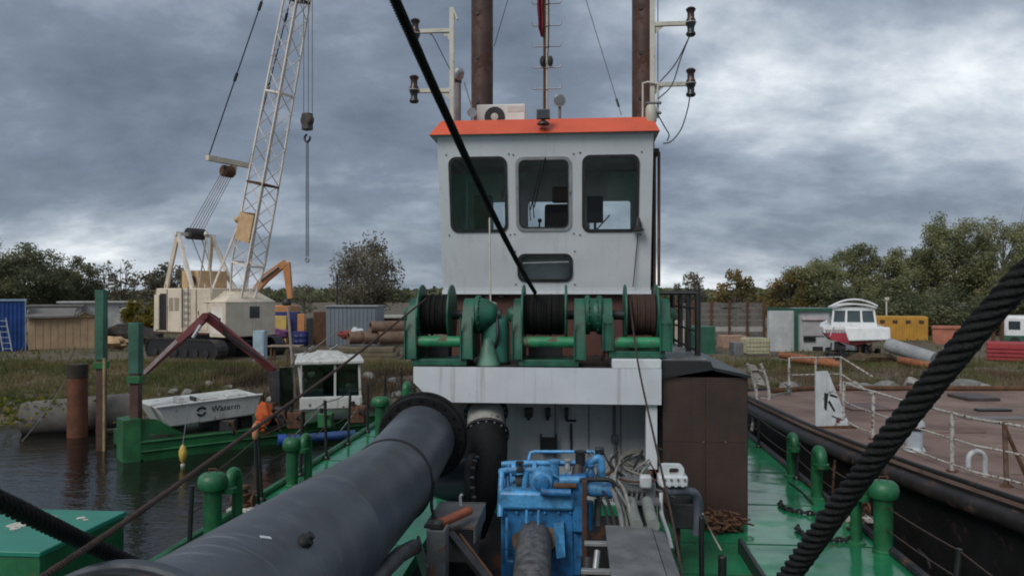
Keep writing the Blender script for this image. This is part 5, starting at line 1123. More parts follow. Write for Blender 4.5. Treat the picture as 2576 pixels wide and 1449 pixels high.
deck_plate('patch_plate', 2500, 1052, 0.5, 0.16, 0.012, paint('patch', (0.13, 0.12, 0.115), 0.6, 0.3, 4)); deck_plate('patch_plate', 2380, 1080, 0.4, 0.3, 0.012, REDDECK)
b = MB(); b.tube([(14.8, 15.8, ZB + 0.04), (6.1, 15.8, ZB + 0.04), (5.2, 15.4, ZB + 0.04)], 0.06, 8); b.build('end_coaming', RUST, bg_)

# barge railing, posts a little bent and rusty
rb = thing('barge_railing', 'rusty white pipe railing along the edge of the red-decked barge', 'railing', (4.9, 8.5, ZB))
posts = [onz(2532, 1224, ZB), onz(2395, 1186, ZB), onz(2196, 1105, ZB), onz(2120, 1070, ZB)]
posts = [Vector((5.75, 5.2, ZB))] + posts
tops = []
for i, p in enumerate(posts):
    h = 0.66; tp_ = Vector((p.x + (0.02, -0.02, 0.0, 0.01, 0.02)[i], p.y, ZB + h)); tops.append(tp_)
    b = MB(); b.tube([p, tp_], 0.024, 10); b.build('post', WHITE_RUSTY if i != 1 else paint('rusty_brown_white', (0.12, 0.075, 0.05), 0.8, 0.4, 9, rust=0.3), rb)
    b = MB(); b.lathe([(0.06, 0), (0.06, 0.015)], p, n=10); b.build('foot', RUST, rb)
for fr in (0.98, 0.55, 0.12):
    pts = []
    for a, c in zip(tops[:-1], tops[1:]):
        pa = Vector((a.x, a.y, ZB + 0.66 * fr)); pc_ = Vector((c.x, c.y, ZB + 0.66 * fr)); pts += [pa, pa.lerp(pc_, 0.5) + Vector((0, 0, -0.015))]
    pts.append(pc_); b = MB(); b.tube(pts, 0.016 if fr > 0.9 else 0.012, 8); b.build('rail', WHITE_RUSTY, rb)
b = MB(); b.tube([posts[1] + Vector((0.25, 0.0, 0)), tops[1] + Vector((0, 0, -0.05))], 0.02, 8); b.build('brace', RUST, rb)
# railing at the far end
re_ = thing('end_railing', 'bent white railing at the far end of the red-decked barge', 'railing', (5.6, 15, ZB))
ep = [at(1985, 990, 15.2), at(2052, 985, 15.3), at(2115, 985, 15.4), at(2200, 985, 15.6)]
for p in ep[:3]:
    b = MB(); b.tube([(p.x, p.y, ZB), (p.x, p.y, ZB + 0.72)], 0.022, 8); b.build('post', WHITE_RUSTY, re_)
for hh in (0.72, 0.38):
    b = MB(); b.tube([(ep[0].x - 0.1, ep[0].y - 0.3, ZB + hh - 0.18)] + [(p.x, p.y, ZB + hh) for p in ep[:3]] + [(ep[2].x + 0.45, ep[2].y - 0.4, ZB + hh - 0.35)], 0.016, 8); b.build('rail', WHITE_RUSTY, re_)
# white triangular plate
tp0, tp1 = onz(2052, 1077, ZB), onz(2146, 1077, ZB)
tri = thing('bow_plate', 'white triangular steel plate with black marks standing on the barge edge', 'plate', (tp0.x, tp0.y, ZB))
hh = 0.84; w = tp1.x - tp0.x; yy = tp0.y
b = MB(); b.plate([(tp0.x, ZB), (tp0.x + w, ZB), (tp0.x + 0.19, ZB + hh), (tp0.x, ZB + hh - 0.01)], [], lambda a, c, t: (a, t + (a - tp0.x) * 0.15, c), yy, yy + 0.03); b.build('plate', paint('white_plate', (0.52, 0.55, 0.56), 0.5, 0.15, 3, rust=0.22, streak=0.3), tri)
def mark(pts):
    b = MB(); b.plate([(tp0.x + x * w, ZB + z * hh) for x, z in pts], [], lambda a, c, t: (a, t + (a - tp0.x) * 0.15, c), yy - 0.004, yy - 0.001); b.build('black_mark', BLACK, tri)
mark([(0.24, 0.34), (0.31, 0.30), (0.33, 0.46), (0.36, 0.60), (0.24, 0.62)]); mark([(0.34, 0.46), (0.52, 0.28), (0.56, 0.30), (0.40, 0.48)]); mark([(0.40, 0.56), (0.62, 0.52), (0.62, 0.55), (0.42, 0.60)]); mark([(0.45, 0.20), (0.75, 0.12), (0.75, 0.14), (0.46, 0.22)])
b = MB(); b.box(tp0.x - 0.02, tp0.x + w + 0.05, yy - 0.03, yy + 0.12, ZB + 0.003, ZB + 0.03); b.build('foot_weld', RUST, tri)
# vent and hoop on the barge
p = onz(2300, 1133, ZB); vt = thing('barge_vent', 'white domed vent on the barge deck behind the thick hawser', 'vent', (p.x, p.y, ZB))
b = MB(); b.lathe([(0.13, 0), (0.12, 0.03), (0.1, 0.05), (0.1, 0.26)], p, n=20); b.build('post', paint('pale_blue_white', (0.42, 0.47, 0.50), 0.5, 0.15, 4, rust=0.25), vt)
b = MB(); b.lathe([(0.115, 0.262), (0.12, 0.30)], p, n=20); b.build('gap_ring', DARK, vt)
b = MB(); b.lathe([(0.11, 0.302)] + [(0.125 * math.cos(math.radians(a)), 0.31 + 0.11 * math.sin(math.radians(a))) for a in range(0, 91, 15)], p, n=20); b.build('dome', WHITE_DIRTY, vt)
p = onz(2478, 1198, ZB); b = MB(); b.tube([(p.x, p.y, ZB), (p.x, p.y, ZB + 0.18)] + arc((p.x - 0.09, p.y, ZB + 0.18), 0.09, 0, 180, 8) + [(p.x - 0.18, p.y, ZB + 0.10)], 0.028, 12); b.single('hoop_pipe', WHITE_DIRTY, 'white hooked vent pipe on the barge deck right of the railing post', 'vent')
bo = thing('mooring_bollard', 'black double bollard at the right edge of the picture on the barge', 'bollard', (5.75, 6.85, ZB))
b = MB(); b.box(5.4, 6.1, 6.7, 7.0, ZB + 0.003, ZB + 0.04); b.build('base_plate', BLACK, bo)
for x in (5.58, 5.92):
    b = MB(); b.lathe([(0.09, 0.04), (0.08, 0.06), (0.08, 0.28), (0.105, 0.30), (0.105, 0.34), (0.08, 0.36)], (x, 6.85, ZB), n=18); b.build('post', BLACK, bo)
p = onz(2130, 1140, ZB); chain([(4.40, 10.4, ZB - 0.1), (4.36, 10.4, ZB - 0.4), (4.34, 10.4, ZB - 0.75)], 0.07, 0.011).single('hanging_chain', RUST, 'rusty chain hanging down the black barge hull', 'chain')
# gangway wreckage at the barge's far corner
gw = thing('bent_ladder', 'bent rusty white ladder frame at the far end of our right deck', 'ladder', (at(1905, 1000, 15).x, 15, 0.0))
for dx_ in (0, 0.26):
    b = MB(); b.tube(smooth_path([at(1880 + dx_ * 130, 915, 14.6), at(1896 + dx_ * 130, 960, 14.6), at(1905 + dx_ * 110, 1010, 14.4), at(1890 + dx_ * 80, 1085, 14.0)], 4), 0.03, 8); b.build('stile', WHITE_RUSTY, gw)
for y in (930, 965, 1000):
    b = MB(); b.tube([at(1884 + (y - 915) * 0.2, y, 14.6), at(1918 + (y - 915) * 0.2, y + 4, 14.6)], 0.02, 6); b.build('rung', WHITE_RUSTY, gw)
b = MB(); b.hexa([at(1880, 915, 14.62), at(1900, 918, 14.62), at(1925, 965, 14.62), at(1905, 975, 14.62)], [at(1880, 915, 14.66), at(1900, 918, 14.66), at(1925, 965, 14.66), at(1905, 975, 14.66)]); b.build('torn_plate', WHITE_RUSTY, gw)
cb = MB()
for k in range(4): cb.tube(smooth_path([at(1940 + 8 * k, 1000 + 6 * k, 15), at(1960, 990 + 14 * k, 15), at(1990 - 5 * k, 985 + 10 * k, 15.1), at(1975, 965 + 10 * k, 15.1)], 4), 0.016, 6)
cb.single('hose_tangle', paint('green_grey_hose', (0.11, 0.15, 0.13), 0.6), 'tangle of pale green hoses at the far corner of the barge', 'hoses')

# ================================================================== the green work barge on the left
AZ = math.radians(40)
gb2 = thing('green_work_barge', 'green flat work barge lying by the left bank', 'barge', (-8.75, 18.1, WATER_Z), rz=AZ)
L_, W_ = 11.5, 2.6; HH = 0.44
prof = [(0.5, -0.3), (0.0, 0.05), (0.0, HH), (L_, HH), (L_, -0.3)]
b = MB(); b.plate(prof, [], lambda a, c, t: (a, t, c), 0.0, W_); b.build('hull', GREEN_HULL, gb2)
b = MB(); b.box(0.1, L_, 0.08, W_ - 0.05, HH + 0.002, HH + 0.02); b.build('deck', paint('dirty_green_deck', (0.025, 0.07, 0.03), 0.7, 0.4, 2, rust=0.3), gb2)
b = MB(); b.tube([(0, -0.02, 0.22), (L_, -0.02, 0.22)], 0.025, 6); b.build('hull_rib', GREEN_HULL, gb2)
b = MB(); b.tube([(0, 0.0, HH), (L_, 0.0, HH)], 0.035, 8); b.build('gunwale', GREEN_HULL, gb2)
b = MB(); b.box(2.9, 3.15, -0.012, -0.002, 0.25, 0.40); b.build('red_patch', paint('brown_patch', (0.09, 0.05, 0.02), 0.7), gb2)
b = MB(); b.hexa([(-0.36, 0.1, -0.2), (-0.002, 0.0, -0.2), (-0.002, 0.8, -0.2), (-0.36, 0.7, -0.2)], [(-0.36, 0.1, 0.98), (-0.002, -0.02, 1.0), (-0.002, 0.82, 1.0), (-0.36, 0.7, 0.98)]); b.build('spud_sponson', GREEN_HULL, gb2)
b = MB(); b.plate([(0.0, 1.0), (0.0, 0.45), (0.12, 0.45), (0.2, 0.62), (0.95, 0.50), (0.95, 0.56), (0.35, 0.95)], [], lambda a, c, t: (a, t, c), 0.02, 0.06); b.build('bow_bracket', GREEN_HULL, gb2)
for q0_, q1_, hh0 in ((0.7, 1.1, 0.72), (1.8, 2.3, 0.76), (2.5, 2.8, 0.78)):
    b = MB(); b.box(q0_, q1_, 0.3, 1.5, HH + 0.022, hh0); b.build('hood_block', DARK, gb2)
def spud(label, px, py, Y, ptop, w, wood=True):
    p = at(px, py, Y); zt_ = at(px, ptop, Y).z; t = thing('steel_spud', label, 'post', (p.x, p.y, WATER_Z - 0.8))
    zm = at(px, 905 if wood else 940, Y).z
    b = MB(); b.box(p.x - w, p.x + w, p.y - w, p.y + w, zm, zt_); b.build('green_upper', paint('spud_green', (0.025, 0.105, 0.07), 0.65, 0.35, 2, rust=0.2, rustscale=9, streak=0.5, dirt=0.25), t, bevel=0.012)
    b = MB(); b.box(p.x - w * 0.85, p.x + w * 0.85, p.y - w * 0.85, p.y + w * 0.85, WATER_Z - 0.8, zm - 0.002); b.build('rusty_lower', SPUDM, t, bevel=0.012)
    b = MB(); b.box(p.x - w * 1.25, p.x + w * 1.25, p.y - w * 1.25, p.y + w * 1.25, zm - 0.22, zm - 0.05); b.build('collar', GREEN_HULL, t, bevel=0.01)
    if wood:
        b = MB(); b.tube([(p.x + w + 0.02, p.y - w, WATER_Z - 0.3), (p.x + w + 0.02, p.y - w, zm + 0.05)], 0.035, 8); b.build('wooden_pole', paint('pole_wood', (0.28, 0.22, 0.10), 0.8, 0.4, 3, dirt=0.3), t)
    return t
spud('taller green spud post standing in the water left of the green barge', 255, 1130, 19.4, 730, 0.11)
spud('shorter green spud post at the bow of the green barge', 342, 1050, 18.4, 812, 0.125, False)
p = at(195, 1095, 21.3); rp = thing('rusty_pile', 'thick rusty round pile with dark top in the water', 'pile', (p.x, p.y, WATER_Z - 1))
b = MB(); b.cyl((p.x, p.y, WATER_Z - 1), (p.x, p.y, at(195, 950, 21.3).z), 0.26, None, 20); b.build('tube', paint('red_rust_pile', (0.115, 0.042, 0.020), 0.85, 0.35, 2, rust=0.35, streak=0.5), rp)
b = MB(); b.cyl((p.x, p.y, at(195, 950, 21.3).z), (p.x, p.y, at(195, 916, 21.3).z), 0.27, None, 20); b.build('tarred_top', paint('tarred', (0.03, 0.022, 0.016), 0.9, 0.3, 4, rust=0.2), rp)
# concrete pipe on the bank
a0_ = at(62, 1050, 21.9); a1_ = at(345, 1025, 22.6)
b = MB(); ax = (a1_ - a0_).normalized(); ln = (a1_ - a0_).length
b.lathe([(0.36, 0), (0.48, 0.0), (0.49, 0.03), (0.49, ln), (0.36, ln), (0.36, 0.02)], a0_ - Vector((0, 0, 0.05)), ax, 28); b.single('concrete_pipe', paint('wet_concrete', (0.115, 0.105, 0.095), 0.9, 0.25, 1.5, dirt=0.35, dirtcol=(0.06, 0.055, 0.045), bump=0.5), 'large grey concrete pipe lying along the waterline on the left', 'pipe')
b = MB(); b.tube(sag(at(165, 955, 21), at(55, 1110, 20.6), 0.1, 8), 0.012, 5); b.single('slack_line', CABLE, 'thin slack line from the bank into the water by the concrete pipe', 'line')

# white hood with lettering, standing on the barge
hw = thing('white_engine_hood', 'white boat-shaped hood with black lettering on the green barge', 'hood', (-8.75, 18.1, WATER_Z), rz=AZ)
x0, x1 = 0.35, 2.95
WB = paint('dirty_hood_white', (0.50, 0.51, 0.49), 0.55, 0.12, 1.5, rust=0.2, streak=0.55, streakcol=(0.2, 0.17, 0.13), dirt=0.2, dirtcol=(0.25, 0.22, 0.16))
b = MB(); b.hexa([(x0 + 0.3, 0.12, 0.70), (x1 - 0.1, 0.12, 0.80), (x1 - 0.1, 1.7, 0.80), (x0 + 0.3, 1.7, 0.70)], [(x0, 0.05, 1.22), (x1, 0.05, 1.32), (x1, 1.75, 1.32), (x0, 1.75, 1.22)]); hh_ = b.build('shell', WB, hw, bevel=0.04)
b = MB(); b.tube([(x0, 0.03, 1.23), (x1, 0.03, 1.33)], 0.03, 8); b.build('top_rim', WB, hw)
for x, w_, h_ in ((1.0, 0.15, 0.14), (1.7, 0.4, 0.05), (2.4, 0.5, 0.07), (1.35, 0.06, 0.1)):
    b = MB(); zz = 1.22 + 0.03 * (x - x0); b.box(x - w_ / 2, x + w_ / 2, 0.3, 0.7, zz + 0.012, zz + 0.012 + h_); b.build('hatch_cover', WB if w_ > 0.1 else DARK, hw, bevel=0.015)
def text_part(name, body, size, mat, parent, mtx, bold=0.0):
    cu = bpy.data.curves.new(name, 'FONT'); cu.body = body; cu.size = size; cu.extrude = 0.002; cu.offset = bold; cu.align_x = 'LEFT'; cu.space_character = 1.06
    tmp = bpy.data.objects.new('tmp', cu); COL.objects.link(tmp)
    me = bpy.data.meshes.new_from_object(tmp.evaluated_get(bpy.context.evaluated_depsgraph_get())); bpy.data.objects.remove(tmp); bpy.data.curves.remove(cu)
    me.name = name; me.materials.clear(); me.materials.append(mat); o = bpy.data.objects.new(name, me); COL.objects.link(o); o.parent = parent; o.matrix_local = mtx; BASE[o] = BASE[parent]; return o
# the side of the hood leans: find its plane for the lettering
def hood_pt(x, f): # f from bottom 0 to top 1
    bx_ = x; zb_ = 0.70 + (x - x0 - 0.3) * 0.1 / (x1 - 0.4 - x0); zt_ = 1.22 + (x - x0) * 0.1 / (x1 - x0)
    return Vector((x, 0.12 - 0.07 * f, zb_ + (zt_ - zb_) * f))
o_ = hood_pt(1.66, 0.48) + Vector((0, -0.012, 0)); ex_ = (hood_pt(2.6, 0.48) - hood_pt(1.66, 0.48)).normalized(); ey_ = (hood_pt(1.66, 0.9) - hood_pt(1.66, 0.3)).normalized(); ez_ = ex_.cross(ey_)
M_ = Matrix((ex_, ey_, ez_)).transposed().to_4x4(); M_.translation = o_
LET = paint('letter_black', (0.015, 0.016, 0.02), 0.5)
text_part('lettering', 'Watermaster', 0.205, LET, hw, M_, 0.0015)
oc = hood_pt(1.42, 0.56) + Vector((0, -0.014, 0))
for s in (0, 180):
    pts = []
    for R, rng_ in ((0.125, range(20, 176, 12)), (0.072, range(175, 19, -12))):
        for a in rng_: pts.append((R * math.cos(math.radians(a + s)), R * math.sin(math.radians(a + s))))
    b = MB(); b.plate(pts, [], lambda a, c, t: tuple(oc + ex_ * a + ey_ * c + ez_ * t), 0.0, 0.004); b.build('round_emblem', LET, hw)
# cab of the green barge
cbp = at(833, 1030, 20.2); cb_ = thing('barge_cab', 'small white glazed cab with flat roof on the green barge', 'cab', (cbp.x, cbp.y, cbp.z), rz=math.radians(14))
CW, CD, CH = 0.80, 0.9, 1.34
b = MB(); b.box(-CW, CW, 0, CD * 2, 0, 0.34); b.build('lower_panel', WB, cb_, bevel=0.02)
b = MB(); b.box(-CW + 0.05, -0.2, -0.02, -0.003, 0.03, 0.30); b.build('door_panel', WB, cb_, bevel=0.005); b = MB(); b.box(-0.1, CW - 0.05, -0.02, -0.003, 0.03, 0.30); b.build('door_panel', WB, cb_, bevel=0.005)
for (xa, ya, xb, yb) in ((-CW + 0.05, 0.05, -CW - 0.02, 0.0), (0.1, 0.05, 0.1, 0.0), (CW - 0.05, 0.05, CW - 0.08, 0.0), (-CW + 0.05, 1.75, -CW, 1.8), (CW - 0.05, 1.75, CW, 1.8)):
    b = MB(); b.bar((xa, ya, 0.342), (xb, yb, CH - 0.155), 0.06, 0.06); b.build('pillar', WB, cb_)
TINT = glass_mat('cab_glass', (0.35, 0.45, 0.42))
for xa, xb in ((-CW + 0.08, 0.07), (0.13, CW - 0.08)):
    b = MB(); b.hexa([(xa, 0.05, 0.345), (xb, 0.05, 0.345), (xb, 0.055, 0.345), (xa, 0.055, 0.345)], [(xa, 0.02, CH - 0.16), (xb, 0.02, CH - 0.16), (xb, 0.025, CH - 0.16), (xa, 0.025, CH - 0.16)]); b.build('windscreen_pane', TINT, cb_)
for s in (-1, 1):
    b = MB(); b.box(s * (CW - 0.06) - 0.004, s * (CW - 0.06) + 0.004, 0.1, 1.7, 0.345, CH - 0.16); b.build('side_pane', TINT, cb_)
b = MB(); b.box(-CW - 0.12, CW + 0.05, -0.12, 1.95, CH - 0.15, CH - 0.04); b.build('roof', WB, cb_, bevel=0.03)
b = MB(); b.hexa([(-0.6, 0.1, CH - 0.038), (0.5, 0.1, CH - 0.038), (0.5, 1.6, CH - 0.038), (-0.6, 1.6, CH - 0.038)], [(-0.35, 0.4, CH + 0.14), (0.2, 0.4, CH + 0.12), (0.2, 1.3, CH + 0.12), (-0.35, 1.3, CH + 0.14)]); b.build('crumpled_tarp', paint('mouldy_white', (0.42, 0.42, 0.40), 0.8, 0.3, 6, dirt=0.4, dirtcol=(0.08, 0.08, 0.07), bump=0.8, bscale=10), cb_)
b = MB(); b.box(-0.2, 0.2, 0.6, 0.9, 0.342, 0.9); b.build('seat_back', DARK, cb_)
for x in (-CW - 0.35,):
    b = MB(); b.box(x - 0.15, x + 0.2, -0.05, 0.02, 0.05, CH - 0.2); b.build('open_door', TINT, cb_)
# red hydraulic boom of the green barge
rbm = thing('red_boom', 'red folded hydraulic boom of the green barge before the crane', 'boom', (at(690, 1000, 21.5).x, 21.5, -0.7))
RED = paint('faded_red_paint', (0.125, 0.018, 0.020), 0.55, 0.3, 3, rust=0.25, dirt=0.2)
e0, e1, e2, e3 = at(362, 940, 20.2), at(520, 795, 21.0), at(690, 932, 21.8), at(700, 1010, 21.8)
def taper(p, q, w0, w1, d):
    d0 = (q - p).normalized(); nrm = d0.cross(Vector((0, 1, 0))).normalized(); y = Vector((0, d / 2, 0))
    return MB().hexa([p - nrm * w0 - y, q - nrm * w1 - y, q - nrm * w1 + y, p - nrm * w0 + y], [p + nrm * w0 - y, q + nrm * w1 - y, q + nrm * w1 + y, p + nrm * w0 + y])
taper(e1, e0, 0.11, 0.06, 0.2).build('outer_arm', RED, rbm, bevel=0.015); taper(e2, e1, 0.09, 0.115, 0.2).build('inner_arm', RED, rbm, bevel=0.015)
b = MB(); b.bar(e3, e2, 0.3, 0.3); b.build('pivot_post', DARK, rbm)
b = MB(); b.bar(e1.lerp(e0, 0.45) + Vector((0, -0.14, 0.02)), e0 + Vector((0.05, -0.14, 0.02)), 0.02, 0.09); b.build('worn_strip', paint('pale_strip', (0.38, 0.30, 0.29), 0.6, 0.2, 5), rbm)
b = MB(); b.cyl(at(500, 815, 20.9), at(420, 880, 20.5), 0.06, None, 10); b.build('hydraulic_cylinder', DARK, rbm); b = MB(); b.cyl(at(505, 818, 20.8), at(485, 850, 20.7), 0.05, None, 10); b.build('cylinder_rod', GALV, rbm)
b = MB(); b.cyl(at(560, 835, 21.1), at(660, 905, 21.6), 0.06, None, 10); b.build('hydraulic_cylinder', DARK, rbm)
b = MB(); b.cyl(e1 - Vector((0, 0.18, 0)), e1 + Vector((0, 0.18, 0)), 0.09, None, 14); b.build('pin', RED, rbm)
b = MB(); b.tube(smooth_path([e1 + Vector((0.1, -0.1, 0.1)), at(548, 800, 20.9), at(556, 815, 20.9), at(575, 850, 21)], 4), 0.02, 6); b.build('hose', RUBBER, rbm)

# blue pipe, fenders and deck clutter by the green barge
q0, q1 = at(705, 1107, 17.2), at(893, 1092, 17.8)
bp_ = thing('blue_pipe', 'blue pipe hanging along the near side of the green barge', 'pipe', tuple(q0))
b = MB(); b.tube([q0, q1], 0.10, 14); b.build('tube', paint('blue_pipe_paint', (0.018, 0.05, 0.16), 0.35, 0.2, 3), bp_); b = MB(); d_ = (q1 - q0).normalized(); b.tube([q0 - d_ * 0.05, q0 + d_ * 0.12], 0.13, 14); b.build('end_cap', paint('bright_blue', (0.01, 0.05, 0.26), 0.35), bp_)
for q in (q0.lerp(q1, 0.2), q0.lerp(q1, 0.8)):
    b = MB(); b.tube([q + Vector((0, 0, 0.1)), q + Vector((0.05, 2.4, 0.45))], 0.012, 5); b.build('sling', CABLE, bp_)
p = at(460, 1140, 17.6); fd = thing('yellow_fender', 'small yellow fender buoy hanging on a line at the green barge', 'fender', tuple(p))
b = MB(); b.lathe([(0.02, -0.22), (0.06, -0.17), (0.085, -0.05), (0.09, 0.05), (0.05, 0.16), (0.02, 0.2)], p, n=14); b.build('float', paint('fender_yellow', (0.5, 0.36, 0.07), 0.5, 0.2, 8, dirt=0.2), fd); b = MB(); b.tube([p + Vector((0, 0, 0.2)), p + Vector((0, 0.3, 1.1))], 0.01, 5); b.build('line', CABLE, fd); b = MB(); b.lathe([(0.05, -0.32), (0.05, -0.24)], p, n=10); b.build('tail', CREAM, fd)
p = at(642, 1085, 9.0); mt = thing('marker_float', 'pale orange float tied to the top of a left stanchion', 'float', tuple(p))
b = MB(); b.lathe([(0.02, -0.09), (0.035, -0.06), (0.04, 0.05), (0.02, 0.09)], p, n=12); b.build('float', paint('pale_orange', (0.42, 0.20, 0.11), 0.6, 0.2, 8), mt)
b = MB(); b.tube([p + Vector((0, 0, -0.09)), p + Vector((0.03, 0.05, -0.93))], 0.02, 8); b.build('stick', BLACK, mt)
OR = paint('orange_cloth', (0.42, 0.085, 0.02), 0.85, 0.3, 8)
rnd = random.Random(21)
def crumple(name, px, py, Y, s, mat, label, cat, sq=(1, 1, 1), seed=0):
    p = at(px, py, Y); b = MB(); b.sphere((0, 0, 0), 1, 16); out = []
    for v in b.v:
        v = Vector(v); k = 1 + 0.55 * mnoise.noise(v * 1.6 + Vector((seed, 3, 1))) + 0.25 * mnoise.noise(v * 4 + Vector((seed, 9, 1))); out.append((p.x + v.x * s * sq[0] * k, p.y + v.y * s * sq[1] * k, p.z + v.z * s * sq[2] * k))
    b.v = out; return b.single(name, mat, label, cat, ang=30)
crumple('orange_jacket', 664, 1042, 19.3, 0.2, OR, 'crumpled orange jacket hung at the stern of the white hood', 'jacket', (1, 0.6, 1.4), 1)
crumple('orange_bag', 652, 1072, 19.1, 0.14, OR, 'small orange bag on the green barge below the orange jacket', 'bag', (1.1, 0.7, 0.9), 2)
dark_clutter = ((700, 1045, 0.22, 1.0, 'black pump block on the green barge right of the orange jacket'), (745, 1052, 0.2, 0.9, 'dark engine block on the green barge left of the white cab'), (690, 1060, 0.16, 0.8, 'low dark box on the green barge below the black pump block'), (820, 1050, 0.18, 0.7, 'dark toolbox on the green barge under the white cab'), (575, 1066, 0.2, 0.6, 'dark battery box under the lettered white hood'), (900, 1038, 0.2, 0.9, 'dark winch block on the green barge right of the white cab'))
for i, (px, py, s, h, lab) in enumerate(dark_clutter):
    p = at(px, py, 19.6); t = thing('deck_machine', lab, 'machine', tuple(p)); b = MB(); b.box(p.x - s, p.x + s, p.y - 0.15, p.y + 0.15, p.z - 0.25, p.z + s * h); b.build('housing', (DARK, RUST, BLACK, GREEN_HULL)[i % 4], t, bevel=0.03)
    b = MB(); b.cyl((p.x - s * 0.5, p.y - 0.1, p.z + s * h), (p.x - s * 0.5, p.y - 0.1, p.z + s * h + 0.12), 0.05, None, 10); b.tube(smooth_path([(p.x + s * 0.3, p.y - 0.16, p.z), (p.x + s * 0.9, p.y - 0.3, p.z + 0.1), (p.x + s * 1.5, p.y - 0.25, p.z - 0.2)], 4), 0.02, 6); b.build('fittings', RUBBER if i % 2 else RUST, t)
pm = MB(); m0 = at(728, 765, 22.2); pm.tube([at(742, 1000, 22.2), at(735, 905, 22.2), at(724, 770, 22.2)], [0.05, 0.045, 0.035], 8); pm.single('thin_pole', paint('pinkish_pole', (0.26, 0.21, 0.18), 0.7, 0.2, 4), 'thin pale pole standing on the green barge left of the white cab', 'pole')
for i, (px0, py0, px1, py1) in enumerate(((740, 905, 850, 830), (745, 900, 700, 960), (860, 860, 1010, 770))):
    if i == 2: continue
    b = MB(); b.tube(sag(at(px0, py0, 22.1), at(px1, py1, 22.3), 0.05, 6), 0.014, 5); b.single('rigging_line', CABLE, ('dark line running up right from the thin pole', 'dark line running down left from the thin pole')[i], 'line')

# ================================================================== the crawler crane
PHI = math.radians(-29)
CRX, CRY = at(545, 744, 37).x, 37.0
BEIGE = paint('weathered_beige', (0.60, 0.52, 0.41), 0.6, 0.12, 1.2, rust=0.12, streak=0.4, streakcol=(0.22, 0.15, 0.09), rustscale=3, dirt=0.12, dirtcol=(0.28, 0.22, 0.15))
BEIGE_B = paint('pale_boom_paint', (0.66, 0.60, 0.54), 0.6, 0.15, 1.5, rust=0.15, rustscale=4)
TAN = paint('tan_panel', (0.50, 0.33, 0.18), 0.7, 0.2, 2, rust=0.1)
crn = thing('crawler_crane', 'old beige crawler crane with tall lattice boom on the bank', 'crane', (CRX, CRY, GROUND_Z), rz=PHI)
b = MB(); b.box(-2.5, 1.3, -1.45, 1.45, 1.15, 3.25); b.build('engine_house', BEIGE, crn, bevel=0.05)
b = MB(); b.hexa([(1.302, -1.5, 1.0), (2.35, -1.5, 1.0), (2.35, 1.5, 1.0), (1.302, 1.5, 1.0)], [(1.302, -1.5, 2.6), (2.35, -1.5, 2.6), (2.35, 1.5, 2.6), (1.302, 1.5, 2.6)]); cab = b.build('cab', BEIGE, crn, bevel=0.04)
b = MB(); b.hexa([(0.9, -1.52, 2.602), (2.37, -1.52, 2.602), (2.37, 1.52, 2.602), (0.9, 1.52, 2.602)], [(0.7, -0.7, 3.2), (1.9, -0.7, 3.05), (1.9, 0.9, 3.05), (0.7, 0.9, 3.2)]); b.build('cab_roof', BEIGE, crn)
b = MB(); b.hexa([(-2.9, -1.3, 1.2), (-2.502, -1.44, 1.2), (-2.502, 1.44, 1.2), (-2.9, 1.3, 1.2)], [(-2.68, -1.3, 2.9), (-2.502, -1.44, 3.2), (-2.502, 1.44, 3.2), (-2.68, 1.3, 2.9)]); b.build('counterweight', BEIGE, crn)
b = MB(); b.box(-2.2, -1.75, -1.46, -1.452, 1.25, 3.0); b.build('open_doorway', BLACK, crn)
b = MB(); b.box(-2.55, -2.21, -1.52, -1.47, 1.3, 2.95); b.build('sliding_door', BEIGE, crn)
for x in (-1.7, -0.6, 0.35):
    b = MB(); b.box(x, x + 0.04, -1.475, -1.452, 1.2, 3.2); b.build('panel_seam', paint('seam_brown', (0.20, 0.15, 0.10), 0.7), crn)
for s in (0, 0.42):
    b = MB(); b.bar((-0.5 + s, -1.55, 1.4), (-0.5 + s, -1.55, 3.3), 0.04, 0.04); b.build('ladder_stile', GREYSTEEL, crn)
for k in range(6):
    b = MB(); b.bar((-0.48, -1.55, 1.55 + 0.3 * k), (-0.1, -1.55, 1.55 + 0.3 * k), 0.035, 0.035); b.build('ladder_rung', GREYSTEEL, crn)
b = MB(); b.box(2.352, 2.362, -0.1, 0.5, 1.85, 2.4); b.build('cab_window', paint('dark_glass', (0.03, 0.04, 0.045), 0.1), cab); b = MB(); b.box(1.45, 2.2, -1.512, -1.502, 1.15, 2.4); b.build('cab_window', BEIGE_B, cab)
b = MB(); b.box(2.0, 2.08, -1.53, -1.513, 1.8, 1.9); b.build('door_handle', RUST, cab)
for gx_ in (-1.55, -1.15):
    b = MB()
    for k in range(7): b.box(gx_, gx_ + 0.3, -1.47, -1.453, 2.2 + k * 0.09, 2.25 + k * 0.09)
    b.build('vent_grille', paint('grille_brown', (0.22, 0.18, 0.13), 0.7), crn)
b = MB(); b.box(0.45, 1.15, -1.475, -1.453, 1.3, 2.9); b.build('side_door', BEIGE, crn, bevel=0.01); b = MB(); b.box(0.52, 0.58, -1.49, -1.476, 2.0, 2.2); b.build('door_handle', RUST, crn)
b = MB(); b.box(-2.5, 1.3, -1.49, -1.455, 1.12, 1.2); b.build('sill_rail', RUST, crn)
for x_ in (-1.9, -0.9, 0.1, 0.9):
    b = MB(); b.bar((x_, -1.4, 3.26), (x_, -1.4, 3.45), 0.06, 0.06); b.build('roof_stub', BEIGE, crn)
b = MB(); b.box(-0.9, 0.9, -1.0, 1.0, 0.72, 1.14); b.build('slewing_ring', BLACK, crn)
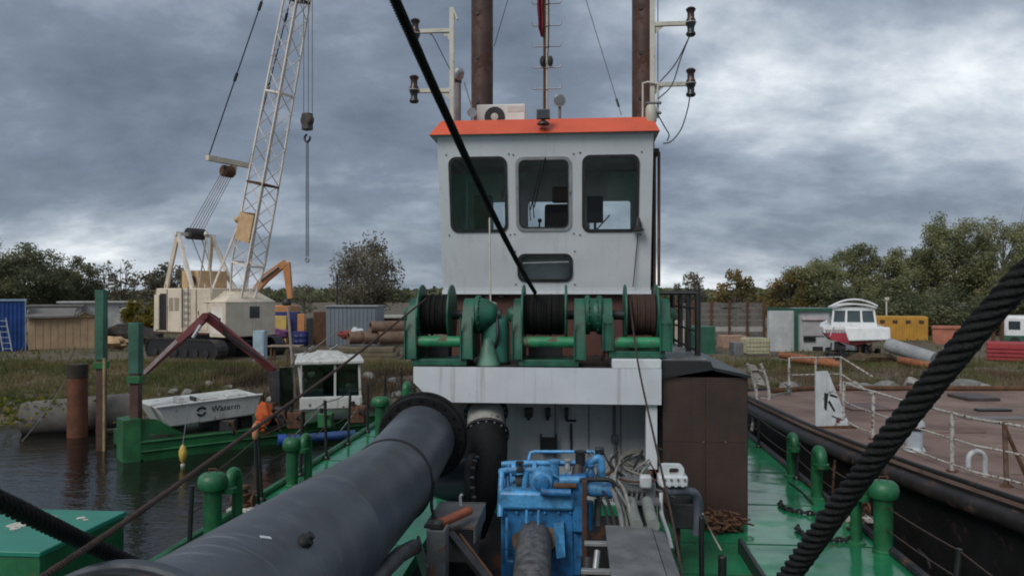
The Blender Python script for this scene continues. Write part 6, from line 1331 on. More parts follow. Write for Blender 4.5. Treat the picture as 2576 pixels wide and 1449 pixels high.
for s in (-1, 1):
    y0, y1 = (s * 1.75 - 0.32, s * 1.75 + 0.32); pts = []
    for cx_2, a0, a1 in ((-2.0, 90, 270), (2.0, -90, 90)):
        for i in range(9):
            a = math.radians(a0 + (a1 - a0) * i / 8); pts.append((cx_2 + 0.42 * math.cos(a), 0.43 + 0.42 * math.sin(a)))
    b = MB(); b.plate(pts, [], lambda a, c, t: (a, t, c), y0 + 0.05, y1 - 0.05); tr = b.build('crawler_track', BLACK, crn)
    b = MB()
    per = [(Vector((p[0], 0, p[1])), Vector((q[0], 0, q[1]))) for p, q in zip(pts, pts[1:] + pts[:1])]
    for p, q in per:
        n_ = max(1, int((q - p).length / 0.22))
        for k in range(n_):
            c = p.lerp(q, (k + 0.5) / n_); d = (q - p).normalized(); b.bar(c - d * 0.09 + Vector((0, 0, 0)), c + d * 0.09, y1 - y0, 0.07, (0, 1, 0)) if False else b.hexa([(c + d * sx * 0.09 + Vector((0, yy_ - c.y, 0))) for sx, yy_ in ((-1, y0), (1, y0), (1, y1), (-1, y1))], [(c + d * sx * 0.09 + Vector((0, yy_ - c.y, 0)) + d.cross(Vector((0, 1, 0))) * -0.06) for sx, yy_ in ((-1, y0), (1, y0), (1, y1), (-1, y1))])
    b.build('track_shoes', DARK, tr, kind='stuff')
    for k in range(6):
        b = MB(); b.cyl((-1.75 + k * 0.7, y0 - 0.0, 0.30), (-1.75 + k * 0.7, y0 + 0.04, 0.30), 0.18, None, 14); b.build('roller', DARK, tr)
b = MB(); b.box(-1.4, 1.4, -1.4, 1.4, 0.4, 0.715); b.build('undercarriage', BLACK, crn)
# A-frame gantry
GT = Vector((-1.3, 0, 7.0))
gtz = at(490, 590, 37.3).z - GROUND_Z
for s in (-1, 1):
    for (xf, nm) in ((-2.1, 'gantry_back_leg'), (-0.2, 'gantry_front_leg')):
        b = MB(); b.bar((xf, s * 1.2, 3.2), (-1.5, s * 1.0, gtz), 0.14, 0.18); b.build(nm, BEIGE if xf < -1 else BEIGE_B, crn)
b = MB(); b.bar((-1.5, -1.15, gtz), (-1.5, 1.15, gtz), 0.14, 0.16); b.build('gantry_head', BEIGE_B, crn)
b = MB(); b.cyl((-1.5, -0.45, gtz + 0.05), (-1.5, 0.45, gtz + 0.05), 0.28, None, 18); b.build('gantry_sheaves', DARK, crn)
b = MB(); b.box(-1.5, -0.3, -0.8, 0.9, 3.26, 4.1); b.build('winch_housing', TAN, crn, bevel=0.03)
b = MB(); b.cyl((-0.7, -0.82, 3.6), (-0.7, -0.9, 3.6), 0.25, None, 16); b.build('winch_gear', RUST, crn)
b = MB(); b.tube([(-1.5, -0.3, gtz), (-0.6, -0.2, 4.1)], 0.025, 5); b.tube([(-1.5, 0.3, gtz), (-0.6, 0.2, 4.1)], 0.025, 5); b.build('gantry_ropes', CABLE, crn)
# lattice boom
FT = Vector((1.5, 0, 1.9)); BA = math.radians(75.3); BL = 21.0
bd = Vector((math.cos(BA), 0, math.sin(BA))); bn = Vector((-math.sin(BA), 0, math.cos(BA))); by = Vector((0, 1, 0))
def bw(t): return 0.30 + (0.52 - 0.30) * min(1, t / 2.6) - (0.20 * max(0, (t - 4) / 17))
def bpnt(t, a, c): w = bw(t); return FT + bd * t + bn * (a * w) + by * (c * w)
SECT = [0.0, 2.6, 6.4, 10.6, 14.8, 21.0]
corners = ((-1, -1), (1, -1), (1, 1), (-1, 1))
for i in range(len(SECT) - 1):
    t0, t1 = SECT[i], SECT[i + 1]
    b = MB()
    for a, c in corners: b.bar(bpnt(t0, a, c), bpnt(t1 - 0.02, a, c), 0.075, 0.075)
    sec = b.build('boom_section', BEIGE_B, crn)
    b = MB(); nb = max(2, int(round((t1 - t0) / 0.8)))
    for k in range(nb):
        ta = t0 + (t1 - t0) * k / nb; tb = t0 + (t1 - t0) * (k + 1) / nb
        for j in range(4):
            p, q = corners[j], corners[(j + 1) % 4]
            if k % 2: p, q = q, p
            b.tube([bpnt(ta, *p), bpnt(tb, *q)], 0.022, 5, caps=False)
    b.build('lacing', paint('lacing_paint', (0.58, 0.52, 0.47), 0.6, 0.25, 2, rust=0.2), sec)
    b = MB()
    for j in range(4): b.bar(bpnt(t1 - 0.06, *corners[j]), bpnt(t1 - 0.06, *corners[(j + 1) % 4]), 0.09, 0.09)
    b.build('end_frame', RUST if i % 2 else BEIGE_B, sec)
b = MB(); p4 = [bpnt(t, 1.06, c) for t, c in ((3.6, -0.95), (3.6, 0.95), (4.9, 0.95), (4.9, -0.95))]; b.hexa([p for p in p4], [p + bn * 0.03 for p in p4]); b.build('back_panel', TAN, crn)
b = MB(); p4 = [bpnt(t, a, -1.08) for t, a in ((3.6, -0.8), (3.6, 1.0), (4.9, 1.0), (4.9, -0.8))]; b.hexa([p for p in p4], [p - by * 0.03 for p in p4]); b.build('side_panel', TAN, crn)
b = MB(); b.tube([bpnt(0.6, 0, 0), bpnt(20.5, 0.2, 0.1)], 0.03, 5); b.build('boom_hoist_rope', BLACK, crn)
tip = FT + bd * BL
b = MB(); b.cyl(tip - by * 0.4, tip + by * 0.4, 0.4, None, 20); b.build('head_sheaves', RUST, crn)
b = MB(); b.bar(tip - bd * 0.8, tip + Vector((0.3, 0, 0.1)), 0.5, 0.3); b.build('boom_head', BEIGE_B, crn)
for s, y2 in ((-1, 0.9), (1, 0.9)):
    b = MB(); b.bar((0.9, s * 1.0, 3.2), bpnt(4.3, 1.0, s), 0.08, 0.08); b.build('backstop', BEIGE_B, crn); b = MB(); b.sphere(bpnt(4.5, 1.25, s), 0.16, 10); b.build('backstop_pad', TAN, crn)
b = MB(); b.tube([(0.2, -1.2, 3.2), (1.1, -1.5, 5.6)], 0.04, 6); b.tube([(1.5, -1.5, 3.0), (1.1, -1.5, 5.7)], 0.03, 6); b.lathe([(0.06, 0), (0.12, 0.1), (0.06, 0.25)], (1.1, -1.5, 5.6), n=10); b.build('lamp_mast', CREAM, crn)
# spreader and pendants
wsp = at(577, 408, 36.6); lsp = Matrix.Rotation(-PHI, 3, 'Z') @ (wsp - Vector((CRX, CRY, GROUND_Z))); lsp.y = 0
b = MB(); b.bar(lsp - by * 1.25, lsp + by * 1.25, 0.22, 0.24); b.build('spreader_bar', BEIGE, crn)
b = MB(); b.bar(lsp + by * 0.3, lsp + by * 0.3 - Vector((0.15, 0, 0.55)), 0.3, 0.2); b.build('spreader_cheek', BEIGE, crn); b = MB(); b.cyl(lsp - by * 0.25 - Vector((0.1, 0, 0.45)), lsp + by * 0.25 - Vector((0.1, 0, 0.45)), 0.28, None, 16); b.build('spreader_sheaves', RUST, crn)
for k in range(6):
    y = -0.4 + 0.16 * k; b = MB(); b.tube([Vector((-1.5, y, gtz + 0.2)), lsp + Vector((-0.1, y * 0.8, -0.5))], 0.018, 5); b.build('reeved_rope', paint('pale_rope', (0.30, 0.25, 0.24), 0.7), crn)
for s in (-1, 1):
    e = tip + by * s * 0.4 - bd * 0.3 + bn * 0.3; st = lsp + by * s * 1.2; b = MB(); b.tube([st, e], 0.03, 5); b.build('pendant', BLACK, crn)
    for f in (0.28, 0.52):
        c = st.lerp(e, f); d = (e - st).normalized(); b = MB(); b.tube([c - d * 0.2, c + d * 0.2], 0.07, 6); b.build('pendant_link', BLACK, crn)
# hook
whk = at(773, 300, 34.0); hl = Matrix.Rotation(-PHI, 3, 'Z') @ (whk - Vector((CRX, CRY, GROUND_Z)))
for k, (dx_, dy_) in enumerate(((-0.12, -0.1), (-0.04, 0.1), (0.18, 0.12))):
    b = MB(); b.tube([hl + Vector((dx_, dy_, 0.2)), Vector((hl.x + dx_, hl.y + dy_, tip.z))], 0.02, 5); b.build('hoist_rope', CABLE, crn)
b = MB(); b.cyl(hl - by * 0.14 + Vector((0, 0, -0.05)), hl + by * 0.14 + Vector((0, 0, -0.05)), 0.3, None, 18); b.box(hl.x - 0.2, hl.x + 0.2, hl.y - 0.17, hl.y + 0.17, hl.z - 0.5, hl.z + 0.25); hb = b.build('hook_block', paint('block_dark', (0.05, 0.045, 0.04), 0.6, 0.4, 4, rust=0.3), crn, bevel=0.04)
b = MB(); b.tube(arc(hl + Vector((0, 0, -0.85)), 0.16, 100, 380, 10), 0.05, 8); b.build('hook', DARK, hb)
sl_ = MB(); z1_ = at(773, 660, 34).z - GROUND_Z
for s in (-1, 1): sl_.tube([hl + Vector((0, s * 0.05, -1.0)), Vector((hl.x, hl.y + s * 0.06, z1_ + 0.25))], 0.026, 6)
sl_.tube(arc((hl.x, hl.y, z1_ + 0.1), 0.1, 100, 400, 8), 0.03, 6); sl_.build('sling', GREYSTEEL, crn)

# ================================================================== yard: left side
def gbox(name, label, cat, px0, px1, pyb, pyt, Y, depth, mat, bevel=0.02, roof=None, group=None):
    a = at(px0, pyb, Y); c = at(px1, pyt, Y); zb_ = min(a.z, gz((a.x + c.x) / 2, Y + 0.2) - 0.02)
    t = thing(name, label, cat, ((a.x + c.x) / 2, Y, zb_), group=group); b = MB(); b.box(a.x, c.x, Y, Y + depth, zb_, c.z); b.build('body', mat, t, bevel=bevel)
    return t, a, c, zb_
def corr(t, x0, x1, y, z0, z1, mat, pitch=0.22, d=0.035, name='corrugated_side'):
    b = MB(); n = max(2, int((x1 - x0) / pitch)); vs = []
    for i in range(n):
        for f, o in ((0, 0), (0.35, 0), (0.5, -d), (0.85, -d)): vs.append((x0 + (i + f) * (x1 - x0) / n, y + o))
    vs.append((x1, y)); m = len(vs)
    b.add([(x, yy, z0) for x, yy in vs] + [(x, yy, z1) for x, yy in vs], [(i, i + 1, m + i + 1, m + i) for i in range(m - 1)]); return b.build(name, mat, t, ang=20)
BLU = paint('blue_sheet', (0.010, 0.055, 0.22), 0.45, 0.2, 1.5, streak=0.2)
t, a, c, zb_ = gbox('blue_container', 'bright blue container at the left edge of the picture', 'container', -140, 66, 882, 758, 41.0, 4, BLU); corr(t, a.x, c.x, 40.99, zb_ + 0.1, c.z - 0.08, BLU)
b = MB(); b.box(a.x - 0.05, c.x + 0.05, 40.9, 45.1, c.z + 0.002, c.z + 0.09); b.build('roof_edge', paint('pale_blue_trim', (0.25, 0.32, 0.42), 0.5), t); b = MB(); b.box(c.x - 0.02, c.x + 0.05, 40.9, 40.93, zb_, c.z); b.build('corner_post', paint('pale_blue_trim', (0.25, 0.32, 0.42), 0.5), t)
ld = thing('ladder', 'pale ladder leaning against the blue container', 'ladder', (at(20, 880, 40).x, 40.2, gz(-26, 40.2)))
for x in (0, 22):
    b = MB(); b.bar(at(8 + x, 884, 40.2), at(-8 + x, 800, 40.8), 0.05, 0.05); b.build('stile', GALV, ld)
for k in range(6):
    b = MB(); f = k / 6; p = at(8, 884, 40.2).lerp(at(-8, 800, 40.8), f + 0.08); q = at(30, 884, 40.2).lerp(at(14, 800, 40.8), f + 0.08); b.bar(p, q, 0.035, 0.035); b.build('rung', GALV, ld)
SH = paint('tan_shed_boards', (0.33, 0.23, 0.14), 0.85, 0.15, 2, streak=0.3, streakcol=(0.17, 0.12, 0.08))
t, a, c, zb_ = gbox('tan_shed', 'low tan wooden shed with dark roof edge left of the green posts', 'shed', 72, 240, 877, 800, 42.0, 3.5, SH, bevel=0)
n_ = 9; w_ = (c.x - a.x) / n_
for k in range(n_):
    b = MB(); b.box(a.x + k * w_ + 0.012, a.x + (k + 1) * w_ - 0.012, 41.96, 41.998, zb_ + 0.05, c.z - 0.03); b.build('board', SH, t)
ad = at(187, 790, 42).x; RFG = paint('grey_felt_roof', (0.14, 0.13, 0.12), 0.9, 0.25, 2)
b = MB(); b.hexa([(a.x - 0.15, 41.7, c.z + 0.0), (ad, 41.7, c.z + 0.02), (ad, 45.8, c.z + 0.3), (a.x - 0.15, 45.8, c.z + 0.28)], [(a.x - 0.15, 41.7, c.z + 0.10), (ad, 41.7, c.z + 0.12), (ad, 45.8, c.z + 0.5), (a.x - 0.15, 45.8, c.z + 0.48)]); b.build('roof', RFG, t)
am = (ad + c.x) / 2
b = MB(); b.plate([(ad + 0.003, c.z + 0.003), (c.x + 0.1, c.z + 0.003), (am, c.z + 0.32)], [], lambda p, q, tt: (p, tt, q), 41.9, 45.6); b.build('gable_roof', SH, t)
b = MB(); b.bar((ad - 0.05, 41.85, c.z + 0.06), (am, 41.85, c.z + 0.38), 0.25, 0.05); b.bar((am, 41.85, c.z + 0.38), (c.x + 0.2, 41.85, c.z + 0.0), 0.25, 0.05); b.build('verge', DARK, t)
LW = paint('long_white_shed', (0.38, 0.38, 0.37), 0.7, 0.2, 1, dirt=0.2)
for (x0, x1, yb, yt, Y, lab) in ((70, 205, 800, 772, 62, 'long low pale shed roof behind the tan shed'), (150, 345, 800, 762, 68, 'long white trailer building behind the green posts')):
    t, a, c, zb_ = gbox('low_building', lab, 'building', x0, x1, yb, yt, Y, 6, LW)
    b = MB(); b.box(a.x - 0.2, c.x + 0.2, Y - 0.3, Y + 6.3, c.z + 0.003, c.z + 0.12); b.build('roof', RFG if Y < 65 else LW, t)
    for k in range(3):
        xw = a.x + (c.x - a.x) * (0.25 + 0.28 * k); b = MB(); b.box(xw - 0.3, xw + 0.3, Y - 0.02, Y - 0.003, c.z - 0.9, c.z - 0.35); b.build('window', paint('dark_glass', (0.03, 0.04, 0.045), 0.1), t)
t, a, c, zb_ = gbox('light_trailer', 'small pale trailer behind the crane tail', 'trailer', 300, 365, 805, 775, 60, 3, LW)
b = MB(); b.box(a.x + 0.6, a.x + 1.0, 59.98, 59.997, c.z - 0.7, c.z - 0.25); b.build('window', BLACK, t)
crumple('sand_heap', 288, 862, 41, 0.62, paint('sand', (0.40, 0.26, 0.14), 0.95, 0.2, 3), 'small heap of yellow sand right of the tan shed', 'sand', (1.2, 1, 0.5), 3)
crumple('scrap_heap', 335, 850, 46, 0.85, paint('scrap_dark', (0.025, 0.024, 0.022), 0.9, 0.4, 3, rust=0.3, bump=0.8, bscale=8), 'dark heap of scrap between green posts and crane', 'scrap', (1.9, 0.8, 0.75), 14)
t, a, c, zb_ = gbox('pale_cabinet', 'pale blue metal cabinet by the crane track', 'cabinet', 636, 664, 885, 832, 34.5, 0.5, paint('pale_blue_cabinet', (0.30, 0.40, 0.46), 0.6, 0.2, 2, rust=0.2))
b = MB(); b.box(a.x + 0.05, c.x - 0.05, 34.48, 34.497, zb_ + 0.4, c.z - 0.06); b.build('door', paint('pale_blue_cabinet', (0.30, 0.40, 0.46), 0.6), t)
# orange long-reach excavator behind the crane
OE = paint('excavator_orange', (0.46, 0.20, 0.07), 0.5, 0.15, 2, rust=0.15)
xv = thing('excavator', 'orange excavator with raised boom behind the crane', 'excavator', (at(690, 840, 48).x, 48, GROUND_Z))
e = [at(640, 735, 48), at(668, 700, 48), at(720, 660, 48), at(731, 752, 48)]
taper(e[0], e[1], 0.2, 0.26, 0.4).build('boom_root', OE, xv, bevel=0.03); taper(e[1], e[2], 0.26, 0.2, 0.4).build('boom', OE, xv, bevel=0.03); taper(e[2], e[3], 0.24, 0.15, 0.36).build('dipper_arm', OE, xv, bevel=0.03)
b = MB(); b.cyl(at(655, 706, 47.7), at(700, 672, 47.7), 0.07, None, 10); b.build('arm_cylinder', GREYSTEEL, xv); b = MB(); b.sphere(at(721, 762, 48), 0.3, 12, (1, 0.8, 1)); b.build('bucket', DARK, xv)
p = at(690, 800, 48.5); b = MB(); b.box(p.x - 1.4, p.x + 1.2, 47.8, 50, GROUND_Z + 0.9, GROUND_Z + 2.3); b.build('upper_body', OE, xv, bevel=0.08); b = MB(); b.box(p.x - 1.6, p.x + 1.6, 47.6, 50.2, GROUND_Z - 0.05, GROUND_Z + 0.85); b.build('tracks', BLACK, xv, bevel=0.2)
# stored boxes between crane and tree
YEL = paint('yellow_box', (0.48, 0.33, 0.10), 0.6, 0.2, 2); PUR = paint('purple_tarp', (0.12, 0.04, 0.12), 0.8, 0.3, 5); NAVY = paint('navy', (0.015, 0.025, 0.12), 0.5, 0.2, 4)
for (nm, lab, cat, x0, x1, yb, yt, Y, d, m) in (('blue_canopy', 'blue canopy bar behind the yellow box', 'canopy', 672, 745, 793, 785, 46.5, 1.0, NAVY), ('yellow_box', 'yellow box under the blue canopy right of the crane', 'box', 678, 720, 838, 795, 46, 1.2, YEL), ('orange_sign_post', 'upright orange panel beside the yellow box', 'panel', 748, 766, 846, 790, 45, 0.15, OE), ('dark_crate', 'dark crate left of the rusty container', 'crate', 770, 790, 850, 800, 45, 1, DARK), ('rusty_container', 'rusty red-brown container left of the grey-blue one', 'container', 788, 824, 846, 785, 44, 3, RUST)):
    gbox(nm, lab, cat, x0, x1, yb, yt, Y, d, m)
crumple('purple_tarp', 698, 840, 44.5, 0.5, PUR, 'crumpled purple tarp in front of the yellow box', 'tarp', (1.2, 0.7, 0.6), 6)
for i, (px, lab) in enumerate(((750, 'blue barrel beside the orange panel, left one'), (762, 'blue barrel beside the orange panel, right one'))):
    p = at(px, 850, 43.5); zb_ = gz(p.x, 43.5) - 0.02; b = MB(); b.lathe([(0.28, 0), (0.3, 0.03), (0.3, 0.28), (0.315, 0.3), (0.3, 0.32), (0.3, 0.58), (0.315, 0.6), (0.3, 0.62), (0.3, 0.86), (0.27, 0.88)], (p.x, p.y, zb_), n=18); b.single('blue_barrel', NAVY, lab, 'barrel', group='blue barrels')
GB = paint('grey_blue_sheet', (0.155, 0.185, 0.215), 0.6, 0.1, 1, streak=0.25, streakcol=(0.10, 0.09, 0.08), rust=0.08)
t, a, c, zb_ = gbox('grey_container', 'grey-blue corrugated container below the lone tree', 'container', 820, 948, 852, 772, 43.0, 2.5, GB); corr(t, a.x + 0.05, c.x - 0.05, 42.985, zb_ + 0.12, c.z - 0.1, GB); b = MB(); b.box(a.x - 0.03, c.x + 0.03, 42.9, 45.6, c.z + 0.002, c.z + 0.07); b.build('roof_rail', GALV, t)
t, a, c, zb_ = gbox('rusty_shed', 'low rusty shed roof right of the grey-blue container', 'shed', 948, 1040, 835, 800, 47, 3, paint('rust_shed', (0.12, 0.075, 0.055), 0.85, 0.3, 2)); b = MB(); b.box(a.x - 0.1, c.x + 0.1, 46.8, 50, c.z + 0.002, c.z + 0.12); b.build('roof', paint('pale_roof', (0.32, 0.31, 0.28), 0.8, 0.2, 2), t)
crumple('red_bag', 872, 842, 40.5, 0.34, paint('red_bag', (0.26, 0.05, 0.045), 0.8, 0.3, 5), 'red sack in front of the grey-blue container', 'sack', (1.3, 0.8, 0.7), 7)
crumple('white_bag', 898, 838, 40.5, 0.34, paint('white_bag', (0.55, 0.57, 0.58), 0.8, 0.2, 5), 'white sack beside the red sack', 'sack', (1, 0.8, 0.9), 8)
LOG = paint('rust_brown_pipe', (0.15, 0.095, 0.065), 0.85, 0.3, 2, rust=0.2)
for i, (px, py, r) in enumerate(((925, 855, 0.30), (962, 856, 0.30), (1000, 857, 0.30), (980, 838, 0.28))):
    p = at(px, py, 36 + (0.1 if i == 3 else 0)); z = GROUND_Z + 0.62 + r if i < 3 else GROUND_Z + 0.62 + 0.8
    b = MB(); b.lathe([(r * 0.75, 0.15), (r * 0.8, 0), (r, 0), (r, 2.4), (r * 0.8, 2.4)], (p.x - 0.9, p.y, z), (0.9, 0.45, 0), 20); b.single('stored_drum', LOG, ('brown steel drum lying leftmost on the timber stack', 'brown steel drum lying second on the timber stack', 'brown steel drum lying third on the timber stack', 'brown steel drum lying on top of the other drums')[i], 'drum', group='brown drums on the timber stack')
TIM = paint('grey_timber', (0.115, 0.095, 0.06), 0.9, 0.3, 3)
ts = thing('timber_stack', 'flat stack of weathered timber beams carrying the brown drums', 'timber', (at(900, 885, 35).x, 35, GROUND_Z - 0.05))
for r_i in range(3):
    for k in range(3):
        x0 = at(800 + 12 * r_i, 880, 35).x; x1 = at(1012 - 10 * r_i, 880, 35).x; y = 34.6 + k * 0.62
        b = MB(); b.box(x0 + 0.1 * k, x1 - 0.07 * k, y, y + 0.55, GROUND_Z - 0.05 + r_i * 0.2, GROUND_Z + 0.135 + r_i * 0.2); b.build('beam', TIM, ts, bevel=0.015)
t = thing('work_table', 'small brown wooden table on the grass by the thin pole', 'table', (at(706, 885, 33).x, 33, GROUND_Z)); p = at(706, 870, 33)
b = MB(); b.box(p.x - 0.5, p.x + 0.9, 32.7, 33.4, p.z - 0.03, p.z + 0.02); b.build('top', paint('pinkish_boards', (0.26, 0.19, 0.15), 0.8), t)
for x in (-0.35, 0.35):
    for y in (32.8, 33.3):
        b = MB(); b.box(p.x + x - 0.04, p.x + x + 0.04, y - 0.04, y + 0.04, GROUND_Z - 0.1, p.z - 0.032); b.build('leg', RUST, t)
crumple('white_sheeting', 800, 897, 29.5, 0.55, paint('white_sheet', (0.42, 0.42, 0.40), 0.8, 0.2, 4, dirt=0.3), 'crumpled white sheeting on the bank behind the barge cab', 'sheeting', (1.5, 0.8, 0.35), 9)
crumple('white_sheeting', 850, 902, 28.6, 0.4, paint('white_sheet', (0.42, 0.42, 0.40), 0.8), 'smaller white sheeting heap right above the barge cab roof', 'sheeting', (1.8, 0.8, 0.3), 10)
for i, (x0, y0, x1, y1) in enumerate(((770, 880, 840, 905), (790, 905, 850, 868), (755, 895, 790, 870))):
    b = MB(); b.tube([at(x0, y0, 30), at(x1, y1, 30.3)], 0.04, 6); b.single('scrap_bar', GREYSTEEL if i else RUST, ('rusty bar lying in the scrap behind the barge cab', 'grey pipe sticking up from the scrap behind the barge cab', 'short grey pipe in the scrap left of the barge cab')[i], 'bar')

# ================================================================== yard: right side
t, a, c, zb_ = gbox('white_container', 'white cabin container with green frame on the right shore', 'container', 1935, 2150, 890, 782, 40.0, 0.06, WHITE_DIRTY, bevel=0.01)
GF = paint('dark_green_frame', (0.02, 0.09, 0.055), 0.5, 0.2, 3); WC = paint('white_corrugated', (0.46, 0.50, 0.50), 0.6, 0.1, 1.5, streak=0.5, streakcol=(0.2, 0.19, 0.16), rust=0.06)
xm = at(2000, 800, 40).x; FCX = at(1930, 800, 44.0).x
b = MB(); b.add([(xm, 39.9, zb_), (FCX, 44.0, zb_), (FCX, 44.0, c.z), (xm, 39.9, c.z)], [(0, 3, 2, 1)]); 
for k in range(16):
    f0, f1 = k / 16, (k + 0.5) / 16; P0 = Vector((xm, 39.9, 0)).lerp(Vector((FCX, 44.0, 0)), f0); P1 = Vector((xm, 39.9, 0)).lerp(Vector((FCX, 44.0, 0)), f1)
    b.hexa([(P0.x, P0.y, zb_ + 0.1), (P1.x, P1.y, zb_ + 0.1), (P1.x - 0.04, P1.y - 0.02, zb_ + 0.1), (P0.x - 0.04, P0.y - 0.02, zb_ + 0.1)], [(P0.x, P0.y, c.z - 0.1), (P1.x, P1.y, c.z - 0.1), (P1.x - 0.04, P1.y - 0.02, c.z - 0.1), (P0.x - 0.04, P0.y - 0.02, c.z - 0.1)])
b.build('long_side', WC, t, ang=20)
b = MB(); b.bar((xm, 39.88, zb_), (xm, 39.88, c.z + 0.1), 0.16, 0.16); b.build('corner_post', GF, t)
b = MB(); b.bar((xm, 39.86, c.z + 0.06), (FCX, 44.0, c.z + 0.06), 0.14, 0.16); b.build('top_rail', GF, t); b = MB(); b.bar((xm, 39.86, c.z + 0.065), (c.x, 39.95, c.z + 0.065), 0.14, 0.16); b.build('top_rail', GF, t)
b = MB(); b.add([(xm, 39.9, c.z + 0.1), (c.x, 39.9, c.z + 0.1), (c.x, 44.0, c.z + 0.1), (FCX, 44.0, c.z + 0.1)], [(0, 1, 2, 3)]); b.build('roof_sheet', WC, t)
p0, p1 = at(2020, 845, 39.9), at(2075, 805, 39.9); b = MB(); b.box(p0.x, p1.x, 39.93, 39.95, p0.z, p1.z); b.build('shutter', paint('roller_shutter', (0.36, 0.35, 0.35), 0.6), t); b = MB(); b.box(p0.x - 0.05, p1.x, 39.82, 39.94, p1.z + 0.003, p1.z + 0.15); b.build('awning', paint('pinkish_white', (0.5, 0.42, 0.42), 0.6), t)
p0, p1 = at(2022, 858, 39.9), at(2052, 848, 39.9); b = MB(); b.box(p0.x, p1.x, 39.9, 39.95, p0.z, p1.z); b.build('dark_slot', BLACK, t); p0, p1 = at(2045, 890, 39.9), at(2070, 872, 39.9); b = MB(); b.box(p0.x, p1.x, 39.9, 39.95, p0.z, p1.z); b.build('vent_opening', DARK, t)
for px in (1958, 1975):
    p = at(px, 815, 41); b = MB(); b.tube([p + Vector((-0.1, -0.5, 0.2)), p + Vector((-0.1, -0.5, -0.35)), p + Vector((0.05, -0.5, -0.45)), p + Vector((0.12, -0.5, -0.25))], 0.03, 6); b.build('hanging_hook', DARK, t)

# cabin cruiser on its trailer
bt = thing('cabin_cruiser', 'white and red cabin cruiser standing on a trailer ashore', 'boat', (at(2150, 900, 34.5).x, 34.5, GROUND_Z), rz=math.radians(-17))
GEL = paint('gelcoat_white', (0.66, 0.67, 0.67), 0.3, 0.06, 1.5, streak=0.2); REDH = paint('hull_red', (0.32, 0.035, 0.05), 0.4, 0.2, 2, dirt=0.1)
BF = 34.5 / F
def station(y, w, zk, zc, zg): return [(-w, y, zg), (-w * 0.92, y, (zg + zc) / 2), (-w * 0.75, y, zc), (0, y, zk), (w * 0.75, y, zc), (w * 0.92, y, (zg + zc) / 2), (w, y, zg)]
st = [station(-0.5, 1.42, 0.95, 1.15, 1.62), station(1.5, 1.45, 0.85, 1.1, 1.66), station(3.2, 1.25, 0.85, 1.15, 1.75), station(4.6, 0.7, 1.0, 1.3, 1.9), station(5.4, 0.06, 1.5, 1.7, 2.0)]
b = MB(); vs = [p for s in st for p in s]; b.add(vs, [(i * 7 + k, i * 7 + k + 1, (i + 1) * 7 + k + 1, (i + 1) * 7 + k) for i in range(4) for k in range(6)] + [(6, 5, 4, 3, 2, 1, 0)]); b.build('red_hull', REDH, bt, ang=50)
b = MB(); vs = []
for s in st:
    w = abs(s[0][0]); y = s[0][1]; zg = s[0][2]
    vs += [(-w - 0.03, y, zg - 0.14), (-w - 0.03, y, zg + 0.06), (-w + 0.1, y, zg + 0.12), (w - 0.1, y, zg + 0.12), (w + 0.03, y, zg + 0.06), (w + 0.03, y, zg - 0.14)]
b.add(vs, [(i * 6 + k, i * 6 + k + 1, (i + 1) * 6 + k + 1, (i + 1) * 6 + k) for i in range(4) for k in range(5)] + [(5, 4, 3, 2, 1, 0)]); b.build('deck_moulding', GEL, bt, ang=50)
b = MB(); b.hexa([(-0.35, -0.75, 1.12), (1.5, -0.75, 1.2), (1.5, -0.5, 1.2), (-0.35, -0.5, 1.12)], [(-0.55, -0.62, 1.76), (1.48, -0.62, 1.76), (1.48, -0.3, 1.76), (-0.55, -0.3, 1.76)]); b.build('transom_cover', GEL, bt, bevel=0.06)
zd, zh = 1.74, 2.62
b = MB(); CB = [(-1.05, 0.3), (1.05, 0.3), (1.0, 3.0), (-1.0, 3.0)]
for x in (-1.0, -0.36, 0.36, 1.0):
    b2 = MB(); b2.bar((x, 0.3, zd), (x * 0.9, 0.42, zh), 0.09, 0.09); b2.build('cabin_pillar', GEL, bt)
b = MB(); b.box(-1.02, 1.02, 0.28, 0.36, zd - 0.02, zd + 0.2); b.build('cabin_sill', GEL, bt); b = MB(); b.box(-0.95, 0.95, 0.36, 0.46, zh - 0.16, zh - 0.002); b.build('cabin_header', GEL, bt)
for s in (-1, 1):
    b = MB(); b.hexa([(s * 1.02, 0.36, zd), (s * 1.0, 3.0, zd), (s * 0.97, 3.0, zd), (s * 0.98, 0.36, zd)], [(s * 0.92, 0.46, zh - 0.1), (s * 0.85, 2.2, zh - 0.1), (s * 0.82, 2.2, zh - 0.1), (s * 0.88, 0.46, zh - 0.1)]); b.build('side_glazing', paint('pale_green_glass', (0.12, 0.16, 0.16), 0.1, 0.1), bt)
for x0_, x1_ in ((-0.93, -0.42), (-0.3, 0.3), (0.42, 0.93)):
    b = MB(); b.hexa([(x0_, 0.32, zd + 0.2), (x1_, 0.32, zd + 0.2), (x1_, 0.34, zd + 0.2), (x0_, 0.34, zd + 0.2)], [(x0_ * 0.92, 0.42, zh - 0.16), (x1_ * 0.92, 0.42, zh - 0.16), (x1_ * 0.92, 0.44, zh - 0.16), (x0_ * 0.92, 0.44, zh - 0.16)]); b.build('rear_window', paint('cruiser_glass', (0.06, 0.08, 0.085), 0.1, 0.1), bt)
b = MB(); pr = [(x, zh + 0.02 + 0.16 * (1 - (x / 1.0) ** 2)) for x in np.linspace(-1.0, 1.0, 11)]; b.plate([(x, z) for x, z in pr] + [(x, z - 0.07) for x, z in reversed(pr)], [], lambda p, q, tt: (p, tt, q), 0.2, 2.3); b.build('cabin_roof', GEL, bt)
b = MB(); b.tube([(x * 1.05, 0.15, zh + 0.05 + 0.3 * (1 - (x / 1.0) ** 2)) for x in np.linspace(-1.0, 1.0, 13)], 0.04, 8); b.build('roof_arch', GEL, bt)
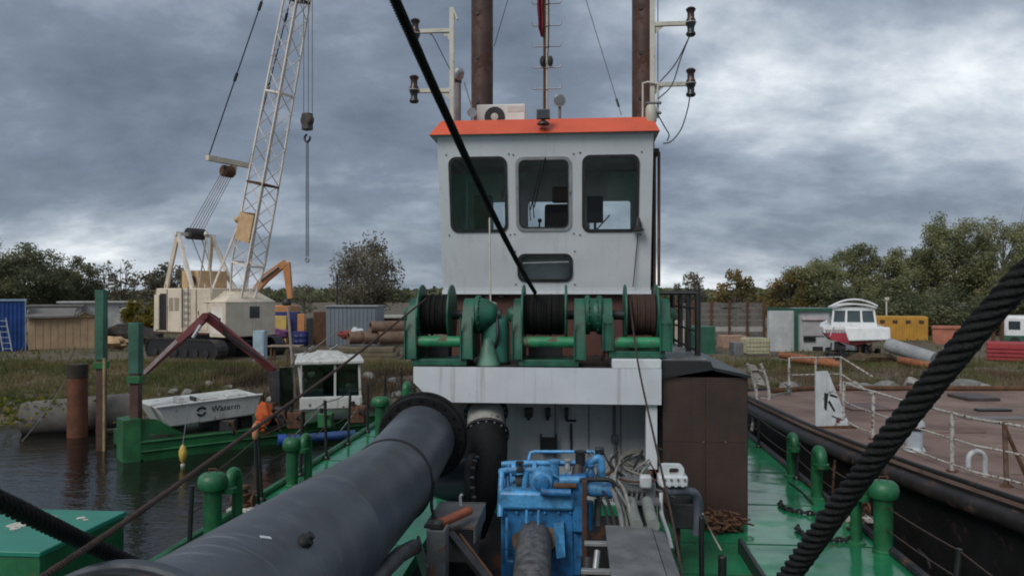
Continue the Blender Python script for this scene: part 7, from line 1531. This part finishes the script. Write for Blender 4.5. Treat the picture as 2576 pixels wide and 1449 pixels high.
b = MB(); b.bar((-1.15, -0.45, 1.3), (-1.0, -0.55, 1.75), 0.1, 0.03); b.build('fender_strap', GEL, bt)
tl = thing('boat_trailer', 'dark trailer with wheels under the cabin cruiser', 'trailer', (at(2150, 900, 34.5).x, 34.5, GROUND_Z), rz=math.radians(-17))
for s in (-0.6, 0.6):
    b = MB(); b.bar((s, -0.6, 0.78), (s * 0.4, 5.2, 0.7), 0.1, 0.12); b.build('rail', DARK, tl)
b = MB(); b.bar((-1.1, 0.8, 0.5), (1.1, 0.8, 0.5), 0.1, 0.1); b.build('axle', DARK, tl)
for s in (-1.15, 1.15):
    b = MB(); b.lathe([(0.2, -0.1), (0.34, -0.1), (0.36, -0.06), (0.36, 0.06), (0.34, 0.1), (0.2, 0.1)], (s, 0.8, 0.36), (1, 0, 0), 20); b.build('wheel', RUBBER, tl)
for s in (-1.2, 0.2, 0.75):
    b = MB(); b.bar((s, -0.4, 0.0), (s * 0.9, -0.35, 1.1), 0.07, 0.07); b.build('prop', RUST if s > 0 else BLACK, tl)
bt.scale = (0.92, 0.92, 1.0); tl.scale = (0.92, 0.92, 0.72); bt.location.z -= 0.24
for s_ in (-0.55, 0.55):
    b = MB(); b.box(s_ - 0.12, s_ + 0.12, -0.3, 2.6, 0.02, 0.95); b.build('cradle_block', DARK, tl)
crumple('undergrowth', 2190, 905, 33.6, 0.5, WEED, 'dark weeds growing under the boat trailer', 'plant', (2.2, 0.8, 0.6), 12)

YC = paint('mustard_sheet', (0.42, 0.22, 0.03), 0.6, 0.15, 1.5, streak=0.3)
t, a, c, zb_ = gbox('yellow_container', 'mustard yellow corrugated container behind the cabin cruiser', 'container', 2200, 2334, 862, 797, 50.0, 3, YC); corr(t, a.x, c.x, 49.985, zb_ + 0.1, c.z - 0.06, YC)
for k in range(4):
    x = a.x + (c.x - a.x) * (0.14 + 0.245 * k); b = MB(); b.box(x - 0.16, x + 0.16, 49.92, 49.94, c.z - 0.42, c.z - 0.22); b.build('vent', BROWN, t)
SAL = paint('salmon_sheet', (0.36, 0.13, 0.08), 0.7, 0.2, 1.5, rust=0.15)
t, a, c, zb_ = gbox('salmon_container', 'faded orange skip right of the yellow container', 'skip', 2346, 2428, 872, 822, 46, 2, SAL); b = MB(); b.box(a.x - 0.06, c.x + 0.06, 45.92, 46.0, c.z - 0.12, c.z + 0.02); b.build('rim', SAL, t)
RC = paint('red_crate', (0.30, 0.032, 0.035), 0.6, 0.2, 1.5, rust=0.12)
t, a, c, zb_ = gbox('red_container', 'red slatted container at the right edge of the shore', 'container', 2482, 2640, 905, 865, 33.5, 2, RC)
for k in range(4):
    b = MB(); z = zb_ + 0.08 + k * 0.17; b.box(a.x - 0.02, c.x + 0.02, 33.44, 33.498, z, z + 0.12); b.build('slat', RC, t)
t, a, c, zb_ = gbox('white_van', 'white van parked behind the red container', 'van', 2525, 2660, 850, 795, 42, 2.2, GEL, bevel=0.15); b = MB(); b.box(a.x + 0.25, a.x + 0.9, 41.97, 41.998, c.z - 0.75, c.z - 0.3); b.build('window', paint('dark_glass', (0.03, 0.04, 0.045), 0.1), t); b = MB(); b.box(a.x - 0.1, c.x + 0.1, 41.9, 41.97, zb_ + 0.35, zb_ + 0.75); b.build('green_stripe', GF, t)
for x in (a.x + 0.6, c.x - 0.8):
    b = MB(); b.lathe([(0.2, 0), (0.34, 0), (0.34, 0.2), (0.2, 0.2)], (x, 41.85, zb_ + 0.34), (0, 1, 0), 18); b.build('wheel', RUBBER, t)
for i, px in enumerate((2498, 2520)):
    p = at(px, 895, 36); b = MB(); b.bar((p.x, 36, GROUND_Z - 0.1), (p.x + 0.02, 36, GROUND_Z + 2.0), 0.12, 0.12); b.single('rusty_post', RUST, ('rusty post left of the white van', 'rusty post in front of the white van')[i], 'post')
g0, g1 = at(2236, 868, 33), at(2352, 905, 31); b = MB(); b.tube([g0, g1], 0.30, 20); b.single('fabric_pipe', paint('dirty_grey_pipe', (0.26, 0.27, 0.28), 0.7, 0.2, 2, rust=0.15, dirt=0.25), 'grey rusted pipe lying slanted right of the cabin cruiser', 'pipe')
b = MB(); q = at(2390, 915, 30.8); b.tube([g1 + Vector((0.1, 0, -0.05)), q], 0.33, 18); b.single('pipe_stub', DARK, 'dark end piece of the slanted grey pipe behind the hawser', 'pipe')
RO = paint('orange_rust_pipe', (0.24, 0.085, 0.035), 0.85, 0.3, 2, rust=0.3)
for i, (x0, y0, x1, y1, Y, r) in enumerate(((1960, 892, 2100, 912, 31, 0.14), (1990, 903, 2112, 918, 30.4, 0.14), (2260, 905, 2340, 920, 30.5, 0.15))):
    b = MB(); b.tube([at(x0, y0, Y + 0.8), at(x1, y1, Y)], r, 14); b.single('rusty_pipe', RO, ('upper orange-rusty pipe lying in front of the white container', 'lower orange-rusty pipe lying in front of the white container', 'orange-rusty pipe lying below the slanted grey pipe')[i], 'pipe')
ib = thing('liquid_tank', 'pale yellow caged liquid tank left of the white container', 'tank', (at(1908, 895, 36).x, 36, GROUND_Z)); p = at(1908, 875, 36)
b = MB(); b.box(p.x - 0.55, p.x + 0.55, 36, 37, GROUND_Z + 0.15, GROUND_Z + 0.9); b.build('bottle', paint('yellowed_plastic', (0.42, 0.39, 0.22), 0.5, 0.15, 3), ib, bevel=0.06)
b = MB()
for k in range(8): b.box(p.x - 0.56 + k * 0.155, p.x - 0.545 + k * 0.155, 35.97, 35.99, GROUND_Z + 0.12, GROUND_Z + 0.95)
for k in range(5): b.box(p.x - 0.58, p.x + 0.58, 35.95, 35.97, GROUND_Z + 0.15 + k * 0.19, GROUND_Z + 0.165 + k * 0.19)
b.build('cage', GALV, ib); b = MB(); b.box(p.x - 0.58, p.x + 0.58, 35.95, 37, GROUND_Z - 0.05, GROUND_Z + 0.11); b.build('pallet', TIM, ib)
FEN = paint('grey_boards', (0.12, 0.11, 0.10), 0.85, 0.25, 3)
yf = thing('board_fence', 'grey board fence with dark posts behind the walkway railing', 'fence', (at(1820, 860, 46).x, 46, GROUND_Z))
for k in range(7):
    zz = at(1800, 858 - k * 15, 46).z; a_, c_ = at(1690, 800, 46).x, at(1925, 800, 46).x
    b = MB(); b.box(a_, c_, 46, 46.04, zz - 0.14, zz + 0.14); b.build('board', FEN if k != 2 else paint('pale_board', (0.33, 0.31, 0.30), 0.8), yf)
for px in (1700, 1745, 1790, 1835, 1880, 1922):
    p = at(px, 860, 45.9); b = MB(); b.box(p.x - 0.06, p.x + 0.06, 45.88, 45.98, GROUND_Z - 0.1, at(px, 755, 45.9).z); b.build('post', RUST, yf)
gbox('green_skip', 'dark green skip behind the walkway railing', 'skip', 1722, 1800, 862, 822, 38, 1.6, GF); gbox('pale_crate', 'pale wooden crate behind the rightmost winch', 'crate', 1695, 1722, 868, 808, 37, 1, paint('pale_crate', (0.36, 0.32, 0.24), 0.8)); gbox('grey_machine', 'small grey machine left of the liquid tank', 'machine', 1846, 1876, 885, 862, 36.5, 0.8, GREYSTEEL); gbox('brick_stack', 'stack of pinkish bricks behind the small grey machine', 'bricks', 1818, 1880, 866, 845, 42, 1.2, paint('pink_bricks', (0.30, 0.19, 0.14), 0.85, 0.2, 5))
p = at(2230, 860, 55); b = MB(); b.tube([(p.x, 55, GROUND_Z), (p.x, 55, at(2230, 752, 55).z)], 0.06, 8); b.box(p.x - 0.1, p.x + 0.15, 54.9, 55.1, at(2230, 755, 55).z, at(2230, 748, 55).z); b.single('lamp_post', CREAM, 'thin pale lamp post behind the cabin cruiser', 'lamp post')
p = at(848, 840, 52); b = MB(); b.tube([(p.x, 52, GROUND_Z), (p.x, 52, at(848, 690, 52).z)], 0.07, 8); b.single('utility_pole', DARK, 'dark utility pole left of the lone tree', 'pole')

# big boxes stand square to the lane they face
for o_ in list(COL.objects):
    if o_.parent is None and o_.name.split('.')[0] in ('blue_container', 'tan_shed', 'low_building', 'light_trailer', 'yellow_container', 'salmon_container', 'red_container', 'white_van'):
        th_ = math.atan2(-o_.location.x, o_.location.y); o_.rotation_euler.z = th_ * 0.92; o_.scale.x = math.cos(th_)
# ================================================================== trees
def tree(label, px, pyb, pyt, Y, rx, leafmat, n_leaf, leaf, seed, trunk_r=0.22, cy=0.6, ry=None, sparse=0.0, name='tree', clusters=60, droop=0.0, group=None, bark=None, stems=1, lumpy=0.34):
    rnd = np.random.default_rng(seed); p = at(px, pyb, Y); zb_ = gz(p.x, Y) - 0.15; H = at(px, pyt, Y).z - zb_
    t = thing(name, label, 'tree' if name != 'bush' else 'bush', (p.x, Y, zb_), group=group)
    cz = zb_ + H * cy; rzv = H * (1 - cy) * 1.0; rzd = H * (cy - 0.12); ry = ry or rx
    bm = MB(); ends = []
    tops = []
    for s in range(stems):
        lean = rnd.normal(0, 0.12 * rx, 2) if stems > 1 else (0, 0)
        pts = [Vector((p.x, Y, zb_)), Vector((p.x + lean[0] * 0.5, Y + lean[1] * 0.5, zb_ + H * 0.3)), Vector((p.x + lean[0] + rnd.normal(0, 0.1), Y + lean[1], zb_ + H * 0.55)), Vector((p.x + lean[0] * 1.5 + rnd.normal(0, 0.2), Y + lean[1], zb_ + H * (0.78 if lumpy > 0.4 else 0.88)))]
        bm.tube(smooth_path(pts, 3), [trunk_r * (1 - 0.9 * i / 9) for i in range(10)], 7); tops.append(pts)
    for k in range(clusters):
        d = rnd.normal(0, 1, 3); d /= np.linalg.norm(d); rr = rnd.uniform(0.6, 1.0) ** 0.7
        lump = 0.80 + lumpy * mnoise.noise((d[0] * 1.7 + seed, d[1] * 1.7, d[2] * 1.7))
        e = Vector((p.x + d[0] * rx * rr * lump, Y + d[1] * ry * rr * lump, cz + d[2] * (rzv if d[2] > 0 else rzd) * rr * lump))
        ends.append(e)
        pts = tops[k % stems]; f = min(0.95, max(0.22, (e.z - zb_) / H - 0.22)); q = pts[0].lerp(pts[1], f / 0.3) if f < 0.3 else (pts[1].lerp(pts[2], (f - 0.3) / 0.32) if f < 0.62 else pts[2].lerp(pts[3], (f - 0.62) / 0.31))
        mid = q.lerp(e, 0.5) + Vector((0, 0, -0.06 * (e - q).length)); bm.tube([q, mid, e], [trunk_r * 0.26, trunk_r * 0.15, trunk_r * 0.05], 5, caps=False)
        for _ in range(3):
            e2 = e + Vector(rnd.normal(0, 0.16 * rx, 3)); bm.tube([mid.lerp(e, 0.6), e2], [trunk_r * 0.08, trunk_r * 0.03], 4, caps=False)
    bm.build('trunk', bark or paint('bark', (0.10, 0.085, 0.07), 0.95, 0.3, 4, bump=0.5), t)
    if n_leaf:
        E = np.array([tuple(e) for e in ends]); idx = rnd.integers(0, len(E), n_leaf)
        sg = rx * ((0.11 if lumpy > 0.4 else 0.13) if not sparse else 0.15); P = E[idx] + np.clip(rnd.normal(0, 1, (n_leaf, 3)), -1.7, 1.7) * np.array([sg, sg, sg * 0.85])
        if droop: P[:, 2] -= np.abs(rnd.normal(0, droop, n_leaf))
        P[:, 2] = np.maximum(P[:, 2], zb_ + 0.25)
        a = rnd.normal(0, 1, (n_leaf, 3)); a[:, 2] *= 0.7; a /= np.linalg.norm(a, axis=1)[:, None]; c = rnd.normal(0, 1, (n_leaf, 3)); c -= a * (a * c).sum(1)[:, None]; c /= np.linalg.norm(c, axis=1)[:, None]
        s = leaf * rnd.uniform(0.6, 1.3, (n_leaf, 1)); V = np.empty((n_leaf, 4, 3)); V[:, 0] = P - a * s; V[:, 1] = P + c * s * 0.5; V[:, 2] = P + a * s; V[:, 3] = P - c * s * 0.5
        V -= np.array([p.x, Y, zb_]); me = bpy.data.meshes.new('crown'); me.from_pydata(V.reshape(-1, 3).tolist(), [], np.arange(n_leaf * 4).reshape(-1, 4).tolist()); me.materials.append(leafmat); me.update()
        o = bpy.data.objects.new('crown', me); COL.objects.link(o); o.parent = t; BASE[o] = BASE[t]
    return t
L_DARK = leaf_mat('leaf_dark_green', (0.075, 0.094, 0.053), (0.144, 0.159, 0.083), (0.241, 0.230, 0.132), 0.45)
L_WIL = leaf_mat('leaf_willow', (0.125, 0.142, 0.075), (0.235, 0.245, 0.125), (0.34, 0.33, 0.175), 0.4)
L_AUT = leaf_mat('leaf_autumn', (0.12, 0.11, 0.045), (0.21, 0.16, 0.058), (0.32, 0.20, 0.065), 0.4)
L_GREY = leaf_mat('leaf_grey_brown', (0.086, 0.083, 0.057), (0.167, 0.152, 0.109), (0.265, 0.236, 0.172), 0.5)
L_YEL = leaf_mat('leaf_yellow', (0.09, 0.085, 0.016), (0.19, 0.155, 0.022), (0.28, 0.21, 0.03), 0.6)
G1, G2 = 'dark trees behind the left sheds', 'tall willows on the right shore'
tree('leftmost dark green tree behind the blue container', -60, 800, 600, 88, 5.6, L_DARK, 18000, 0.15, 1, lumpy=0.46, clusters=80, group=G1, cy=0.5)
tree('tall dark green tree above the blue container', 62, 800, 604, 85, 4.6, L_DARK, 19000, 0.15, 2, lumpy=0.46, clusters=90, group=G1, cy=0.5)
tree('dark tree with pale stems left of the thin birch', 185, 800, 640, 90, 3.5, L_DARK, 11000, 0.15, 3, lumpy=0.46, clusters=70, group=G1, cy=0.5, stems=3)
tree('narrow dark tree between the two tall left trees', 130, 800, 660, 96, 3.2, L_DARK, 9000, 0.15, 23, lumpy=0.46, clusters=50, group=G1, cy=0.5)
tree('thin nearly bare birch behind the taller green post', 262, 800, 650, 92, 1.9, L_GREY, 350, 0.22, 4, trunk_r=0.12, clusters=46, cy=0.55, stems=2)
tree('thin bare tree right of the taller green post', 312, 790, 638, 90, 2.1, L_GREY, 650, 0.22, 5, trunk_r=0.13, clusters=55, cy=0.55, stems=2)
tree('rounded brown-green tree behind the crane house', 425, 800, 655, 80, 3.1, L_GREY, 5000, 0.18, 6, lumpy=0.46, clusters=70, cy=0.5)
tree('bright yellow autumn bush behind the crane tail', 372, 800, 745, 60, 2.0, L_YEL, 2400, 0.17, 7, name='bush', trunk_r=0.1, clusters=30, cy=0.45)
tree('lone half-bare tree with pale stems standing above the grey-blue container', 922, 800, 590, 72, 3.6, L_GREY, 9500, 0.14, 8, trunk_r=0.2, clusters=120, cy=0.5, sparse=1, stems=5, bark=paint('pale_bark', (0.26, 0.23, 0.20), 0.9, 0.3, 4))
tree('small bare tree behind the excavator arm', 765, 790, 700, 80, 1.6, L_GREY, 250, 0.18, 9, trunk_r=0.1, clusters=40, cy=0.55)
tree('slim autumn tree above the walkway railing', 1735, 800, 662, 70, 1.45, L_GREY, 1700, 0.15, 10, trunk_r=0.12, clusters=50, cy=0.55)
tree('small orange-green tree left of the white container', 1850, 800, 668, 66, 1.9, L_AUT, 1500, 0.17, 11, trunk_r=0.13, clusters=50, cy=0.6)
tree('orange-tinted willow bush at the left end of the right-hand trees', 1985, 810, 668, 60, 2.4, L_AUT, 10000, 0.11, 12, clusters=60, cy=0.45, group=G2)
for i, (px, top, Y, rx, lab, seed) in enumerate(((2062, 632, 60, 2.7, 'willow above the white container', 13), (2150, 596, 64, 2.7, 'willow behind the cabin cruiser, left of the tallest', 14), (2238, 622, 61, 2.5, 'willow above the yellow container', 15), (2318, 586, 68, 2.8, 'willow left of the two tallest crowns', 26), (2402, 506, 65, 3.3, 'tallest willow with a pointed crown', 16), (2520, 514, 63, 3.4, 'broad tall willow near the right edge', 17), (2630, 552, 60, 3.2, 'willow cut by the right edge of the picture', 18))):
    tree(lab, px, 820, top, Y, rx, L_WIL, 22000, 0.10, seed, trunk_r=0.24, clusters=70, cy=0.5, droop=0.3, group=G2, lumpy=0.5)
for i, (px, top, Y, rx, lab) in enumerate(((2110, 760, 58, 3.2, 'low dark bush behind the white container roof'), (2290, 770, 57, 3.2, 'low dark bush behind the yellow container'), (2400, 755, 57, 3.4, 'low dark bush behind the faded orange skip'), (2560, 740, 55, 3.8, 'low dark bush behind the white van'))):
    tree(lab, px, 830, top - 40, Y, rx, L_DARK, 8000, 0.13, 40 + i, name='bush', trunk_r=0.1, clusters=45, cy=0.4)
rng = np.random.default_rng(77); n = 15000; X = rng.uniform(-420, 420, n); Yv = rng.uniform(330, 380, n); hgt = np.array([5.2 + 2.6 * mnoise.noise((x * 0.02, 1, 2)) + 1.5 * mnoise.noise((x * 0.11, 4, 2)) for x in X]); Z = GROUND_Z + rng.uniform(0, 1, n) * hgt
a = rng.normal(0, 1, (n, 3)); a /= np.linalg.norm(a, axis=1)[:, None]; c = rng.normal(0, 1, (n, 3)); c -= a * (a * c).sum(1)[:, None]; c /= np.linalg.norm(c, axis=1)[:, None]
P = np.stack([X, Yv, Z], 1); V = np.empty((n, 4, 3)); s = 1.5; V[:, 0] = P - a * s; V[:, 1] = P + c * s; V[:, 2] = P + a * s; V[:, 3] = P - c * s
me = bpy.data.meshes.new('far_wood'); me.from_pydata(V.reshape(-1, 3).tolist(), [], np.arange(n * 4).reshape(-1, 4).tolist()); me.materials.append(L_DARK); me.update(); o = bpy.data.objects.new('far_wood', me); COL.objects.link(o); tag(o, 'distant dark line of woodland along the horizon', 'wood', None, 'stuff')
